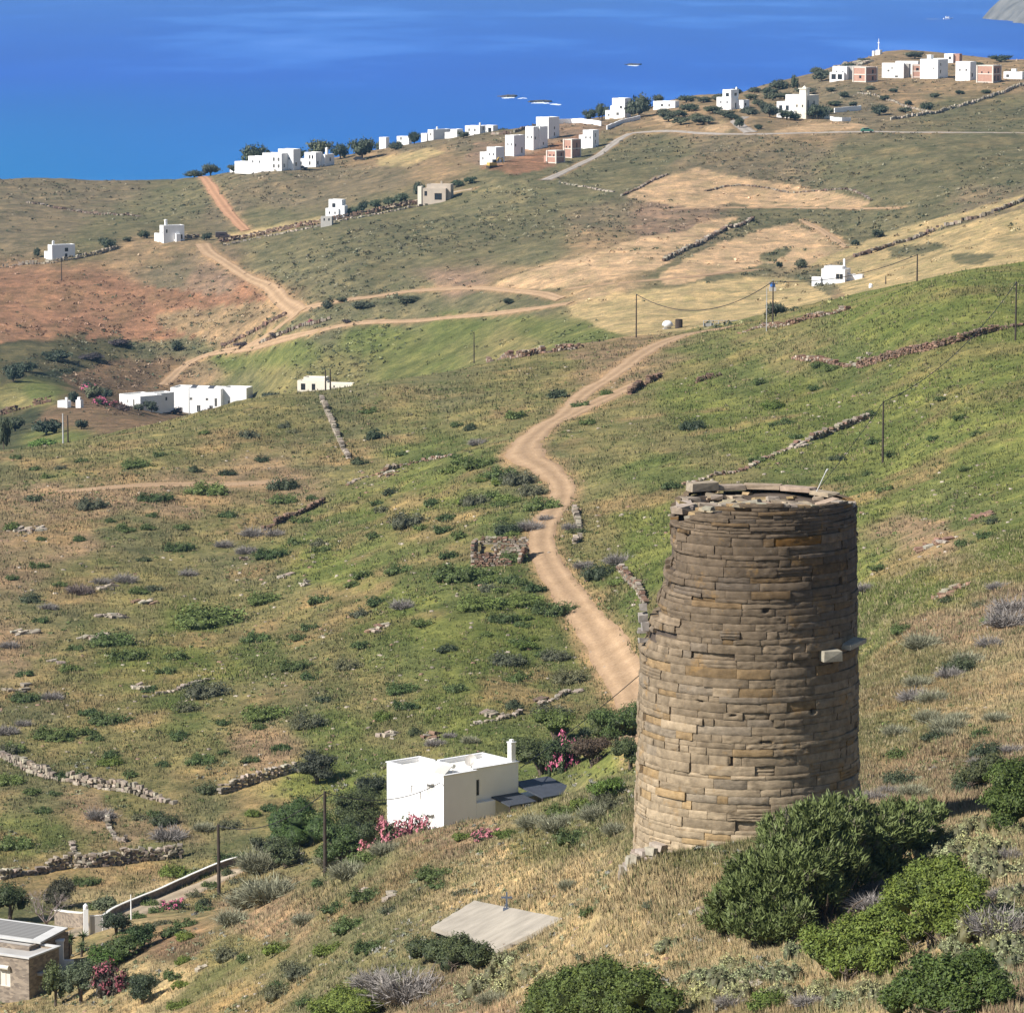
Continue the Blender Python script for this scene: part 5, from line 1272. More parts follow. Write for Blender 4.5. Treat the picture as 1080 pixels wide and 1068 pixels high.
def merge_rest(rest):
    Vs, Cs, Fs, n0 = [], [], [], 0
    for (px, py, w, key) in rest:
        me = random.choice(PROTO[key]).data; n = len(me.vertices); v = np.empty(n * 3); me.vertices.foreach_get('co', v); v = v.reshape(-1, 3)
        f = np.empty(len(me.loops), int); me.loops.foreach_get('vertex_index', f); c = np.empty(n * 4); me.color_attributes['col'].data.foreach_get('color', c)
        p = P(px, py); r = w * p.y / F_PX / 2 * 1.12; a = random.uniform(0, 6.28); ca, sa = math.cos(a), math.sin(a)
        Vs.append(np.stack([(v[:, 0] * ca - v[:, 1] * sa) * r + p.x, (v[:, 0] * sa + v[:, 1] * ca) * r + p.y, v[:, 2] * r + p.z], 1)); Cs.append(c.reshape(-1, 4)[:, :3]); Fs.append(f.reshape(-1, 3) + n0); n0 += n
    o = np_mesh('small_scrub', np.concatenate(Vs), np.concatenate(Fs), leaf_m, np.concatenate(Cs)); tag(o, kind='stuff')
if _rest: merge_rest(_rest)
print('REST', len(_rest))
print('SHRUBS', len(SH))

# ---- thick bushes of the foreground, each with its own crown
def stems(rng, H, n, spreadr, r0):
    mb = MB()
    for k in range(n):
        a = rng.uniform(0, 6.28); q = rng.uniform(.3, 1) * spreadr
        p = [(0.15 * math.cos(a), 0.15 * math.sin(a), -.4)]
        for t in (.35, .7, 1.0):
            p.append((math.cos(a) * q * t + rng.normal() * .12, math.sin(a) * q * t + rng.normal() * .12, H * t * rng.uniform(.8, 1)))
        mb.tube(p, [r0, r0 * .7, r0 * .45, r0 * .15], 6)
    return mb
def bush(px, py, lobes, n, leaf, col, label, name='bush', seed=1, cat='bush', ccol=None, loc=None, D=None, tips=None, core=.8, **k):
    """lobes in metres relative to the foot"""
    rng = np.random.default_rng(seed)
    p = loc or P(px, py)
    root = empty(name, p, 0, label, cat)
    V, c = lobes_crown(rng, lobes, n, leaf, col, tips=tips, **k)
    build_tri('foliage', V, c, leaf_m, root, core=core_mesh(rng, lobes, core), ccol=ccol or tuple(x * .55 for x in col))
    H = max(q[2] for q in lobes)
    stems(rng, max(q[5] for q in lobes) * .8, 7, max(q[3] for q in lobes) * .5, .07).build('stem', bark_m, root)
    return root
def lobes_px(root_px, root_py, D, items):
    """lobe centres given as photo pixels at distance D(+dy): (px, py, radius_px, dy)"""
    u0, k0 = ray(root_px, root_py); o = np.array((float(u0) * D, D, HC + float(k0) * D)); L = []
    for (px, py, r, dy) in items:
        u, k = ray(px, py); d = D + dy; q = np.array((float(u) * d, d, HC + float(k) * d)); rr = r * d / F_PX
        L.append((*(q - o), rr * 1.05, rr * 1.05, rr))
    return L, Vector(o)
def ground_lobes(items, bottom, k=.045):
    """lobes of a bush that stands on the slope along its lower outline (photo pixels) and rises from there"""
    bx = [b[0] for b in bottom]; by = [b[1] for b in bottom]
    px0 = sum(bx) / len(bx); p = P(px0, float(np.interp(px0, bx, by))); L = []
    for (a, b, r) in items:
        yb = float(np.interp(a, bx, by)); g = P(a, yb); D = g.y + max(0, yb - b) * k; u, kk = ray(a, b); rr = r * D / F_PX
        q = Vector((float(u) * D, D, HC + float(kk) * D))
        L.append((q.x - p.x, q.y - p.y, q.z - p.z, rr * 1.05, rr * 1.25, rr))
    return L, p
BOT = [(740, 985), (790, 1006), (850, 990), (900, 948), (960, 915), (990, 885)]
L, p = ground_lobes([(762, 975, 17), (772, 955, 20), (790, 978, 24), (812, 985, 20), (795, 948, 26), (822, 960, 26), (838, 975, 18), (812, 925, 28), (785, 925, 16), (840, 925, 30), (830, 895, 24), (858, 948, 26), (868, 915, 32), (855, 880, 26), (882, 885, 28), (892, 925, 26), (905, 900, 28), (900, 868, 20), (925, 885, 26), (925, 915, 22), (948, 890, 24), (945, 868, 16), (965, 885, 20), (972, 868, 16), (985, 862, 10), (880, 862, 16), (818, 882, 14)], BOT)
def juniper(L, p, n, label):
    rng = np.random.default_rng(11); root = empty('juniper_bush', p, 0, label, 'bush')
    V, c = needle_crown(rng, L, n, .34, (.112, .130, .040), (.205, .225, .078))
    build_tri('foliage', V, c, leaf_m, root, core=core_mesh(rng, L, .48), ccol=(.055, .062, .034))
    stems(rng, 1.6, 12, 2.2, .10).build('stem', bark_m, root)
    return root
juniper(L, p, 200000, 'largest dark green feathery juniper bush hiding the right foot of the stone tower')
def mastic(bottom, items, n, label, seed, col=BG):
    L, p = ground_lobes(items, bottom)
    return bush(0, 0, L, n, .075, col, label, 'mastic_bush', seed, loc=p, tips=(col[0] * 1.5, col[1] * 1.35, col[2]), spray=8, spread=.10, up=.6, jitter=.22, core=.74, cvar=.4)
mastic([(925, 1000), (985, 998), (1045, 985)], [(985, 930, 24), (955, 945, 22), (1012, 935, 20), (938, 965, 18), (1025, 955, 16), (990, 960, 24), (965, 980, 18), (1005, 978, 16), (970, 922, 14), (1000, 915, 14), (1032, 935, 10)], 42000, 'domed bright green mastic bush between the big juniper and the grey thorns', 21)
mastic([(840, 1012), (880, 1036), (960, 1030)], [(895, 985, 20), (868, 1000, 20), (920, 975, 18), (912, 1005, 22), (938, 1000, 18), (856, 988, 12), (888, 1018, 18), (932, 1020, 14), (945, 975, 12)], 36000, 'bright green mastic bush sprawling directly below the big juniper', 22)
mastic([(920, 1075), (1000, 1078), (1065, 1062)], [(1000, 1030, 22), (965, 1042, 20), (1030, 1018, 18), (1045, 1040, 18), (985, 1055, 20), (945, 1056, 16), (1015, 1058, 20), (1055, 1050, 14), (975, 1018, 12)], 40000, 'bright green mastic bush with dark hollows near the lower right corner', 23, (.074, .100, .024))
mastic([(1040, 885), (1085, 880)], [(1060, 822, 20), (1076, 815, 16), (1052, 845, 16), (1072, 848, 22), (1058, 868, 14), (1082, 830, 18)], 24000, 'glossy green mastic bush cut by the right edge beside the tower foot', 24, (.068, .094, .022))
mastic([(545, 1078), (630, 1085), (725, 1080)], [(575, 1052, 20), (605, 1042, 24), (640, 1038, 26), (675, 1042, 24), (630, 1062, 26), (702, 1058, 18), (660, 1064, 24), (638, 1020, 12), (592, 1064, 20), (565, 1066, 14), (620, 1026, 12)], 46000, 'dense dark green mastic bush at the bottom edge below the tower', 25, (.055, .078, .022))
mastic([(325, 1075), (410, 1075)], [(360, 1056, 18), (385, 1060, 18), (340, 1064, 14), (372, 1066, 16)], 14000, 'bright green bush at the bottom edge left of the grey thorns', 26)
mastic([(435, 1025), (520, 1025)], [(460, 1002, 16), (485, 1002, 18), (505, 1008, 16), (440, 1000, 12), (475, 1014, 14)], 16000, 'dark green bush tucked under the near corner of the concrete slab', 27, (.050, .066, .032))
mastic([(1005, 835), (1045, 832)], [(1032, 815, 15), (1016, 822, 11), (1045, 806, 12)], 8000, 'dull green bush beside the glossy bush at the right edge', 28, (.06, .072, .035))
mastic([(280, 895), (345, 898)], [(298, 866, 18), (318, 860, 18), (312, 882, 18), (336, 875, 16), (294, 884, 12)], 16000, 'bright green bush between the near pole and the end of the field walls', 29, (.050, .085, .022))
mastic([(345, 905), (400, 895)], [(352, 882, 14), (370, 876, 16), (388, 878, 12), (362, 892, 12)], 12000, 'dark green bush at the foot of the trees left of the white house', 30, (.050, .066, .028))
def thorn(px, py, wpx, label, key='grey', n=1, sz=1.0, name='thorn_bush'):
    p = P(px, py); r = wpx * p.y / F_PX / 2 * 1.2
    return put(key, p, r, label, 'bush', name=name, sz=sz)
thorn(430, 1052, 85, 'widest leafless grey thorn bush left of the dark bush at the slab corner', sz=.75)
thorn(395, 1040, 50, 'smaller leafless grey thorn bush at the left end of the widest one', sz=.8)
thorn(275, 918, 46, 'upright silvery grey broom bush between the two near poles', 'silver', sz=1.0)
thorn(285, 950, 60, 'green broom bush below the silvery grey one between two near poles', 'silver', sz=.8)
thorn(930, 960, 62, 'bleached grey twig thicket between the juniper and the domed mastic', sz=.7)
thorn(1052, 985, 70, 'pale grey thorn thicket at the right edge beside the domed mastic', sz=.9)
thorn(1062, 660, 46, 'grey thorn thicket at the right edge level with the tower middle', sz=.9)

# ---- garden trees round the white house and the stone house
def tree(px, py, wpx, hpx, col, label, name='tree', seed=0, n=11000, leaf=None, trunk=.25, D=None, cat='tree', group=None, nl=8, bushy=False, tips=None):
    rng = np.random.default_rng(seed + 900)
    p = P(px, py) if D is None else D if isinstance(D, Vector) else at(px, D)
    s = p.y / F_PX; W_, H_ = wpx * s, hpx * s
    root = empty(name, p, 0, label, cat, group)
    z0 = H_ * trunk; cz = (z0 + H_) / 2; rz = (H_ - z0) / 2; L = [(0, 0, cz, W_ * .30, W_ * .30, rz * .75)]
    for k in range(nl):
        a = 6.283 * (k + rng.random()) / nl; t = rng.uniform(.5, .75); q = rng.uniform(.36, .55)
        L.append((math.cos(a) * W_ / 2 * t * .85, math.sin(a) * W_ / 2 * t * .85, cz + rz * rng.uniform(-.55, .6), W_ / 2 * q, W_ / 2 * q, rz * q * 1.05))
    leaf = leaf or max(.07, 1.3 * s)
    V, c = lobes_crown(rng, L, n, leaf, col, spray=6, spread=leaf * 1.4, jitter=.28, tips=tips, cvar=.36)
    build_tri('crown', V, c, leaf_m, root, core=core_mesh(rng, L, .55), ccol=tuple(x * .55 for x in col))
    mb = MB(); r0 = W_ * .035 + .05
    mb.tube([(0, 0, -.6), (.05, 0, z0 * .6), (.1, .05, cz)], [r0 * 1.3, r0, r0 * .5], 7)
    for k in range(4):
        a = rng.uniform(0, 6.28); mb.tube([(.04, 0, z0 * .55), (math.cos(a) * W_ * .15, math.sin(a) * W_ * .15, cz * .9), (math.cos(a) * W_ * .3, math.sin(a) * W_ * .3, cz * 1.15)], [r0 * .6, r0 * .4, r0 * .15], 5)
    mb.build('trunk', bark_m, root)
    return root
G1 = (.062, .078, .030); G2 = (.080, .108, .030); BR = (.080, .055, .035); LG = (.105, .15, .028)
tree(572, 834, 62, 40, G1, 'dark tree at the left of the garden row behind the white house', seed=1, trunk=.03, D=at(570, 366))
tree(600, 830, 60, 38, G1, 'dark tree in the garden row, second from the white house', seed=2, trunk=.03, D=at(598, 362))
tree(628, 842, 46, 34, BR, 'reddish brown leaved tree in the garden row beside the pink oleander', seed=3, trunk=.03, D=at(624, 352))
tree(654, 838, 58, 40, G2, 'green tree at the right end of the garden row next to the tower', seed=4, trunk=.02, D=at(650, 356))
tree(664, 812, 44, 34, G1, 'dark green tree half hidden by the tower edge', seed=5, trunk=.1)
tree(642, 845, 44, 26, LG, 'light green bushy tree in front of the garden row', seed=6, trunk=.05)
tree(313, 892, 66, 58, (.040, .066, .022), 'bushy dark green tree beside the near pole', seed=7, trunk=.06)
tree(372, 880, 60, 50, G1, 'dark tree left of the white house behind the oleander hedge', seed=8, trunk=.1)
tree(334, 826, 46, 34, (.05, .055, .035), 'dull dark tree up the slope left of the white house', seed=9, trunk=.1)
tree(360, 910, 62, 42, G2, 'green shrubby tree between the near pole and the oleander hedge', seed=10, trunk=.05)
tree(392, 850, 36, 34, (.055, .06, .035), 'small dull tree touching the left wall of the white house', seed=11, trunk=.1)
for i, (a, b, w, key) in enumerate([(402, 880, 40, 'rose'), (424, 884, 42, 'rose'), (447, 888, 36, 'rose')]):
    p = at(a, 331); r = w * p.y / F_PX / 2 * 1.2
    put(key, p, r, ['rosy oleander bush, left one of three at the foot of the white house wall', 'rosy oleander bush, middle one of three at the white house wall', 'rosy oleander bush at the front corner of the white house'][i], 'flowering bush', 'oleander hedge along the white house', name='oleander', sz=1.9)
p = at(594, 362); put('pink', p, 1.5, 'pink oleander blooming at the end of the dark pergola', 'flowering bush', name='oleander', sz=2.3)
p = P(512, 884, 240); put('rose', p, .9, 'small red flowered bush before the grey wall of the white house', 'flowering bush', name='oleander', sz=.9)
for i, (a, b, w) in enumerate([(490, 884, 26), (535, 882, 26)]):
    put('bright', P(a, b, 240), w * 262 / F_PX / 2 * 1.1, ['yellow green bush before the grey wall, left of the red flowered one', 'yellow green bush before the grey wall, right of the red flowered one'][i], 'bush', name='bush', sz=.8)
for i, (a, D_, w, h, c_, lab) in enumerate([(548, 374, 40, 30, G1, 'low dark bush right behind the chimney end of the white house'), (585, 384, 50, 34, G2, 'green bush filling the garden row behind its two dark trees'), (637, 372, 44, 40, G1, 'dark green bush in the garden row behind the reddish tree'), (668, 366, 40, 46, (.070, .10, .028), 'tall green bush touching the tower edge at the garden row'),
    (385, 352, 40, 40, G1, 'dark bush against the back of the white house left wall'), (300, 345, 46, 30, (.07, .085, .035), 'green thicket left of the near pole'), (345, 352, 50, 34, G2, 'green thicket right of the near pole'), (278, 352, 34, 24, (.07, .075, .04), 'dull thicket further left of the near pole'), (408, 326, 30, 20, G2, 'small green bush under the oleander hedge')]):
    tree(a, 0, w, h, c_, lab, 'garden_bush', seed=60 + i, trunk=.0, D=at(a, D_), cat='bush', n=6000)
# around the stone house
tree(80, 1066, 40, 52, (.088, .105, .055), 'grey green olive tree beside the brown stone house', 'olive_tree', seed=20, trunk=.14, D=at(80, 283))
tree(54, 1066, 26, 52, G1, 'slim dark tree in the shade of the brown stone house', seed=21, trunk=.05, D=at(53, 286))
put('maroon', at(113, 281), 1.65, 'dark maroon oleander right of the olive tree', 'flowering bush', name='oleander', sz=1.6)
tree(128, 1012, 44, 34, (.075, .105, .03), 'light green hedge bush beside the gate, leaf mass in the sun', 'hedge_bush', seed=22, trunk=.02)
tree(108, 1025, 50, 30, (.075, .12, .025), 'bright green hedge bush in front of the gate', 'hedge_bush', seed=23, trunk=.02)
tree(150, 1000, 36, 26, (.055, .08, .028), 'mid green hedge bush right of the light one', 'hedge_bush', seed=24, trunk=.02)
tree(122, 985, 34, 24, (.045, .058, .03), 'dark hedge bush between gate and lamp post', 'hedge_bush', seed=25, trunk=.02)
tree(10, 972, 50, 50, (.040, .056, .024), 'dark broad tree at the left edge above the brown stone house', seed=26, trunk=.1)
tree(60, 958, 36, 34, (.045, .045, .03), 'dark half bare tree beside the dead tree', seed=27, trunk=.08)
tree(150, 1058, 32, 30, (.045, .06, .03), 'low dark bush on the bare bank right of the maroon oleander', 'bank_bush', seed=28, trunk=.0)
tree(112, 962, 24, 16, (.12, .13, .07), 'pale flowering climber behind the gate', 'climber', seed=29, trunk=.02, cat='bush')
put('pink', P(184, 958), 1.15, 'pink oleander below the capped wall by the second pole', 'flowering bush', name='oleander', sz=.8)
# dead tree with bare limbs
def dead_tree(p, H, label):
    root = empty('dead_tree', p, 0, label, 'tree'); rng = np.random.default_rng(5)
    mb = MB(); mb.tube([(0, 0, -.5), (.05, 0, H * .2), (.1, 0, H * .32)], [.2, .15, .12], 7); mb.build('trunk', bark_m, root)
    tw = MB()
    def br(a, d, L, r, k):
        b = a + d * L; m = a + d * L * .5 + Vector(rng.normal(size=3)) * L * .06
        tw.tube([a, m, b], [r, r * .75, r * .45], 5, cap=False)
        if k:
            for _ in range(3 if k > 1 else 4):
                e = (d + Vector(rng.normal(size=3)) * .55); e.z = abs(e.z) * .8 + .1; br(b, e.normalized(), L * rng.uniform(.55, .8), r * .5, k - 1)
    for k in range(6):
        a = k * 1.05; br(Vector((.1, 0, H * .28)), Vector((math.cos(a) * .7, math.sin(a) * .7, .8)).normalized(), H * .26, .075, 3)
    tw.build('branches', plain('bleached_wood', (.24, .20, .185), .9), root)
dead_tree(at(44, 316), 4.6, 'leafless grey tree standing behind the brown stone house')
# yucca clump: spiky rosettes on short stems
def yucca(p, label, n=5):
    root = empty('yucca', p, 0, label, 'plant'); rng = np.random.default_rng(8); V = []; c = []; mb = MB()
    for k in range(n):
        x, y = rng.uniform(-1.3, 1.3), rng.uniform(-.8, .8); h = rng.uniform(.9, 1.7); mb.tube([(x, y, -.3), (x, y, h)], [.12, .09], 6)
        m = 70; d = unit(rng.normal(size=(m, 3)) + np.array((0, 0, .35))); a = np.array((x, y, h)); s = unit(np.cross(d, rng.normal(size=(m, 3)))) * .035
        V.append(np.stack([a - s, a + s, a + d * rng.uniform(.5, .75, (m, 1))], 1).reshape(-1, 3)); c.append(np.repeat(np.array((.085, .11, .04)) * rng.uniform(.6, 1.4, (m, 1)), 3, 0))
    build_tri('leaves', np.concatenate(V), np.concatenate(c), leaf_m, root); mb.build('stem', bark_m, root)
yucca(at(76, 301), 'clump of spiky yuccas behind the olive tree')
# green climber hedge running down the bank
for i, (a, b, w) in enumerate([(196, 990, 22), (194, 1015, 20), (192, 1040, 22), (190, 1062, 24)]):
    put('bright', P(a, b), w * P(a, b).y / F_PX / 2 * 1.2, ['topmost bush of the green vine row running down the bare bank', 'second bush from the top of the green vine row', 'third bush from the top of the green vine row', 'lowest bush of the green vine row at the bottom edge'][i], 'bush', 'green vine row down the bank', name='vine_bush', sz=.9)

# ---- far trees and bushes: (px, base py, width, height, colour key, D, label)
FT = [
 (270, 169, 34, 27, 0, 1490, 'large round tree rising behind the long stepped house'), (337, 164, 30, 22, 1, 1490, 'large tree behind the small cubic house'), (312, 175, 24, 18, 0, 1470, 'dark tree between the two white shore houses'),
 (359, 168, 20, 18, 0, 1480, 'dark shore tree right of the small cubic house'), (382, 168, 30, 24, 0, 1490, 'tallest dark tree of the shore clump, below the white twins'), (404, 162, 20, 14, 0, 1500, 'low dark tree at the right end of the shore clump'), (418, 158, 18, 10, 1, 1500, 'low dark tree before the white twin buildings'), (437, 152, 14, 14, 0, 1510, 'narrow dark tree left of the low skyline house'),
 (222, 184, 22, 13, 1, 1530, 'grey green bush mass at the head of the red track'), (205, 186, 26, 9, 1, 1535, 'low bush mass at the shore left of the red track'), (246, 182, 14, 9, 1, 1500, 'small bush left of the long stepped house'),
 (489, 146, 14, 8, 1, 1500, 'round bush before the skyline row'), (532, 140, 18, 6, 1, 1525, 'flat bush at the right end of the skyline row'),
 (622, 128, 16, 14, 0, 1500, 'round dark tree left of the stepped cream house'), (635, 126, 18, 17, 0, 1510, 'dark tree touching the stepped cream house'), (674, 124, 32, 26, 1, 1490, 'biggest round tree right of the stepped cream house'), (694, 112, 14, 12, 1, 1570, 'small dark tree behind the white hut'), (724, 108, 22, 8, 1, 1600, 'flat bush on the skyline right of the low white house'),
 (152, 252, 14, 10, 0, 1300, 'dark tree left of the house with the tall chimney'), (218, 254, 12, 9, 0, 1295, 'dark tree by the lane entrance'), (113, 261, 22, 12, 0, 1275, 'dark tree between the two far left white houses'), (39, 271, 8, 12, 0, 1265, 'narrow cypress like tree left of the farthest left house'), (134, 254, 12, 6, 1, 1290, 'low bush on the lane left of the dark tree'),
 (442, 207, 16, 16, 0, 1235, 'dark tree at the left corner of the beige house'), (482, 197, 16, 9, 2, 1250, 'olive trees right of the beige house, near one'), (496, 194, 16, 8, 2, 1255, 'olive trees right of the beige house, far one'), (424, 214, 16, 11, 2, 1230, 'olive tree beside the beige house'), (410, 217, 16, 11, 2, 1228, 'second olive tree left of the beige house'), (396, 221, 16, 11, 2, 1224, 'third olive tree left of the beige house'), (383, 225, 13, 13, 0, 1220, 'pointed dark tree in the olive strip'), (372, 226, 15, 10, 2, 1222, 'olive tree next to the stepped white house'),
 (286, 424, 22, 12, 0, 1060, 'rounded dark tree right of the big farmhouse'), (250, 430, 26, 15, 0, 1050, 'spreading tree at the right end of the big farmhouse'), (222, 438, 24, 9, 3, 1060, 'low purplish bushes at the foot of the farmhouse'), (160, 435, 15, 14, 0, 1050, 'dark bushy tree between the two farm buildings'), (185, 437, 20, 8, 3, 1050, 'low purple brown bush left below the farmhouse'),
 (77, 426, 12, 16, 0, 1030, 'dark tree between the two small yard buildings'), (100, 424, 24, 18, 1, 1060, 'green bushy tree behind the pink oleanders'), (112, 420, 16, 12, 0, 1070, 'dark tree left of the long low farmhouse'), (92, 410, 14, 10, 1, 1090, 'greyish tree behind the farm garden'), (130, 434, 20, 9, 3, 1040, 'purplish bush before the long low farmhouse'), (146, 434, 14, 9, 1, 1045, 'grey green bush before the long low farmhouse'),
 (49, 458, 36, 19, 0, 900, 'wide dark tree in the hollow left of the twin poles'), (86, 452, 16, 12, 0, 905, 'small round tree right of the twin poles'), (16, 456, 26, 16, 0, 890, 'dark tree at the left in the hollow'), (4, 475, 18, 40, 0, 700, 'tall dark tree cut by the left edge below the hollow'), (46, 474, 34, 13, 4, 840, 'bright green reeds in the hollow'), (14, 402, 26, 18, 0, 1110, 'dark tree mass at the left edge behind the green mound'), (28, 392, 30, 12, 0, 1150, 'dark bush mass above the green mound'), (60, 380, 36, 12, 0, 1170, 'long dark thicket in the valley floor'), (96, 378, 30, 8, 3, 1170, 'purplish dark thicket right of the long one'), (186, 368, 13, 13, 0, 1120, 'single round dark tree below the red field'), (126, 366, 24, 9, 3, 1180, 'dusky thicket left of the round dark tree'),
 (360, 318, 14, 6, 1, 1100, 'low bush by the valley lane'), (382, 325, 30, 8, 1, 1090, 'long low bush between the two valley lanes'), (430, 319, 30, 8, 1, 1085, 'flat bush between the lanes right of the long one'), (536, 322, 14, 8, 0, 1010, 'dark bush between the lanes near the straw field'), (345, 324, 14, 10, 1, 1090, 'bush at the junction of the valley lanes'),
 (926, 251, 14, 10, 0, 1010, 'dark tree standing alone above the straw field'), (902, 259, 11, 7, 0, 1000, 'small dark bush left of the lone field tree'), (845, 283, 16, 11, 1, 1000, 'grey green tree left of the isolated white house'), (822, 283, 8, 8, 0, 1000, 'tiny dark tree beside the blue water tank'),
 (818, 330, 26, 16, 1, 690, 'dark bush behind the tall pole on the slope edge'),
 (862, 126, 30, 17, 0, 1430, 'dark round tree in front of the cream villa'), (830, 127, 20, 12, 0, 1430, 'dark bush left of the cream villa'), (812, 124, 22, 13, 1, 1440, 'green bush between the two villas'), (790, 122, 24, 10, 1, 1445, 'green bush below the white villa'), (765, 124, 26, 9, 1, 1440, 'green bush in front of the white villa'), (742, 132, 30, 10, 1, 1400, 'long scrub bush left below the white villa'), (727, 118, 24, 9, 0, 1500, 'dark scrub bush on the shore slope left of the villa'), (718, 132, 22, 9, 1, 1420, 'scrub bush at the left end of the villa scrub'), (705, 128, 24, 11, 1, 1440, 'scrub bush above the pale lane'),
 (800, 112, 18, 8, 1, 1520, 'bush between the villas higher up'), (815, 106, 24, 9, 1, 1560, 'long bush above the villas'), (838, 96, 10, 17, 0, 1560, 'slender dark palm like tree above the villas'), (822, 94, 26, 12, 1, 1640, 'bush mass on the shore above the villas'), (866, 86, 22, 13, 1, 1660, 'dark bush left of the porch house'), (850, 100, 26, 8, 1, 1560, 'bush behind the cream villa tower'),
 (890, 102, 12, 7, 0, 1520, 'dark round bush on the slope below the porch house'), (933, 106, 12, 6, 0, 1500, 'dark bush below the windowless house'), (958, 112, 10, 6, 0, 1480, 'dark bush in the middle of the ridge slope'), (977, 117, 16, 10, 0, 1460, 'large dark bush near the pale boundary wall'), (928, 122, 20, 12, 0, 1430, 'dark round tree above the pale road'), (955, 120, 18, 7, 1, 1440, 'low bush right of the dark round tree'), (862, 78, 20, 8, 1, 1720, 'bush on the headland left of the chapel'), (965, 62, 24, 8, 1, 1790, 'low bush on the skyline behind the arcaded house'), (1055, 66, 26, 8, 1, 1780, 'low bush on the skyline at the right'), (1030, 71, 20, 7, 1, 1740, 'low bush behind the right hand brick shell'), (800, 137, 10, 6, 0, 1390, 'small dark bush beside the villa driveway'), (780, 135, 12, 12, 0, 1400, 'dark bush at the foot of the villa driveway'),
 (292, 355, 18, 5, 3, 1080, 'purple flowering bush by the lower track'), (366, 341, 10, 6, 3, 1060, 'magenta bush below the valley lanes'), (256, 366, 22, 5, 3, 1090, 'dusky hedge along the walled corner'),
]
for (a_, b_, w_, h_) in [(735,126,20,8),(752,120,22,9),(772,127,18,7),(783,112,16,7),(808,118,20,9),(822,120,20,9),(838,126,16,8),(846,110,16,7),(872,120,16,8),(880,112,18,6),(792,106,18,7),(775,100,20,7),(760,106,22,8),(742,108,20,7),(716,124,22,8),(700,120,18,7),(828,104,20,7),(812,100,22,8),(796,98,18,7),(900,113,12,6),(942,98,12,5),(918,94,14,5),(986,104,14,6),(1012,100,12,5),(1040,98,12,5),(895,72,18,6),(912,66,16,5),(985,66,20,6),(876,96,12,5),(660,120,16,8),(646,118,12,8)]:
    FT.append((a_, b_, w_, h_, random.choice([0, 1, 1]), 1420 + max(0, (125 - b_)) * 7, ('low rounded bush among the villas under the ridge' if b_ > 97 else 'low rounded bush along the shore ridge top') if a_ > 690 else 'low bush beside the biggest shore tree'))
FK = [(.052, .066, .040), (.082, .092, .058), (.070, .092, .050), (.085, .062, .062), (.13, .20, .045)]
FPR = {}
def far_tree_proto(ck, i):
    rng = np.random.default_rng(700 + ck * 10 + i); L = [(0, 0, .55, .62, .62, .40)]
    for k in range(9):
        a = 6.283 * (k + rng.random()) / 9; t = rng.uniform(.4, .7); q = rng.uniform(.3, .48)
        L.append((math.cos(a) * t, math.sin(a) * t, rng.uniform(.3, .75), q, q, q * .6))
    V, c = lobes_crown(rng, L, 3400, .085, FK[ck], spray=5, spread=.07, jitter=.26)
    crown = build_tri('crown', V, c, leaf_m, core=core_mesh(rng, L, .58), ccol=tuple(x * .55 for x in FK[ck]))
    mb = MB(); mb.tube([(0, 0, -.3), (.02, 0, .3), (.05, 0, .6)], [.09, .06, .03], 6)
    for k in range(3): a = k * 2.1; mb.tube([(0, 0, .2), (math.cos(a) * .35, math.sin(a) * .35, .55)], [.05, .02], 5)
    tr = mb.build('trunk', bark_m)
    C.objects.unlink(crown); C.objects.unlink(tr); return crown, tr
for ck in range(5): FPR[ck] = [far_tree_proto(ck, i) for i in range(3)]
for i, (px, py, w, h, ck, D, lab) in enumerate(FT):
    Dn = D * np.linspace(.9, 1.1, 60); u, kk = ray(px, py); gy = project(u * Dn, Dn, gz(u * Dn, Dn))[1]
    sc_ = abs(gy - py) + abs(Dn / D - 1) * 10; Db = float(Dn[sc_.argmin()]); x = float(u) * Db
    s = Db / F_PX
    root = empty('tree' if h > 9 else 'bush', (x, Db, float(gz(x, Db)) - .2), random.uniform(0, 6), lab, 'tree' if h > 9 else 'bush', lab if lab.startswith('low ') and (' among ' in lab or ' along ' in lab or 'biggest' in lab) else None)
    for q in FPR[ck][i % 3]:
        o = q.copy(); C.objects.link(o); o.parent = root
        o.scale = (w * s / 2, w * s / 2, h * s * 1.0)
for i, (px, py, w, key, D, lab) in enumerate([(96, 416, 20, 'pink', 1075, 'pink oleander in the farm garden, upper one'), (107, 431, 17, 'pink', 1045, 'pink oleander in front of the farm garden, lower one'), (123, 432, 18, 'maroon', 1045, 'dull pink oleander right of the lower pink one'), (328, 343, 9, 'pink', 1060, 'magenta flowering bush beside the lower track')]):
    p = at(px, D); u, kk = ray(px, py); Dn = D * np.linspace(.93, 1.06, 40); gy = project(u * Dn, Dn, gz(u * Dn, Dn))[1]; Db = float(Dn[(abs(gy - py)).argmin()]); p = Vector((float(u) * Db, Db, float(gz(float(u) * Db, Db))))
    put(key, p, w * Db / F_PX / 2 * 1.1, lab, 'flowering bush', name='oleander')
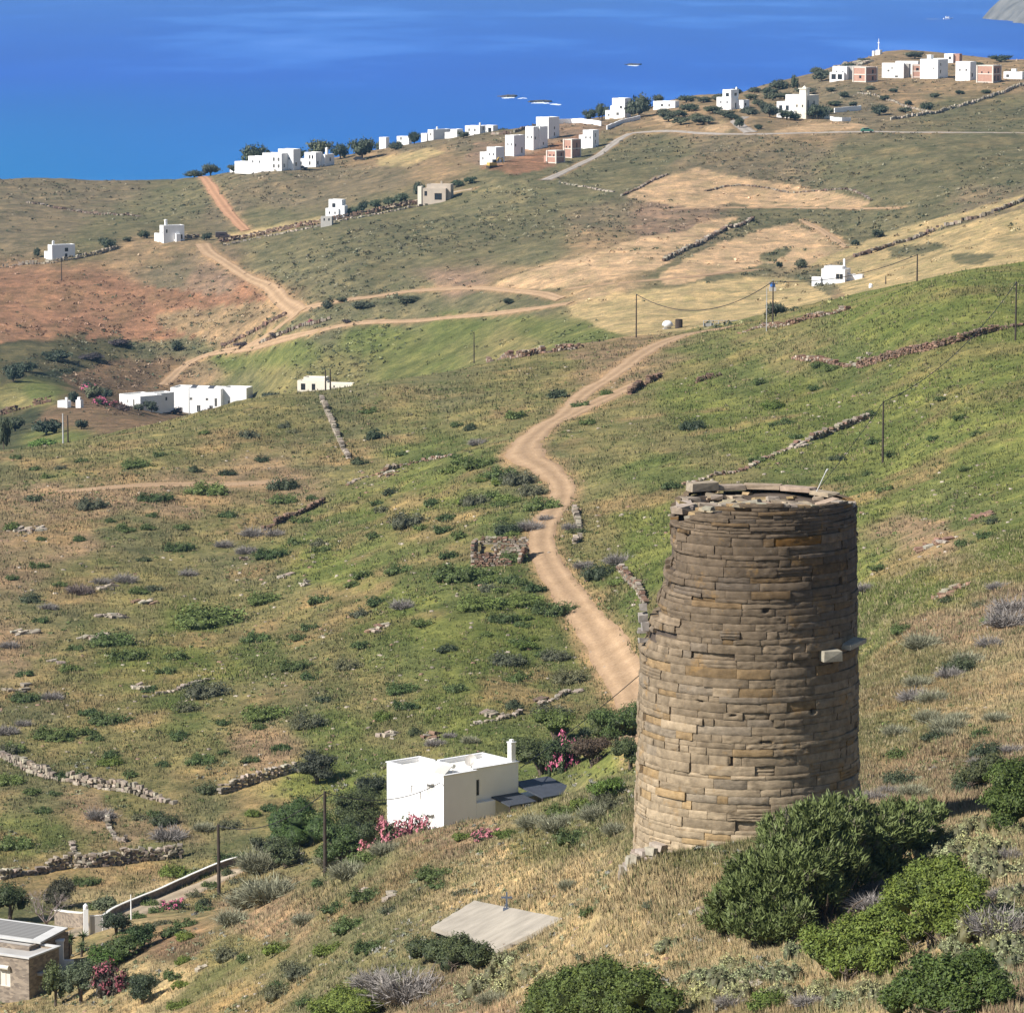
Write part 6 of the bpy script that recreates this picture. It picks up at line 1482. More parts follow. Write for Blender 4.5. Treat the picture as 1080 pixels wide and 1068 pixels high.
# ------------------------------------------------------------------ dry stone walls: every wall one thing, built from chipped stones
def px_path(pts, step, dmin=95.0):
    W_ = []
    for (a, b) in pts:
        q = P(a, b, dmin); W_.append((q.x, q.y, 0))
    return smooth_path(W_, step) if len(W_) > 1 else W_
def stone_wall(pts, h, w, kinds, label, dmin=95.0, size=.45, gap=.06, ruin=.3, name='dry_stone_wall', maxn=1600):
    pth = px_path(pts, .3, dmin)
    seg = np.hypot(np.diff(pth[:, 0]), np.diff(pth[:, 1])); S = np.concatenate([[0], np.cumsum(seg)]); T = S[-1]
    D = pth[:, 1].mean(); size = max(size, 1.1 * D / F_PX)
    o = Vector((pth[0, 0], pth[0, 1], float(gz(pth[0, 0], pth[0, 1])))); mb = MB()
    sd = random.random() * 100; ruin = min(.9, ruin + .12); h *= .88
    rows = max(1, int(h / (size * .55))); nx = int(T / size)
    while nx * rows > maxn: size *= 1.15; rows = max(1, int(h / (size * .55))); nx = int(T / size)
    for i in range(nx):
        s = (i + random.random() * .4) * size
        if s > T: continue
        x = float(np.interp(s, S, pth[:, 0])); y = float(np.interp(s, S, pth[:, 1])); j = min(len(pth) - 2, int(np.searchsorted(S, s)))
        dx, dy = pth[j+1, 0] - pth[j, 0], pth[j+1, 1] - pth[j, 1]; rz = math.atan2(dy, dx)
        hh = h * (1 - ruin * 2 * max(0, float(vnoise(s / 4 + sd, 0)) - .35) / .65)
        if float(vnoise(s / 7 + sd, 5.5)) > 1 - ruin * .5: hh *= .35
        g = float(gz(x, y)) - o.z + random.gauss(0, .07)
        for r in range(rows):
            z = (r + .5 + random.gauss(0, .16)) * h / rows
            if z > hh + .05 and r: break
            q = size * random.choice([.5, .8, 1.0, 1.2, 1.5])
            rock(mb, (x - o.x + random.gauss(0, .05), y - o.y + random.gauss(0, w * .12), g + z - .06), (q, w * random.uniform(.8, 1.1), h / rows * random.uniform(.7, 1.35)), rz + random.gauss(0, .22), stonecol(random.choice(kinds), .32), .24, random.gauss(0, .16))
    o_ = mb.build(name, rock_m, usecol=True); o_.location = o
    return tag(o_, label, 'stone wall')
stone_wall([(0,798),(20,808),(60,822),(110,832),(150,840),(188,848)], 1.3, .6, ['pale','grey','grey'], 'long wall of upright pale stones at the left edge below the grassy slope', size=.55, ruin=.4)
stone_wall([(232,838),(262,828),(290,820),(316,813)], 1.3, .6, ['grey','pale'], 'short grey stone wall left of the white house near the bushy dark tree', ruin=.3)
stone_wall([(0,928),(40,922),(70,916),(100,914),(150,908),(200,902)], 1.5, .7, ['grey','grey','pale'], 'long grey terrace wall above the driveway and brown stone house', ruin=.2)
stone_wall([(75,888),(80,900),(95,912)], .9, .6, ['grey','pale'], 'short curving wall running down to the terrace wall', ruin=.4)
stone_wall([(113,862),(116,875),(128,888),(135,884)], .7, .5, ['pale','grey'], 'hook shaped low stone wall in the middle of the field', ruin=.4)
stone_wall([(278,560),(295,551),(312,544),(330,536),(344,529)], 1.0, .6, ['dark','dark','red'], 'dark retaining wall on the left slope below the crest', ruin=.15)
stone_wall([(339,420),(344,432),(350,446),(356,460),(362,474),(368,484)], .9, .8, ['pale','grey'], 'thin pale wall running down from the crest on the left slope', ruin=.5)
stone_wall([(366,512),(380,505),(400,500),(425,492),(450,486),(480,480)], 1.0, .8, ['pale','grey','red'], 'broken pale wall leading to the road bend from the left', ruin=.6)
stone_wall([(720,512),(750,503),(780,497),(800,487),(830,474),(860,463),(895,450),(920,440)], 1.1, .8, ['pale','grey','red'], 'stone wall climbing behind the tower towards the single pole', ruin=.4, dmin=400)
stone_wall([(905,388),(925,383),(950,376),(980,369),(1010,361),(1040,352),(1085,343)], 1.3, .9, ['dark','red','red'], 'dark red wall below the pole at the right edge', dmin=450, ruin=.25)
stone_wall([(838,378),(858,381),(880,384),(905,386)], .8, 1.2, ['red','pale','red'], 'reddish rubble wall continuing left of the dark red wall', dmin=450, ruin=.6)
stone_wall([(664,416),(672,410),(684,404),(698,398)], 1.4, .9, ['dark','dark','red'], 'short dark bank wall just right of the upper road', dmin=500, ruin=.1)
stone_wall([(734,404),(748,400),(766,395)], 1.1, .8, ['dark','red'], 'short dark wall on the green slope right of the road', dmin=500, ruin=.2)
stone_wall([(515,381),(540,377),(570,373),(600,369),(620,366)], 1.4, 1.2, ['red','red','dark','pale'], 'red stone wall along the crest left of the road top', dmin=500, ruin=.5)
stone_wall([(780,352),(800,346),(830,343),(860,335),(895,327)], 1.0, 1.4, ['red','red','pale'], 'red rubble wall along the edge of the green slope', dmin=500, ruin=.6)
stone_wall([(652,600),(660,610),(672,622),(682,640)], 1.2, .7, ['pale','grey','red'], 'pale stone wall between dark shrub and the broken side of the tower', dmin=350, ruin=.3)
stone_wall([(606,540),(610,552),(612,566),(606,574)], 1.1, .8, ['grey','pale'], 'rubble wall at the outer side of the road bend', dmin=350, ruin=.5)
stone_wall([(225,716),(200,722),(180,730),(150,736)], .6, .6, ['pale','grey'], 'low line of pale stones across the lower left slope', ruin=.8)
stone_wall([(500,764),(530,758),(552,752)], .8, .6, ['pale','grey'], 'line of grey stones above the garden trees of the white house', ruin=.6, dmin=345)
stone_wall([(570,744),(585,738),(600,730)], .6, .6, ['pale','grey'], 'short stone line left of the road where the tower hides it', ruin=.6, dmin=345)
stone_wall([(0,283),(30,279),(60,277),(95,270),(125,262)], 1.4, .7, ['grey','pale'], 'lane wall below the two far left white houses', dmin=1000, size=1.0, ruin=.1)
stone_wall([(172,250),(190,252),(213,250)], 1.4, .7, ['dark','grey'], 'dark lane wall beside the house with the tall chimney', dmin=1000, size=1.0, ruin=.1)
stone_wall([(232,256),(270,249),(300,243),(340,235),(380,227),(420,219),(450,213)], 1.7, .8, ['dark','red','dark'], 'long dark wall of the walled lane below the olive trees', dmin=1000, size=1.1, ruin=.05)
stone_wall([(236,259),(270,252),(300,246.5),(340,238),(380,230),(420,222),(455,215)], .7, .8, ['pale','pale','grey'], 'dotted row of pale stones in front of the walled lane', dmin=1000, size=1.3, ruin=.7)
stone_wall([(0,438),(15,434),(35,428),(58,423)], 1.8, .8, ['red','dark','red'], 'dark red wall beside the small yard buildings', dmin=800, size=.9, ruin=.1)
stone_wall([(234,366),(252,358),(274,347),(298,334),(305,330)], 1.2, 1.0, ['dark','red'], 'dark hedge wall at the corner of the brown field', dmin=900, size=1.0, ruin=.2)
stone_wall([(275,362),(300,352),(335,341),(350,337)], 1.1, 1.0, ['dark','grey'], 'dark wall between the two valley lanes', dmin=900, size=1.0, ruin=.2)
stone_wall([(900,272),(930,263),(960,254),(985,244),(1010,236),(1045,226),(1085,211)], 1.2, 1.2, ['dark','grey','grey'], 'dark field wall crossing the straw fields to the right edge', dmin=850, size=1.1, ruin=.2)
stone_wall([(700,276),(715,268),(735,259),(760,245),(795,232)], 1.1, 1.2, ['dark','grey','pale'], 'dark broken wall between two tan fields', dmin=900, size=1.1, ruin=.4)
stone_wall([(655,207),(672,200),(690,190),(705,184)], .7, .9, ['grey','dark'], 'thin wall at the left tip of the uppermost tan field', dmin=1000, size=1.1, ruin=.4)
stone_wall([(590,193),(620,198),(650,203)], .6, .9, ['pale'], 'faint pale wall crossing the wide olive field', dmin=1000, size=1.3, ruin=.6)
stone_wall([(744,202),(780,196),(830,203),(890,200),(920,212)], .6, .9, ['grey','dark'], 'thin wall above the uppermost tan field', dmin=1000, size=1.2, ruin=.5)
stone_wall([(940,127),(965,123),(1000,116),(1030,108),(1060,98),(1090,88)], 1.3, .7, ['pale','pale','grey'], 'pale boundary wall climbing to the right end of the ridge', dmin=1200, size=1.2, ruin=.05)
stone_wall([(905,99),(930,104),(955,113),(985,120)], .8, .7, ['pale','grey'], 'faint wall slanting down the ridge slope', dmin=1200, size=1.3, ruin=.3)
stone_wall([(520,142),(540,141),(556,136),(570,131)], 1.2, .8, ['dark','grey'], 'dark curved wall above the tall white blocks', dmin=1200, size=1.2, ruin=.1)
stone_wall([(30,214),(60,220),(100,226),(150,229)], .7, 2.0, ['dark','grey'], 'dark stony line across the olive hill at the far left', dmin=1000, size=1.4, ruin=.6)

# ---- rock outcrops on the left slope and by the paths
def outcrop(px, py, wpx, n, kinds, label, dmin=95.0, big=1.0):
    p = P(px, py, dmin); r = wpx * p.y / F_PX / 2; mb = MB()
    for k in range(n):
        a = random.uniform(0, 6.28); t = random.random() ** .6
        x, y = p.x + math.cos(a) * r * t, p.y + math.sin(a) * r * t * 1.5
        s = random.uniform(.3, .95) * big * min(1.0, p.y / 420 + .08)
        rock(mb, (x - p.x, y - p.y, float(gz(x, y)) - p.z + s * .12), (s * 1.5, s, s * .5), random.uniform(.2, .9), stonecol(random.choice(kinds), .2), .25, random.uniform(-.3, .3))
    o = mb.build('rock_outcrop', rock_m, usecol=True); o.location = p
    tag(o, label, 'rocks')
for q in [(98, 672, 34, 22, ['pale','grey','red'], 'largest cluster of pale ledges on the left slope'), (118, 650, 30, 20, ['pale','grey'], 'ledges just above the largest pale cluster'), (112, 620, 24, 14, ['pale','grey'], 'pale rocks beside the purplish bare shrub'), (58, 698, 20, 7, ['pale'], 'single pale slab lying on the lower left slope'),
          (155, 635, 26, 12, ['red','pale'], 'reddish ledges right of the pale cluster'), (25, 668, 26, 14, ['grey','pale'], 'grey stones at the left edge halfway up'), (30, 560, 40, 20, ['pale','grey'], 'scattered pale rocks under the slope track at the left'), (20, 728, 30, 14, ['pale','grey'], 'pale stones above the left end of the long field wall'),
          (398, 664, 26, 14, ['pale','red'], 'pale bare ledge in the middle of the green slope'), (302, 608, 14, 6, ['pale'], 'small pale boulder pair right of the grey thorn shrubs'), (322, 616, 14, 8, ['pale','grey'], 'small pale rocks below the boulder pair'), (258, 590, 12, 5, ['pale','dark'], 'single pale rock at the foot of the grey thorns'),
          (408, 500, 30, 18, ['pale','red'], 'orange and pale stones at the end of the broken wall'), (150, 726, 30, 10, ['pale'], 'row of pale stones on the lower left slope'), (410, 775, 18, 8, ['pale'], 'pale boulders just above the white house roof'), (455, 778, 20, 10, ['red','pale'], 'reddish rocks above the white house'), (520, 754, 24, 12, ['pale','grey'], 'pale rocks between shrub and road left of the tower'),
          (412, 945, 18, 8, ['pale'], 'pale boulders on the straw slope above the slab'), (386, 938, 8, 3, ['pale'], 'small pale boulder left of the boulders by the slab'), (215, 1020, 8, 2, ['pale'], 'white boulder on the bare bank'), (314, 903, 8, 2, ['pale'], 'white boulder beside the bushy dark tree'),
          (885, 655, 26, 10, ['red','pale'], 'reddish ledge behind the tower shoulder'), (985, 575, 34, 18, ['red','red','pale'], 'red rocky patch on the green slope right of the tower top'), (1005, 625, 40, 22, ['red','pale'], 'pale bare ledge on the slope right of the tower'), (1035, 545, 30, 12, ['red'], 'red rocks near the right edge above the bare ledge'), (905, 380, 26, 10, ['red','pale'], 'red stones on the slope above the single pole'), (750, 520, 16, 8, ['red'], 'red stones just left of the tower top'),
          (845, 470, 20, 8, ['red','pale'], 'red stones beside the climbing stone wall'), (610, 730, 12, 6, ['grey','dark'], 'dark stones beside the road shoulder'), (570, 738, 10, 5, ['dark','grey'], 'dark boulder left of the road'), (1035, 1050, 30, 10, ['pale'], 'pale stones in the lower right corner'), (1072, 975, 10, 3, ['pale'], 'single pale boulder at the right edge'),
          (790, 1040, 26, 10, ['pale'], 'pale stones on the straw slope at the bottom'), (735, 960, 10, 4, ['pale'], 'pale stones on the straw bank left of the juniper'), (545, 995, 30, 8, ['pale','grey'], 'flat stones fallen at the low side of the slab')]:
    outcrop(*q)
# single far landmarks
outcrop(900, 68, 40, 60, ['pale', 'grey'], 'bare rocky headland left of the tiny chapel', 1400, 3.0)

# ---- loose stones everywhere: uncountable
def scatter(n, fn, seed, y0=380, y1=1068, x0=0, x1=1080):
    rng = np.random.default_rng(seed); px = rng.uniform(x0, x1, n); py = rng.uniform(y0, y1, n)
    x, y, z = march(px, py); ok = np.isfinite(y); x, y, z, px, py = x[ok], y[ok], z[ok], px[ok], py[ok]
    d = road_sd(x, y); k = (d > fn - .5 * rng.random(len(x))) & (np.hypot(x - TW.x, y - TW.y) > 5.3)
    return x[k], y[k], z[k], px[k], py[k], rng
x, y, z, px, py, rng = scatter(2600, -.8, 5)
keep = (fbm(x / 22, y / 34, 301, 3) > .47) & (y < 800)
x, y, z = x[keep], y[keep], z[keep]; m = len(x)
s = rng.uniform(.08, .26, m) * np.clip(y / 330, .7, 1.5)
cube = np.array([(-1,-1,-.6),(1,-1,-.6),(1,1,-.6),(-1,1,-.6),(-.7,-.8,.6),(.8,-.7,.5),(.7,.8,.6),(-.8,.7,.45)])
V = cube[None] * (1 + rng.uniform(-.3, .3, (m, 8, 3))) * s[:, None, None] * .6
a = rng.uniform(0, 6.28, m); ca, sa = np.cos(a)[:, None], np.sin(a)[:, None]
V = np.stack([V[:, :, 0] * ca * 1.4 - V[:, :, 1] * sa + x[:, None], V[:, :, 0] * sa * 1.4 + V[:, :, 1] * ca + y[:, None], V[:, :, 2] * .8 + z[:, None] + s[:, None] * .1], -1)
fq = np.array([(4,5,6,7),(0,1,5,4),(1,2,6,5),(2,3,7,6),(3,0,4,7)])
F = (fq[None] + (np.arange(m) * 8)[:, None, None]).reshape(-1, 4)
cl = np.array([(.30,.25,.20),(.24,.2,.16),(.25,.16,.115),(.36,.31,.25)])[rng.integers(0, 4, m)] * rng.uniform(.8, 1.15, (m, 1))
o = np_mesh('loose_stones', V.reshape(-1, 3), F, rock_m, np.repeat(cl, 8, 0)); tag(o, kind='stuff')

# ---- grass: blades in tufts, uncountable
def tufts(name, n, seed, blades, hmin, hmax, wid, y0, y1, dens, dmax=900, colf=None, lean=.45, scale_far=330, x0=-20, x1=1100):
    x, y, z, px, py, rng = scatter(n, .25, seed, y0, y1, x0, x1)
    k = (y < dmax) & (rng.random(len(x)) < dens(x, y, px, py)) & (poly_sd(px, py, [(455, 992), (500, 958), (594, 966), (526, 1010)]) < -1); x, y, z = x[k], y[k], z[k]; m = len(x)
    base = ground_color(x, y, z)
    col = colf(base, rng, m, x, y)
    f = np.clip(y / scale_far, .75, 2.4)
    h = rng.uniform(hmin, hmax, m) * f ** .55 * (.6 + .8 * fbm(x / 3, y / 3, 311, 2)); w = wid * f ** .9
    A = []; 
    r = (rng.random((m, blades)) ** .5) * .30 * f[:, None] ** .9; a = rng.uniform(0, 6.28, (m, blades))
    bx = x[:, None] + np.cos(a) * r; by = y[:, None] + np.sin(a) * r; bz = np.repeat(z[:, None], blades, 1) - .05
    la = a + rng.normal(size=a.shape) * .6; ll = rng.uniform(.05, lean, a.shape) * h[:, None]
    hh = h[:, None] * rng.uniform(.6, 1.1, a.shape)
    ta = rng.uniform(0, 3.14, a.shape); dx = np.cos(ta) * w[:, None] / 2; dy = np.sin(ta) * w[:, None] / 2
    V = np.stack([np.stack([bx - dx, by - dy, bz], -1), np.stack([bx + dx, by + dy, bz], -1), np.stack([bx + np.cos(la) * ll, by + np.sin(la) * ll, bz + hh], -1)], 2)
    cc = np.repeat(np.repeat(col[:, None], blades, 1) * rng.uniform(.8, 1.2, (m, blades, 1)), 3, 1)
    V = V.reshape(-1, 3); o = np_mesh(name, V, np.arange(len(V)).reshape(-1, 3), straw_m, cc.reshape(-1, 3))
    tag(o, kind='stuff'); print(name, m)
def near_cols(base, rng, m, x, y):
    lum = base.mean(1, keepdims=True); t = rng.random((m, 1))
    c = base * rng.uniform(.85, 1.3, (m, 1))
    c = np.where(t < .16, np.array((.42, .34, .20)), c); c = np.where((t > .16) & (t < .26), np.array((.25, .24, .12)), c); c = np.where((t > .92), np.array((.085, .105, .035)), c)
    return c
tufts('dry_grass', 66000, 21, 7, .20, .46, .045, 820, 1068, lambda x, y, px, py: np.clip(-.15 + 2 * fbm(x / 5, y / 7, 321, 4), .1, 1), 290, near_cols)
tufts('dry_grass', 26000, 22, 7, .20, .44, .05, 560, 880, lambda x, y, px, py: np.where((px > 880), .9, 0.0), 360, near_cols, x0=880)
def mid_cols(base, rng, m, x, y):
    t = rng.random((m, 1)); c = base * rng.uniform(.75, 1.35, (m, 1))
    c = np.where(t < .10, np.array((.27, .22, .115)), c); c = np.where(t > .86, np.array((.075, .092, .034)), c)
    return c
tufts('slope_grass', 150000, 23, 4, .22, .42, .085, 275, 960, lambda x, y, px, py: np.clip(-.45 + 2.3 * fbm(x / 8, y / 12, 331, 4), .05, 1), 760, mid_cols)
# low cushions of spiny plants that give the slopes their mottling: uncountable
def cushions(name, n, seed, cols, s0, s1, y0, y1, dens, x0=0, x1=1080, dmax=780):
    x, y, z, px, py, rng = scatter(n, .5, seed, y0, y1, x0, x1)
    k = (y < dmax) & (rng.random(len(x)) < dens(x, y)); x, y, z = x[k], y[k], z[k]; m = len(x)
    s = rng.uniform(s0, s1, m) * np.clip(y / 330, .8, 1.8) ** .6; B = 16
    d = unit(rng.normal(size=(m * B, 3))); d[:, 2] = abs(d[:, 2]); ss = np.repeat(s, B)[:, None]
    cen = np.repeat(np.stack([x, y, z], 1), B, 0) + d * ss * np.array((1.1, 1, .6)) * rng.uniform(.6, 1, (m * B, 1))
    V = tris(cen, unit(d + rng.normal(size=d.shape) * .5 + np.array((0, 0, .3))), ss[:, 0] * .62, 1.3, rng)
    c = np.array(cols)[rng.integers(0, len(cols), m)] * rng.uniform(.75, 1.25, (m, 1))
    cc = np.repeat(np.repeat(c, B, 0) * rng.uniform(.8, 1.2, (m * B, 1)), 3, 0)
    o = np_mesh(name, V, np.arange(len(V)).reshape(-1, 3), leaf_m, cc); tag(o, kind='stuff')
cushions('low_ground_cover', 13000, 31, [(.09,.115,.042), (.11,.125,.05), (.13,.12,.07)], .12, .30, 285, 900, lambda x, y: np.clip((fbm(x / 14, y / 20, 341, 3) - .42) * 5, 0, 1))
cushions('pale_ground_cover', 5000, 32, [(.26,.25,.15), (.20,.20,.11), (.22,.20,.17), (.12,.13,.06)], .12, .34, 800, 1068, lambda x, y: np.clip((fbm(x / 7, y / 9, 351, 3) - .44) * 5, 0, .9))
def far_cover(n, seed):
    x, y, z, px, py, rng = scatter(n, .6, seed, 60, 440)
    k = (y > 760) & (y < 1900) & (rng.random(len(x)) < np.clip((fbm(x / 40, y / 60, 361, 3) - .36) * 4, .08, 1)); x, y, z = x[k], y[k], z[k]; m = len(x)
    b_ = ground_color(x, y, z); tan = b_[:, 0] > .24
    kk = ~tan | (rng.random(m) < .12); x, y, z, b_ = x[kk], y[kk], z[kk], b_[kk]; m = len(x); B = 8
    s = rng.uniform(.22, .75, m) ** 1.3; d = unit(rng.normal(size=(m * B, 3))); d[:, 2] = abs(d[:, 2]); ss = np.repeat(s, B)[:, None]
    cen = np.repeat(np.stack([x, y, z], 1), B, 0) + d * ss * np.array((1.3, 1.1, .75))
    V = tris(cen, unit(d + rng.normal(size=d.shape) * .4 + np.array((0, 0, .3))), ss[:, 0] * .9, 1.3, rng)
    t = rng.random((m, 1)); c = b_ * rng.uniform(.45, 1.0, (m, 1)); c = np.where(t > .8, b_ * 1.5 + .03, c); c = np.where(t < .22, np.array((.050, .062, .034)), c)
    o = np_mesh('valley_ground_cover', V, np.arange(len(V)).reshape(-1, 3), leaf_m, np.repeat(np.repeat(c, B, 0), 3, 0)); tag(o, kind='stuff')
far_cover(30000, 33)

# ------------------------------------------------------------------ poles and wires
M_pole = plain('tarred_pole_wood', (.055, .042, .034), .85, .25, 2)
M_pale = plain('galvanised_steel', (.42, .42, .42), .5, .08, 2)
M_wire = plain('black_cable', (.025, .025, .028), .6, .05, 1)
POLE = {}
def pole(key, px, ytop, ybot, label, rad=.13, D=None, mat=None, arm=True, name='utility_pole', dmin=95.0, lean=0):
    p = P(px, ybot, dmin) if D is None else at(px, D)
    _, kt = ray(px, ytop); top = HC + float(kt) * p.y; H = top - p.z
    root = empty(name, p, 0, label, 'utility pole' if name == 'utility_pole' else name.replace('_', ' '))
    mb = MB(); rad = max(rad, .42 * p.y / F_PX); mb.tube([(0, 0, -.8), (lean * .5, 0, H * .5), (lean, 0, H)], [rad * 1.15, rad, rad * .75], 10); mb.build('shaft', mat or M_pole, root)
    if arm:
        mb = MB(); mb.box(-.75 + lean, .75 + lean, -.05 - rad, .05 - rad, H - .55, H - .43); mb.tube([(-.6 + lean, 0, H - .5), (lean, 0, H - 1.1)], .025, 4); mb.build('crossarm', mat or M_pole, root)
        for x_ in (-.65, 0, .65):
            q = MB(); zz = H - .43 if x_ else H - .01; q.tube([(x_ + lean, -rad if x_ else 0, zz), (x_ + lean, -rad if x_ else 0, zz + .22)], [.05, .07], 8); q.build('insulator', M_pale, root)
    POLE[key] = Vector((p.x + lean, p.y, top - .1)); return root
pole('a', 343, 834, 922, 'dark wooden pole nearest the white house', arm=False)
pole('b', 231, 869, 943, 'dark wooden pole beside the capped driveway wall', arm=False, rad=.15)
pole('c', 931, 423, 488, 'single dark pole on the green slope above the tower', arm=False, dmin=400)
pole('d', 1071, 297, 359, 'dark pole at the right edge above the red wall', dmin=450, arm=False)
pole('e', 961, 268, 305, 'dark pole behind the top edge of the green slope', D=700, arm=False)
pole('f', 815, 296, 344, 'brown pole at the edge of the slope by the dark bush', dmin=500)
pole('g', 671, 310, 356, 'brown pole on the crest beside the straw field', dmin=600, arm=False)
pole('h', 500, 350, 383, 'slim dark pole on the crest before the green field', dmin=600, arm=False)
pole('i', 928.5, 291, 314, 'slim brown pole beside the straw field right of the white marker', D=900, arm=False)
pole('j', 345.5, 390, 418, 'left one of the two dark poles on the crest at the pale house', D=700, arm=False)
pole('k', 350.5, 389, 418, 'right one of the two dark poles on the crest at the pale house', D=702, arm=False)
pole('l', 203, 408, 440, 'thin pale post pair left of the farmhouse wall', D=700, mat=M_pale, arm=False, rad=.08)
pole('m', 71, 436, 461, 'pale one of the twin poles above the left crest', D=680, mat=M_pale, arm=False)
pole('n', 76, 438, 462, 'dark one of the twin poles above the left crest', D=682, arm=False)
pole('o', 65, 272, 296, 'faint pole below the farthest left white house', dmin=1000, arm=False)
pole('p', 805, 303, 330, 'thin pale post left of the brown slope pole', D=690, mat=M_pale, arm=False, rad=.06, name='post')
pole('q', 135.5, 943, 966, 'white lamp post beside the capped driveway wall', D=318, mat=M_white, arm=False, rad=.05, name='lamp_post')
def cable(a, b, sag, label, rad=.035):
    a, b = Vector(a), Vector(b); mb = MB(); n = 24
    mb.tube([a.lerp(b, i / n) - a - Vector((0, 0, sag * 4 * (i / n) * (1 - i / n))) for i in range(n + 1)], rad, 5)
    o = mb.build('power_cable', M_wire); o.location = a; tag(o, label, 'cable')
hc = HP + Matrix.Rotation(R(-50), 3, 'Z') @ Vector((-.3, -.1, 4.4))
hc2 = HP + Matrix.Rotation(R(-50), 3, 'Z') @ Vector((-.3, 8.9, 4.5))
cable(POLE['a'], hc, 1.0, 'thin cable from the near pole across the white house wall')
cable(POLE['a'], POLE['b'], 1.2, 'cable sagging between the two near poles')
cable(hc2, POLE['c'] * .5 + Vector((15, 215, 27)), 2.0, 'thin cable leaving the white house towards the tower') if False else None
cable(POLE['c'], POLE['d'], 2.2, 'long cable climbing from the single pole to the right edge pole', .05)
cable(POLE['c'], hc2, 3.5, 'long cable from the white house past the tower to the single pole', .04)
cable(POLE['f'], POLE['e'], 1.5, 'cable from the brown slope pole to the next pole right', .06)
cable(POLE['g'], POLE['f'], 4.0, 'sagging cable over the straw field between two brown poles', .07)

# ------------------------------------------------------------------ the concrete slab with its cross
def slab():
    cs = [P(461, 985), P(500, 955), P(592, 965), P(528, 1001)]
    c = sum(cs, Vector()) / 4; zt = c.z + .45
    tops = []
    for (a, b), dd in (((461, 988), 0), ((500, 956), 0), ((592, 966), 0), (((528, 1001)), 0)):
        u, k = ray(a, b); D = (zt - HC) / float(k); tops.append(Vector((float(u) * D, D, zt)) - c)
    root = empty('cistern_roof', c, 0, 'weathered flat concrete slab roof on the straw slope below the white house', 'concrete slab')
    T = [q - c + Vector((0, 0, .42 - .12 * (q.z - c.z))) for q in (P(455, 990), P(500, 960), P(594, 968), P(526, 1006))]; zt = c.z + .3; n = 10; mb = MB(); vs = []
    for j in (0, 1):
        for t in T: vs.append((t.x, t.y, t.z - .22 * j))
    # a slightly uneven top
    g = []
    for i in range(n + 1):
        for k in range(n + 1):
            u, v = i / n, k / n; q = T[0] * (1-u) * (1-v) + T[1] * u * (1-v) + T[2] * u * v + T[3] * (1-u) * v
            e = .008 * (float(vnoise(q.x * 1.5, q.y * 1.5, 3)) - .5) if 0 < i < n and 0 < k < n else 0
            off = Vector((random.uniform(-.05, .05), random.uniform(-.05, .05), 0)) if (i in (0, n) or k in (0, n)) else Vector()
            g.append(tuple(q + off + Vector((0, 0, e))))
    fs = [(i*(n+1)+k, i*(n+1)+k+1, (i+1)*(n+1)+k+1, (i+1)*(n+1)+k) for i in range(n) for k in range(n)]
    edge = [i*(n+1) for i in range(n+1)] + [n*(n+1)+k for k in range(1, n+1)] + [i*(n+1)+n for i in range(n-1, -1, -1)] + [k for k in range(n-1, 0, -1)]
    m = len(g)
    for e in edge: p_ = g[e]; g.append((p_[0], p_[1], p_[2] - .24))
    for i in range(len(edge)): j = (i + 1) % len(edge); fs.append((edge[i], m + i, m + j, edge[j]))
    mb.add(g, fs); sm = plain('weathered_slab_concrete', (.33, .29, .235), .95, .22, .7)
    o = mb.build('slab', sm, root)
    wb = MB()
    ins = [t * .93 for t in T]
    for i in range(4):
        a, b = ins[i], ins[(i+1) % 4]; wb.quad((a.x, a.y, a.z - .24), (b.x, b.y, b.z - .24), (b.x, b.y, -3), (a.x, a.y, -3))
    wb.build('wall', rock_m, root)
    return c, T, c.z + (T[1].z * .6 + T[2].z * .4)
sc_, sT, szt = slab()
u, k = ray(539, 957); cp = sc_ + sT[1].lerp(sT[2], .42) + (sT[0] - sT[1]) * .06
cr = empty('iron_cross', cp, 0, 'small dark iron cross standing at the back edge of the slab', 'cross')
mi = plain('painted_blue_grey_iron', (.10, .12, .16), .5, .1, 3)
mb = MB(); mb.box(-.05, .05, -.035, .035, .0, .95); mb.build('upright', mi, cr)
mb = MB(); mb.box(-.30, -.052, -.035, .035, .60, .70); mb.box(.052, .30, -.035, .035, .60, .70); mb.build('arms', mi, cr)
mb = MB(); mb.tube([(-.16, 0, .03), (0, 0, .38)], .02, 5); mb.tube([(.16, 0, .03), (0, 0, .38)], .02, 5); mb.box(-.2, .2, -.15, .15, -.1, .04)
mb.build('foot', mi, cr)

# ------------------------------------------------------------------ the ruined hut: four broken walls of red brown stone
hp = P(520, 597); rh = empty('ruined_hut', hp, R(-8), 'small roofless ruined stone hut on the green slope left of the road', 'ruin')
def ruin_wall(x0, y0, x1, y1, h0, h1, kinds, gap=None):
    mb = MB(); L = math.hypot(x1 - x0, y1 - y0); rz = math.atan2(y1 - y0, x1 - x0); rows = int(max(h0, h1) / .24)
    for r in range(-3, rows):
        s = random.random() * .3
        while s < L:
            q = random.uniform(.3, .7); t = (s + q / 2) / L; hh = h0 + (h1 - h0) * t + random.uniform(-.15, .15)
            z = r * .24
            if z < hh and not (gap and gap[0] < s < gap[1] and gap[2] < z < gap[3]):
                rock(mb, (x0 + (x1 - x0) * t, y0 + (y1 - y0) * t, z + .12), (q, .5, random.uniform(.16, .3)), rz + random.gauss(0, .15), stonecol(random.choice(kinds), .35), .22, random.gauss(0, .12))
            s += q
    mb.build('wall', rock_m, rh, usecol=True)
ruin_wall(-2.4, 0, 1.8, .1, 1.7, .9, ['red', 'red', 'grey'])
ruin_wall(-2.5, .3, -2.6, 4.2, 2.5, 2.7, ['pale', 'grey', 'red'])
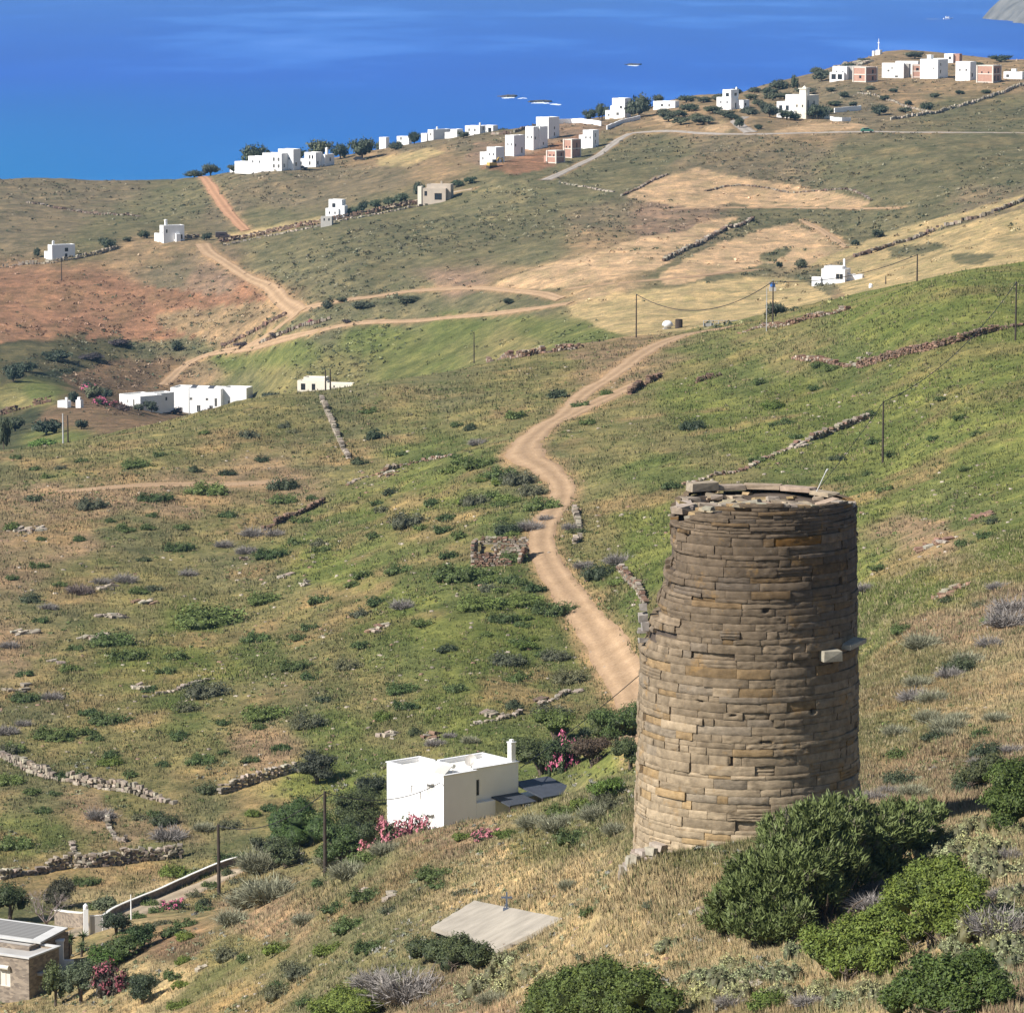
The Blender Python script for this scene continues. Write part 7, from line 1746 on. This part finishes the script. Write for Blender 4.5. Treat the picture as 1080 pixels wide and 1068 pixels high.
ruin_wall(-2.3, 4.3, 3.4, 4.5, 2.9, 2.6, ['red', 'grey', 'pale'], (.4, 1.2, .8, 1.7))
ruin_wall(3.3, 4.2, 3.0, .9, 2.3, .9, ['grey', 'red'])

# ------------------------------------------------------------------ gate, capped walls, small things
def capped_wall(pts, h, th, label, D=None, capmat=None, wallmat=None, dmin=250, name='garden_wall'):
    pth = px_path(pts, 1.0, dmin); o = Vector((pth[0, 0], pth[0, 1], float(gz(pth[0, 0], pth[0, 1]))))
    d = np.gradient(pth[:, :2], axis=0); d /= np.linalg.norm(d, axis=1, keepdims=True) + 1e-9; nn = np.stack([-d[:, 1], d[:, 0]], 1)
    def strip(w, za, zb):
        V = []; F = []
        for i in range(len(pth)):
            g = float(gz(pth[i, 0], pth[i, 1])) - o.z
            for sx_, z_ in ((-w, za), (w, za), (w, zb), (-w, zb)): V.append((pth[i, 0] - o.x + nn[i, 0] * sx_, pth[i, 1] - o.y + nn[i, 1] * sx_, g + z_))
        for i in range(len(pth) - 1):
            for k in range(4): F.append((i*4+k, i*4+(k+1) % 4, (i+1)*4+(k+1) % 4, (i+1)*4+k))
        F += [(0, 3, 2, 1), tuple((len(pth)-1)*4+k for k in range(4))]
        mb = MB(); mb.add(V, F); return mb
    root = empty(name, o, 0, label, 'wall')
    strip(th / 2, -1.0, h).build('wall', wallmat or M_ston, root); strip(th / 2 + .03, h + .003, h + .08).build('coping', capmat or M_roofw, root)
capped_wall([(108,974),(118,966),(135,958),(160,948),(178,940),(200,930),(228,918),(250,911)], .6, .2, 'stone wall with pale coping climbing from the gate to the second pole')
capped_wall([(60,975),(75,977),(90,978)], 1.2, .4, 'short brown wall with coping left of the gate behind the dead tree')
gp = at(91, 309); gt = empty('gate', gp, R(10), 'closed grey metal gate with pale frame next to a round topped pillar', 'gate')
mb = MB()
for (x0, x1, z0, z1) in [(0, .08, 0, 1.6), (.98, 1.06, 0, 1.6), (.08, .98, 0, .08), (.08, .98, 1.5, 1.58), (1.06, 1.9, 1.45, 1.53), (1.06, 1.9, 0, .08), (1.9, 1.98, 0, 1.55)]: mb.box(x0, x1, -.04, .04, z0, z1)
mb.build('frame', M_white, gt)
mb = MB(); mb.box(.083, .977, -.02, .02, .083, 1.497); mb.build('panel', M_grey, gt)
mb = MB(); mb.box(1.063, 1.897, -.02, .02, .083, 1.447); mb.build('panel', M_grey, gt)
mb = MB(); mb.box(-.45, -.08, -.2, .2, -.5, 2.1); mb.build('pillar', M_white, gt)
mb = MB(); mb.tube([(-.265, 0, 2.1), (-.265, 0, 2.18), (-.265, 0, 2.36), (-.265, 0, 2.52)], [.05, .20, .20, .05], 12); mb.build('globe', M_white, gt)
pp = at(59.5, 296); mb = MB(); mb.box(-.25, .25, -.25, .25, -1, 2.6); mb.box(-.32, .32, -.32, .32, 2.603, 2.75); mb.box(.26, 1.0, -.1, .1, -1, 1.2)
o = mb.build('gate_pillar', M_white, None); o.location = pp; tag(o, 'white pillar right of the brown stone house with a cap', 'pillar')
# white plastic tank and drum at the top of the road
tp = P(704, 347, 500); tk = empty('water_tank', tp, R(15), 'white rounded water tank beside a dark drum at the top of the road', 'tank')
mb = MB(); pts = []; 
for i in range(9):
    t = i / 8; pts.append((-1.1 + 2.2 * t, 0, .75 + .15 * math.sin(t * 3.14)))
mb.tube(pts, [.15, .5, .7, .78, .8, .78, .7, .5, .15], 14); mb.build('tank_body', M_white, tk, smooth=True)
mb = MB(); mb.box(-.9, .9, -.5, .5, -.3, .15); mb.build('base', M_grey, tk)
dp = P(716, 346, 500); mb = MB(); mb.tube([(0, 0, -.2), (0, 0, 1.7)], .75, 14); mb.tube([(0, 0, 1.71), (0, 0, 1.8)], .6, 14); o = mb.build('drum', M_wood); o.location = dp; tag(o, 'dark upright drum just right of the white tank', 'drum')
# pen of pale pipe fence with low wall
fp = P(742, 345, 500); fe = empty('pipe_fence', fp, R(6), 'low pale pipe fence in front of the straw field by the road top', 'fence')
for x_ in np.linspace(0, 7.4, 6):
    mb = MB(); mb.tube([(x_, 0, -.2), (x_, 0, 1.25)], .07, 6); mb.build('post', M_pale, fe)
mb = MB(); mb.box(.1, 7.3, .1, .3, -.2, .75); mb.build('low_wall', M_grey, fe)
mb = MB(); mb.tube([(0, 0, 1.2), (7.4, 0, 1.2)], .06, 6); mb.build('rail', M_pale, fe)
wp = at(913, 905); mb = MB(); mb.tube([(0, 0, -.5), (0, 0, .9), (0, 0, 1.2)], [.45, .45, .25], 10); o = mb.build('marker', M_white); o.location = wp; tag(o, 'small white round marker stone below the slim brown pole', 'marker')
u, k = ray(815, 289); wp = Vector((float(u) * 985, 985, float(gz(float(u) * 985, 985)))); bt = empty('blue_tank', wp, 0, 'small blue water tank on a stand among the straw fields', 'tank')
mb = MB(); mb.tube([(0, 0, 1.0), (0, 0, 1.15), (0, 0, 1.9), (0, 0, 2.0)], [.4, .65, .65, .4], 12); mb.build('tank_body', plain('blue_plastic', (.05, .16, .45), .4), bt)
mb = MB(); mb.box(-.8, .8, -.8, .8, -.4, .99); mb.build('stand', M_grey, bt)
# vehicles far away
def car(p, rz, col, label, van=False, name='parked_car'):
    root = empty(name, p, rz, label, 'car'); m = plain(name + '_paint', col, .35, .04, 1, spec=.5)
    prof = [(-2.1, .35), (-2.1, .85), (-1.75, 1.0), (-1.3, 1.45), (.4, 1.48), (1.0, 1.0), (1.95, .88), (2.1, .6), (2.1, .35)]
    if van: prof = [(-2.3, .35), (-2.3, 1.9), (-.2, 1.95), (1.1, 1.9), (1.6, 1.1), (2.2, 1.0), (2.3, .35)]
    n = len(prof); mb = MB(); mb.add([(x, -.82, z) for x, z in prof] + [(x, .82, z) for x, z in prof], [tuple(range(n)), tuple(range(2*n-1, n-1, -1))] + [(i, i + n, (i+1) % n + n, (i+1) % n) for i in range(n)]); mb.build('body', m, root)
    mb = MB(); mb.add([(-1.2, -.83, 1.02), (.75, -.83, 1.02), (.35, -.83, 1.38), (-1.0, -.83, 1.38)], [(0, 1, 2, 3)]); mb.build('window', M_glass, root)
    for x in (-1.3, 1.3):
        for y in (-.8, .8): w = MB(); w.tube([(x, y - .1, .33), (x, y + .1, .33)], .33, 12); w.build('wheel', M_wood, root)
def on_road(px, D): p = at(px, D); return p + Vector((0, 0, .2))
_c = P(914, 140, 1100); car(_c + Vector((0, -1, .15)), R(2), (.05, .17, .12), 'dark green car driving on the pale road below the cream villa')
_c = P(379, 169.5, 1100); car(_c, R(-10), (.03, .03, .035), 'dark car parked on the hill right of the shore tree clump')
_c = P(318, 179, 1100); car(_c, R(20), (.16, .16, .17), 'grey car parked in front of the small cubic house')
_c = P(235, 251, 1100); car(_c, R(10), (.06, .045, .05), 'dark van parked at the junction of lane and track', True, 'parked_van')
_c = P(519, 177, 1100)
# yellow digger on the building site
dg = empty('digger', _c, R(30), 'yellow digger with raised arm in front of the nearest white block', 'digger'); my = plain('digger_yellow', (.55, .36, .10), .5)
mb = MB(); mb.box(-1.6, 1.6, -1.1, 1.1, 0, .7); mb.build('tracks', M_wood, dg)
mb = MB(); mb.box(-1.5, 1.2, -1, 1, .75, 1.7); mb.build('body', my, dg)
mb = MB(); mb.box(.1, 1.1, -1, .1, 1.71, 2.7); mb.build('cab', M_glass, dg)
mb = MB(); mb.tube([(1.1, .3, 1.3), (2.6, .3, 3.2), (4.0, .3, 2.6), (4.3, .3, 1.2)], [.22, .2, .18, .15], 6); mb.build('arm', my, dg)
# long white garden walls near the building site and the villas
def white_wall(pts, h, label, dmin=1100): capped_wall(pts, h, .4, label, capmat=M_white, wallmat=M_white, dmin=dmin)
white_wall([(588,131),(605,130),(622,131),(634,133)], 1.6, 'long low white wall behind the tall white blocks')
white_wall([(640,137),(655,131),(675,126)], 1.4, 'white wall running down from the stepped cream house')
white_wall([(876,127),(885,128),(897,128)], 1.3, 'short white wall right of the cream villa trees')
white_wall([(880,119),(908,116)], 1.6, 'grey white yard wall behind the cream villa trees')
white_wall([(243,179),(258,178),(270,178)], 1.4, 'low white terrace wall before the long stepped white house')
# ---- the little rocks and surf off the shore, a boat, the far cape
foam = plain('white_surf', (.80, .84, .86), .6, .1, .02)
for i, (px, py, w, lab) in enumerate([(536, 103.5, 14, 'surf streak off the shore, left one'), (551, 104, 10, 'surf streak off the shore, second from the left'), (570, 109, 20, 'longest surf streak off the shore'), (586, 110.5, 12, 'surf streak off the shore, right one'), (668, 69.5, 12, 'lone surf streak far out above the shore')]):
    u, k = ray(px, py); D = -HC / float(k); s = D / F_PX; L = w * s; rng = np.random.default_rng(i); mb = MB(); n = 16
    n = 26; ys = [D_ for D_ in np.linspace(-1, 1, n)]
    pz = lambda t: (1 - t * t) ** .5 * (.35 + .9 * rng.random()) * (20 if w > 11 else 12)
    top = [(t * L / 2, pz(t) + 6 * math.sin(t * 3 + i), .12) for t in ys]; bot = [(t * L / 2, -pz(t) * .6 + 6 * math.sin(t * 3 + i), .12) for t in ys[::-1]]
    vs = top + bot; m = len(vs); mb.add(vs + [(x, y, -.3) for x, y, z in vs], [tuple(range(m))[::-1]] + [(q, (q+1) % m, (q+1) % m + m, q + m) for q in range(m)])
    o = mb.build('surf', foam); o.location = (float(u) * D, D, 0); tag(o, lab, 'surf')
    if i in (0, 2, 4):
        rb = MB()
        for q in range(14): rock(rb, (rng.uniform(-.5, .5) * L * .8, 20 + rng.uniform(0, 20), .2), (rng.uniform(4, 12), rng.uniform(4, 10), rng.uniform(1, 3)), rng.uniform(0, 3), (.10, .085, .07), .25)
        o = rb.build('reef', rock_m, usecol=True); o.location = (float(u) * D, D, 0); tag(o, ['dark reef behind the left surf streak', '', 'dark reef behind the longest surf streak', '', 'dark reef behind the lone surf streak'][i], 'reef')
u, k = ray(999, 20.5); D = -HC / float(k); bo = empty('motor_boat', (float(u) * D, D, 0), R(8), 'small white motor boat far out at the upper right with its wake', 'boat')
mb = MB(); mb.add([(-7, -2, 0), (4, -2, 0), (9, 0, .6), (4, 2, 0), (-7, 2, 0), (-7, -2.6, 2), (5, -2.6, 2.2), (11, 0, 2.8), (5, 2.6, 2.2), (-7, 2.6, 2)], [(5,6,7,8,9), (0,1,6,5), (1,2,7,6), (2,3,8,7), (3,4,9,8), (4,0,5,9)]); mb.build('hull', M_white, bo)
mb = MB(); mb.box(-3, 3, -1.6, 1.6, 2.1, 4.6); mb.box(-3.6, 3.6, -1.9, 1.9, 4.603, 5.0); mb.build('cabin', M_white, bo)
mb = MB(); mb.add([(-7, -1.5, .3), (-7, 1.5, .3), (-38, 7, .3), (-38, -7, .3)], [(0, 1, 2, 3)]); mb.build('wake', foam, bo)
# cape across the bay: a rocky hill rising from the water
ng = 60; xs = np.linspace(0, 1, ng); V = []; u, k = ray(1050, 16); D0 = 6300.0; X0 = float(ray(1132, 16)[0]) * D0
gx, gy_ = np.meshgrid(np.linspace(0, 900, ng), np.linspace(0, 1400, ng), indexing='ij')
hh = 75 * (1 - np.exp(-gx / 60)) * (1 - np.exp(-gy_ / 90)) * (.7 + .5 * fbm(gx / 160, gy_ / 220, 401, 4)) + 26 * (fbm(gx / 40, gy_ / 50, 402, 4) - .5) * (1 - np.exp(-gx / 20)) * (1 - np.exp(-gy_ / 30)) - 1
shore = 120 * (fbm(gx / 200, gy_ / 200, 403, 3) - .5)
V = np.stack([X0 + gx + shore * np.exp(-gx / 120), D0 - 180 + gy_, hh], -1).reshape(-1, 3)
i = np.arange(ng * ng).reshape(ng, ng); F = np.stack([i[:-1, :-1], i[1:, :-1], i[1:, 1:], i[:-1, 1:]], -1).reshape(-1, 4)
cm = plain('grey_sea_cliff', (.17, .155, .13), .95, .45, .02, bump=.8, bscale=.05); o = np_mesh('hills', V, F, cm, smooth=False); tag(o, kind='structure')
# people-sized dark figure-like stump on the road stays out; a small cairn of drums beside the track is not in the photo

# ------------------------------------------------------------------ the air: thin sea haze
hm = bpy.data.materials.new('sea_haze'); hm.use_nodes = True; nt = hm.node_tree
nt.nodes.remove(nt.nodes['Principled BSDF']); pv = N(nt, 'ShaderNodeVolumePrincipled')
pv.inputs['Color'].default_value = (.30, .62, 1.0, 1); pv.inputs['Density'].default_value = HAZE; pv.inputs['Anisotropy'].default_value = .2
nt.links.new(pv.outputs[0], nt.nodes['Material Output'].inputs['Volume'])
mb = MB(); mb.box(-9500, 9500, -1600, 18500, -40, 150); o = mb.build('haze', hm); tag(o, kind='stuff')

for o_ in C.objects:
    if o_.parent is None and o_.get('label') and not 4 <= len(o_['label'].replace('-', ' ').split()) <= 16: print('LABEL', o_.name, o_['label'])
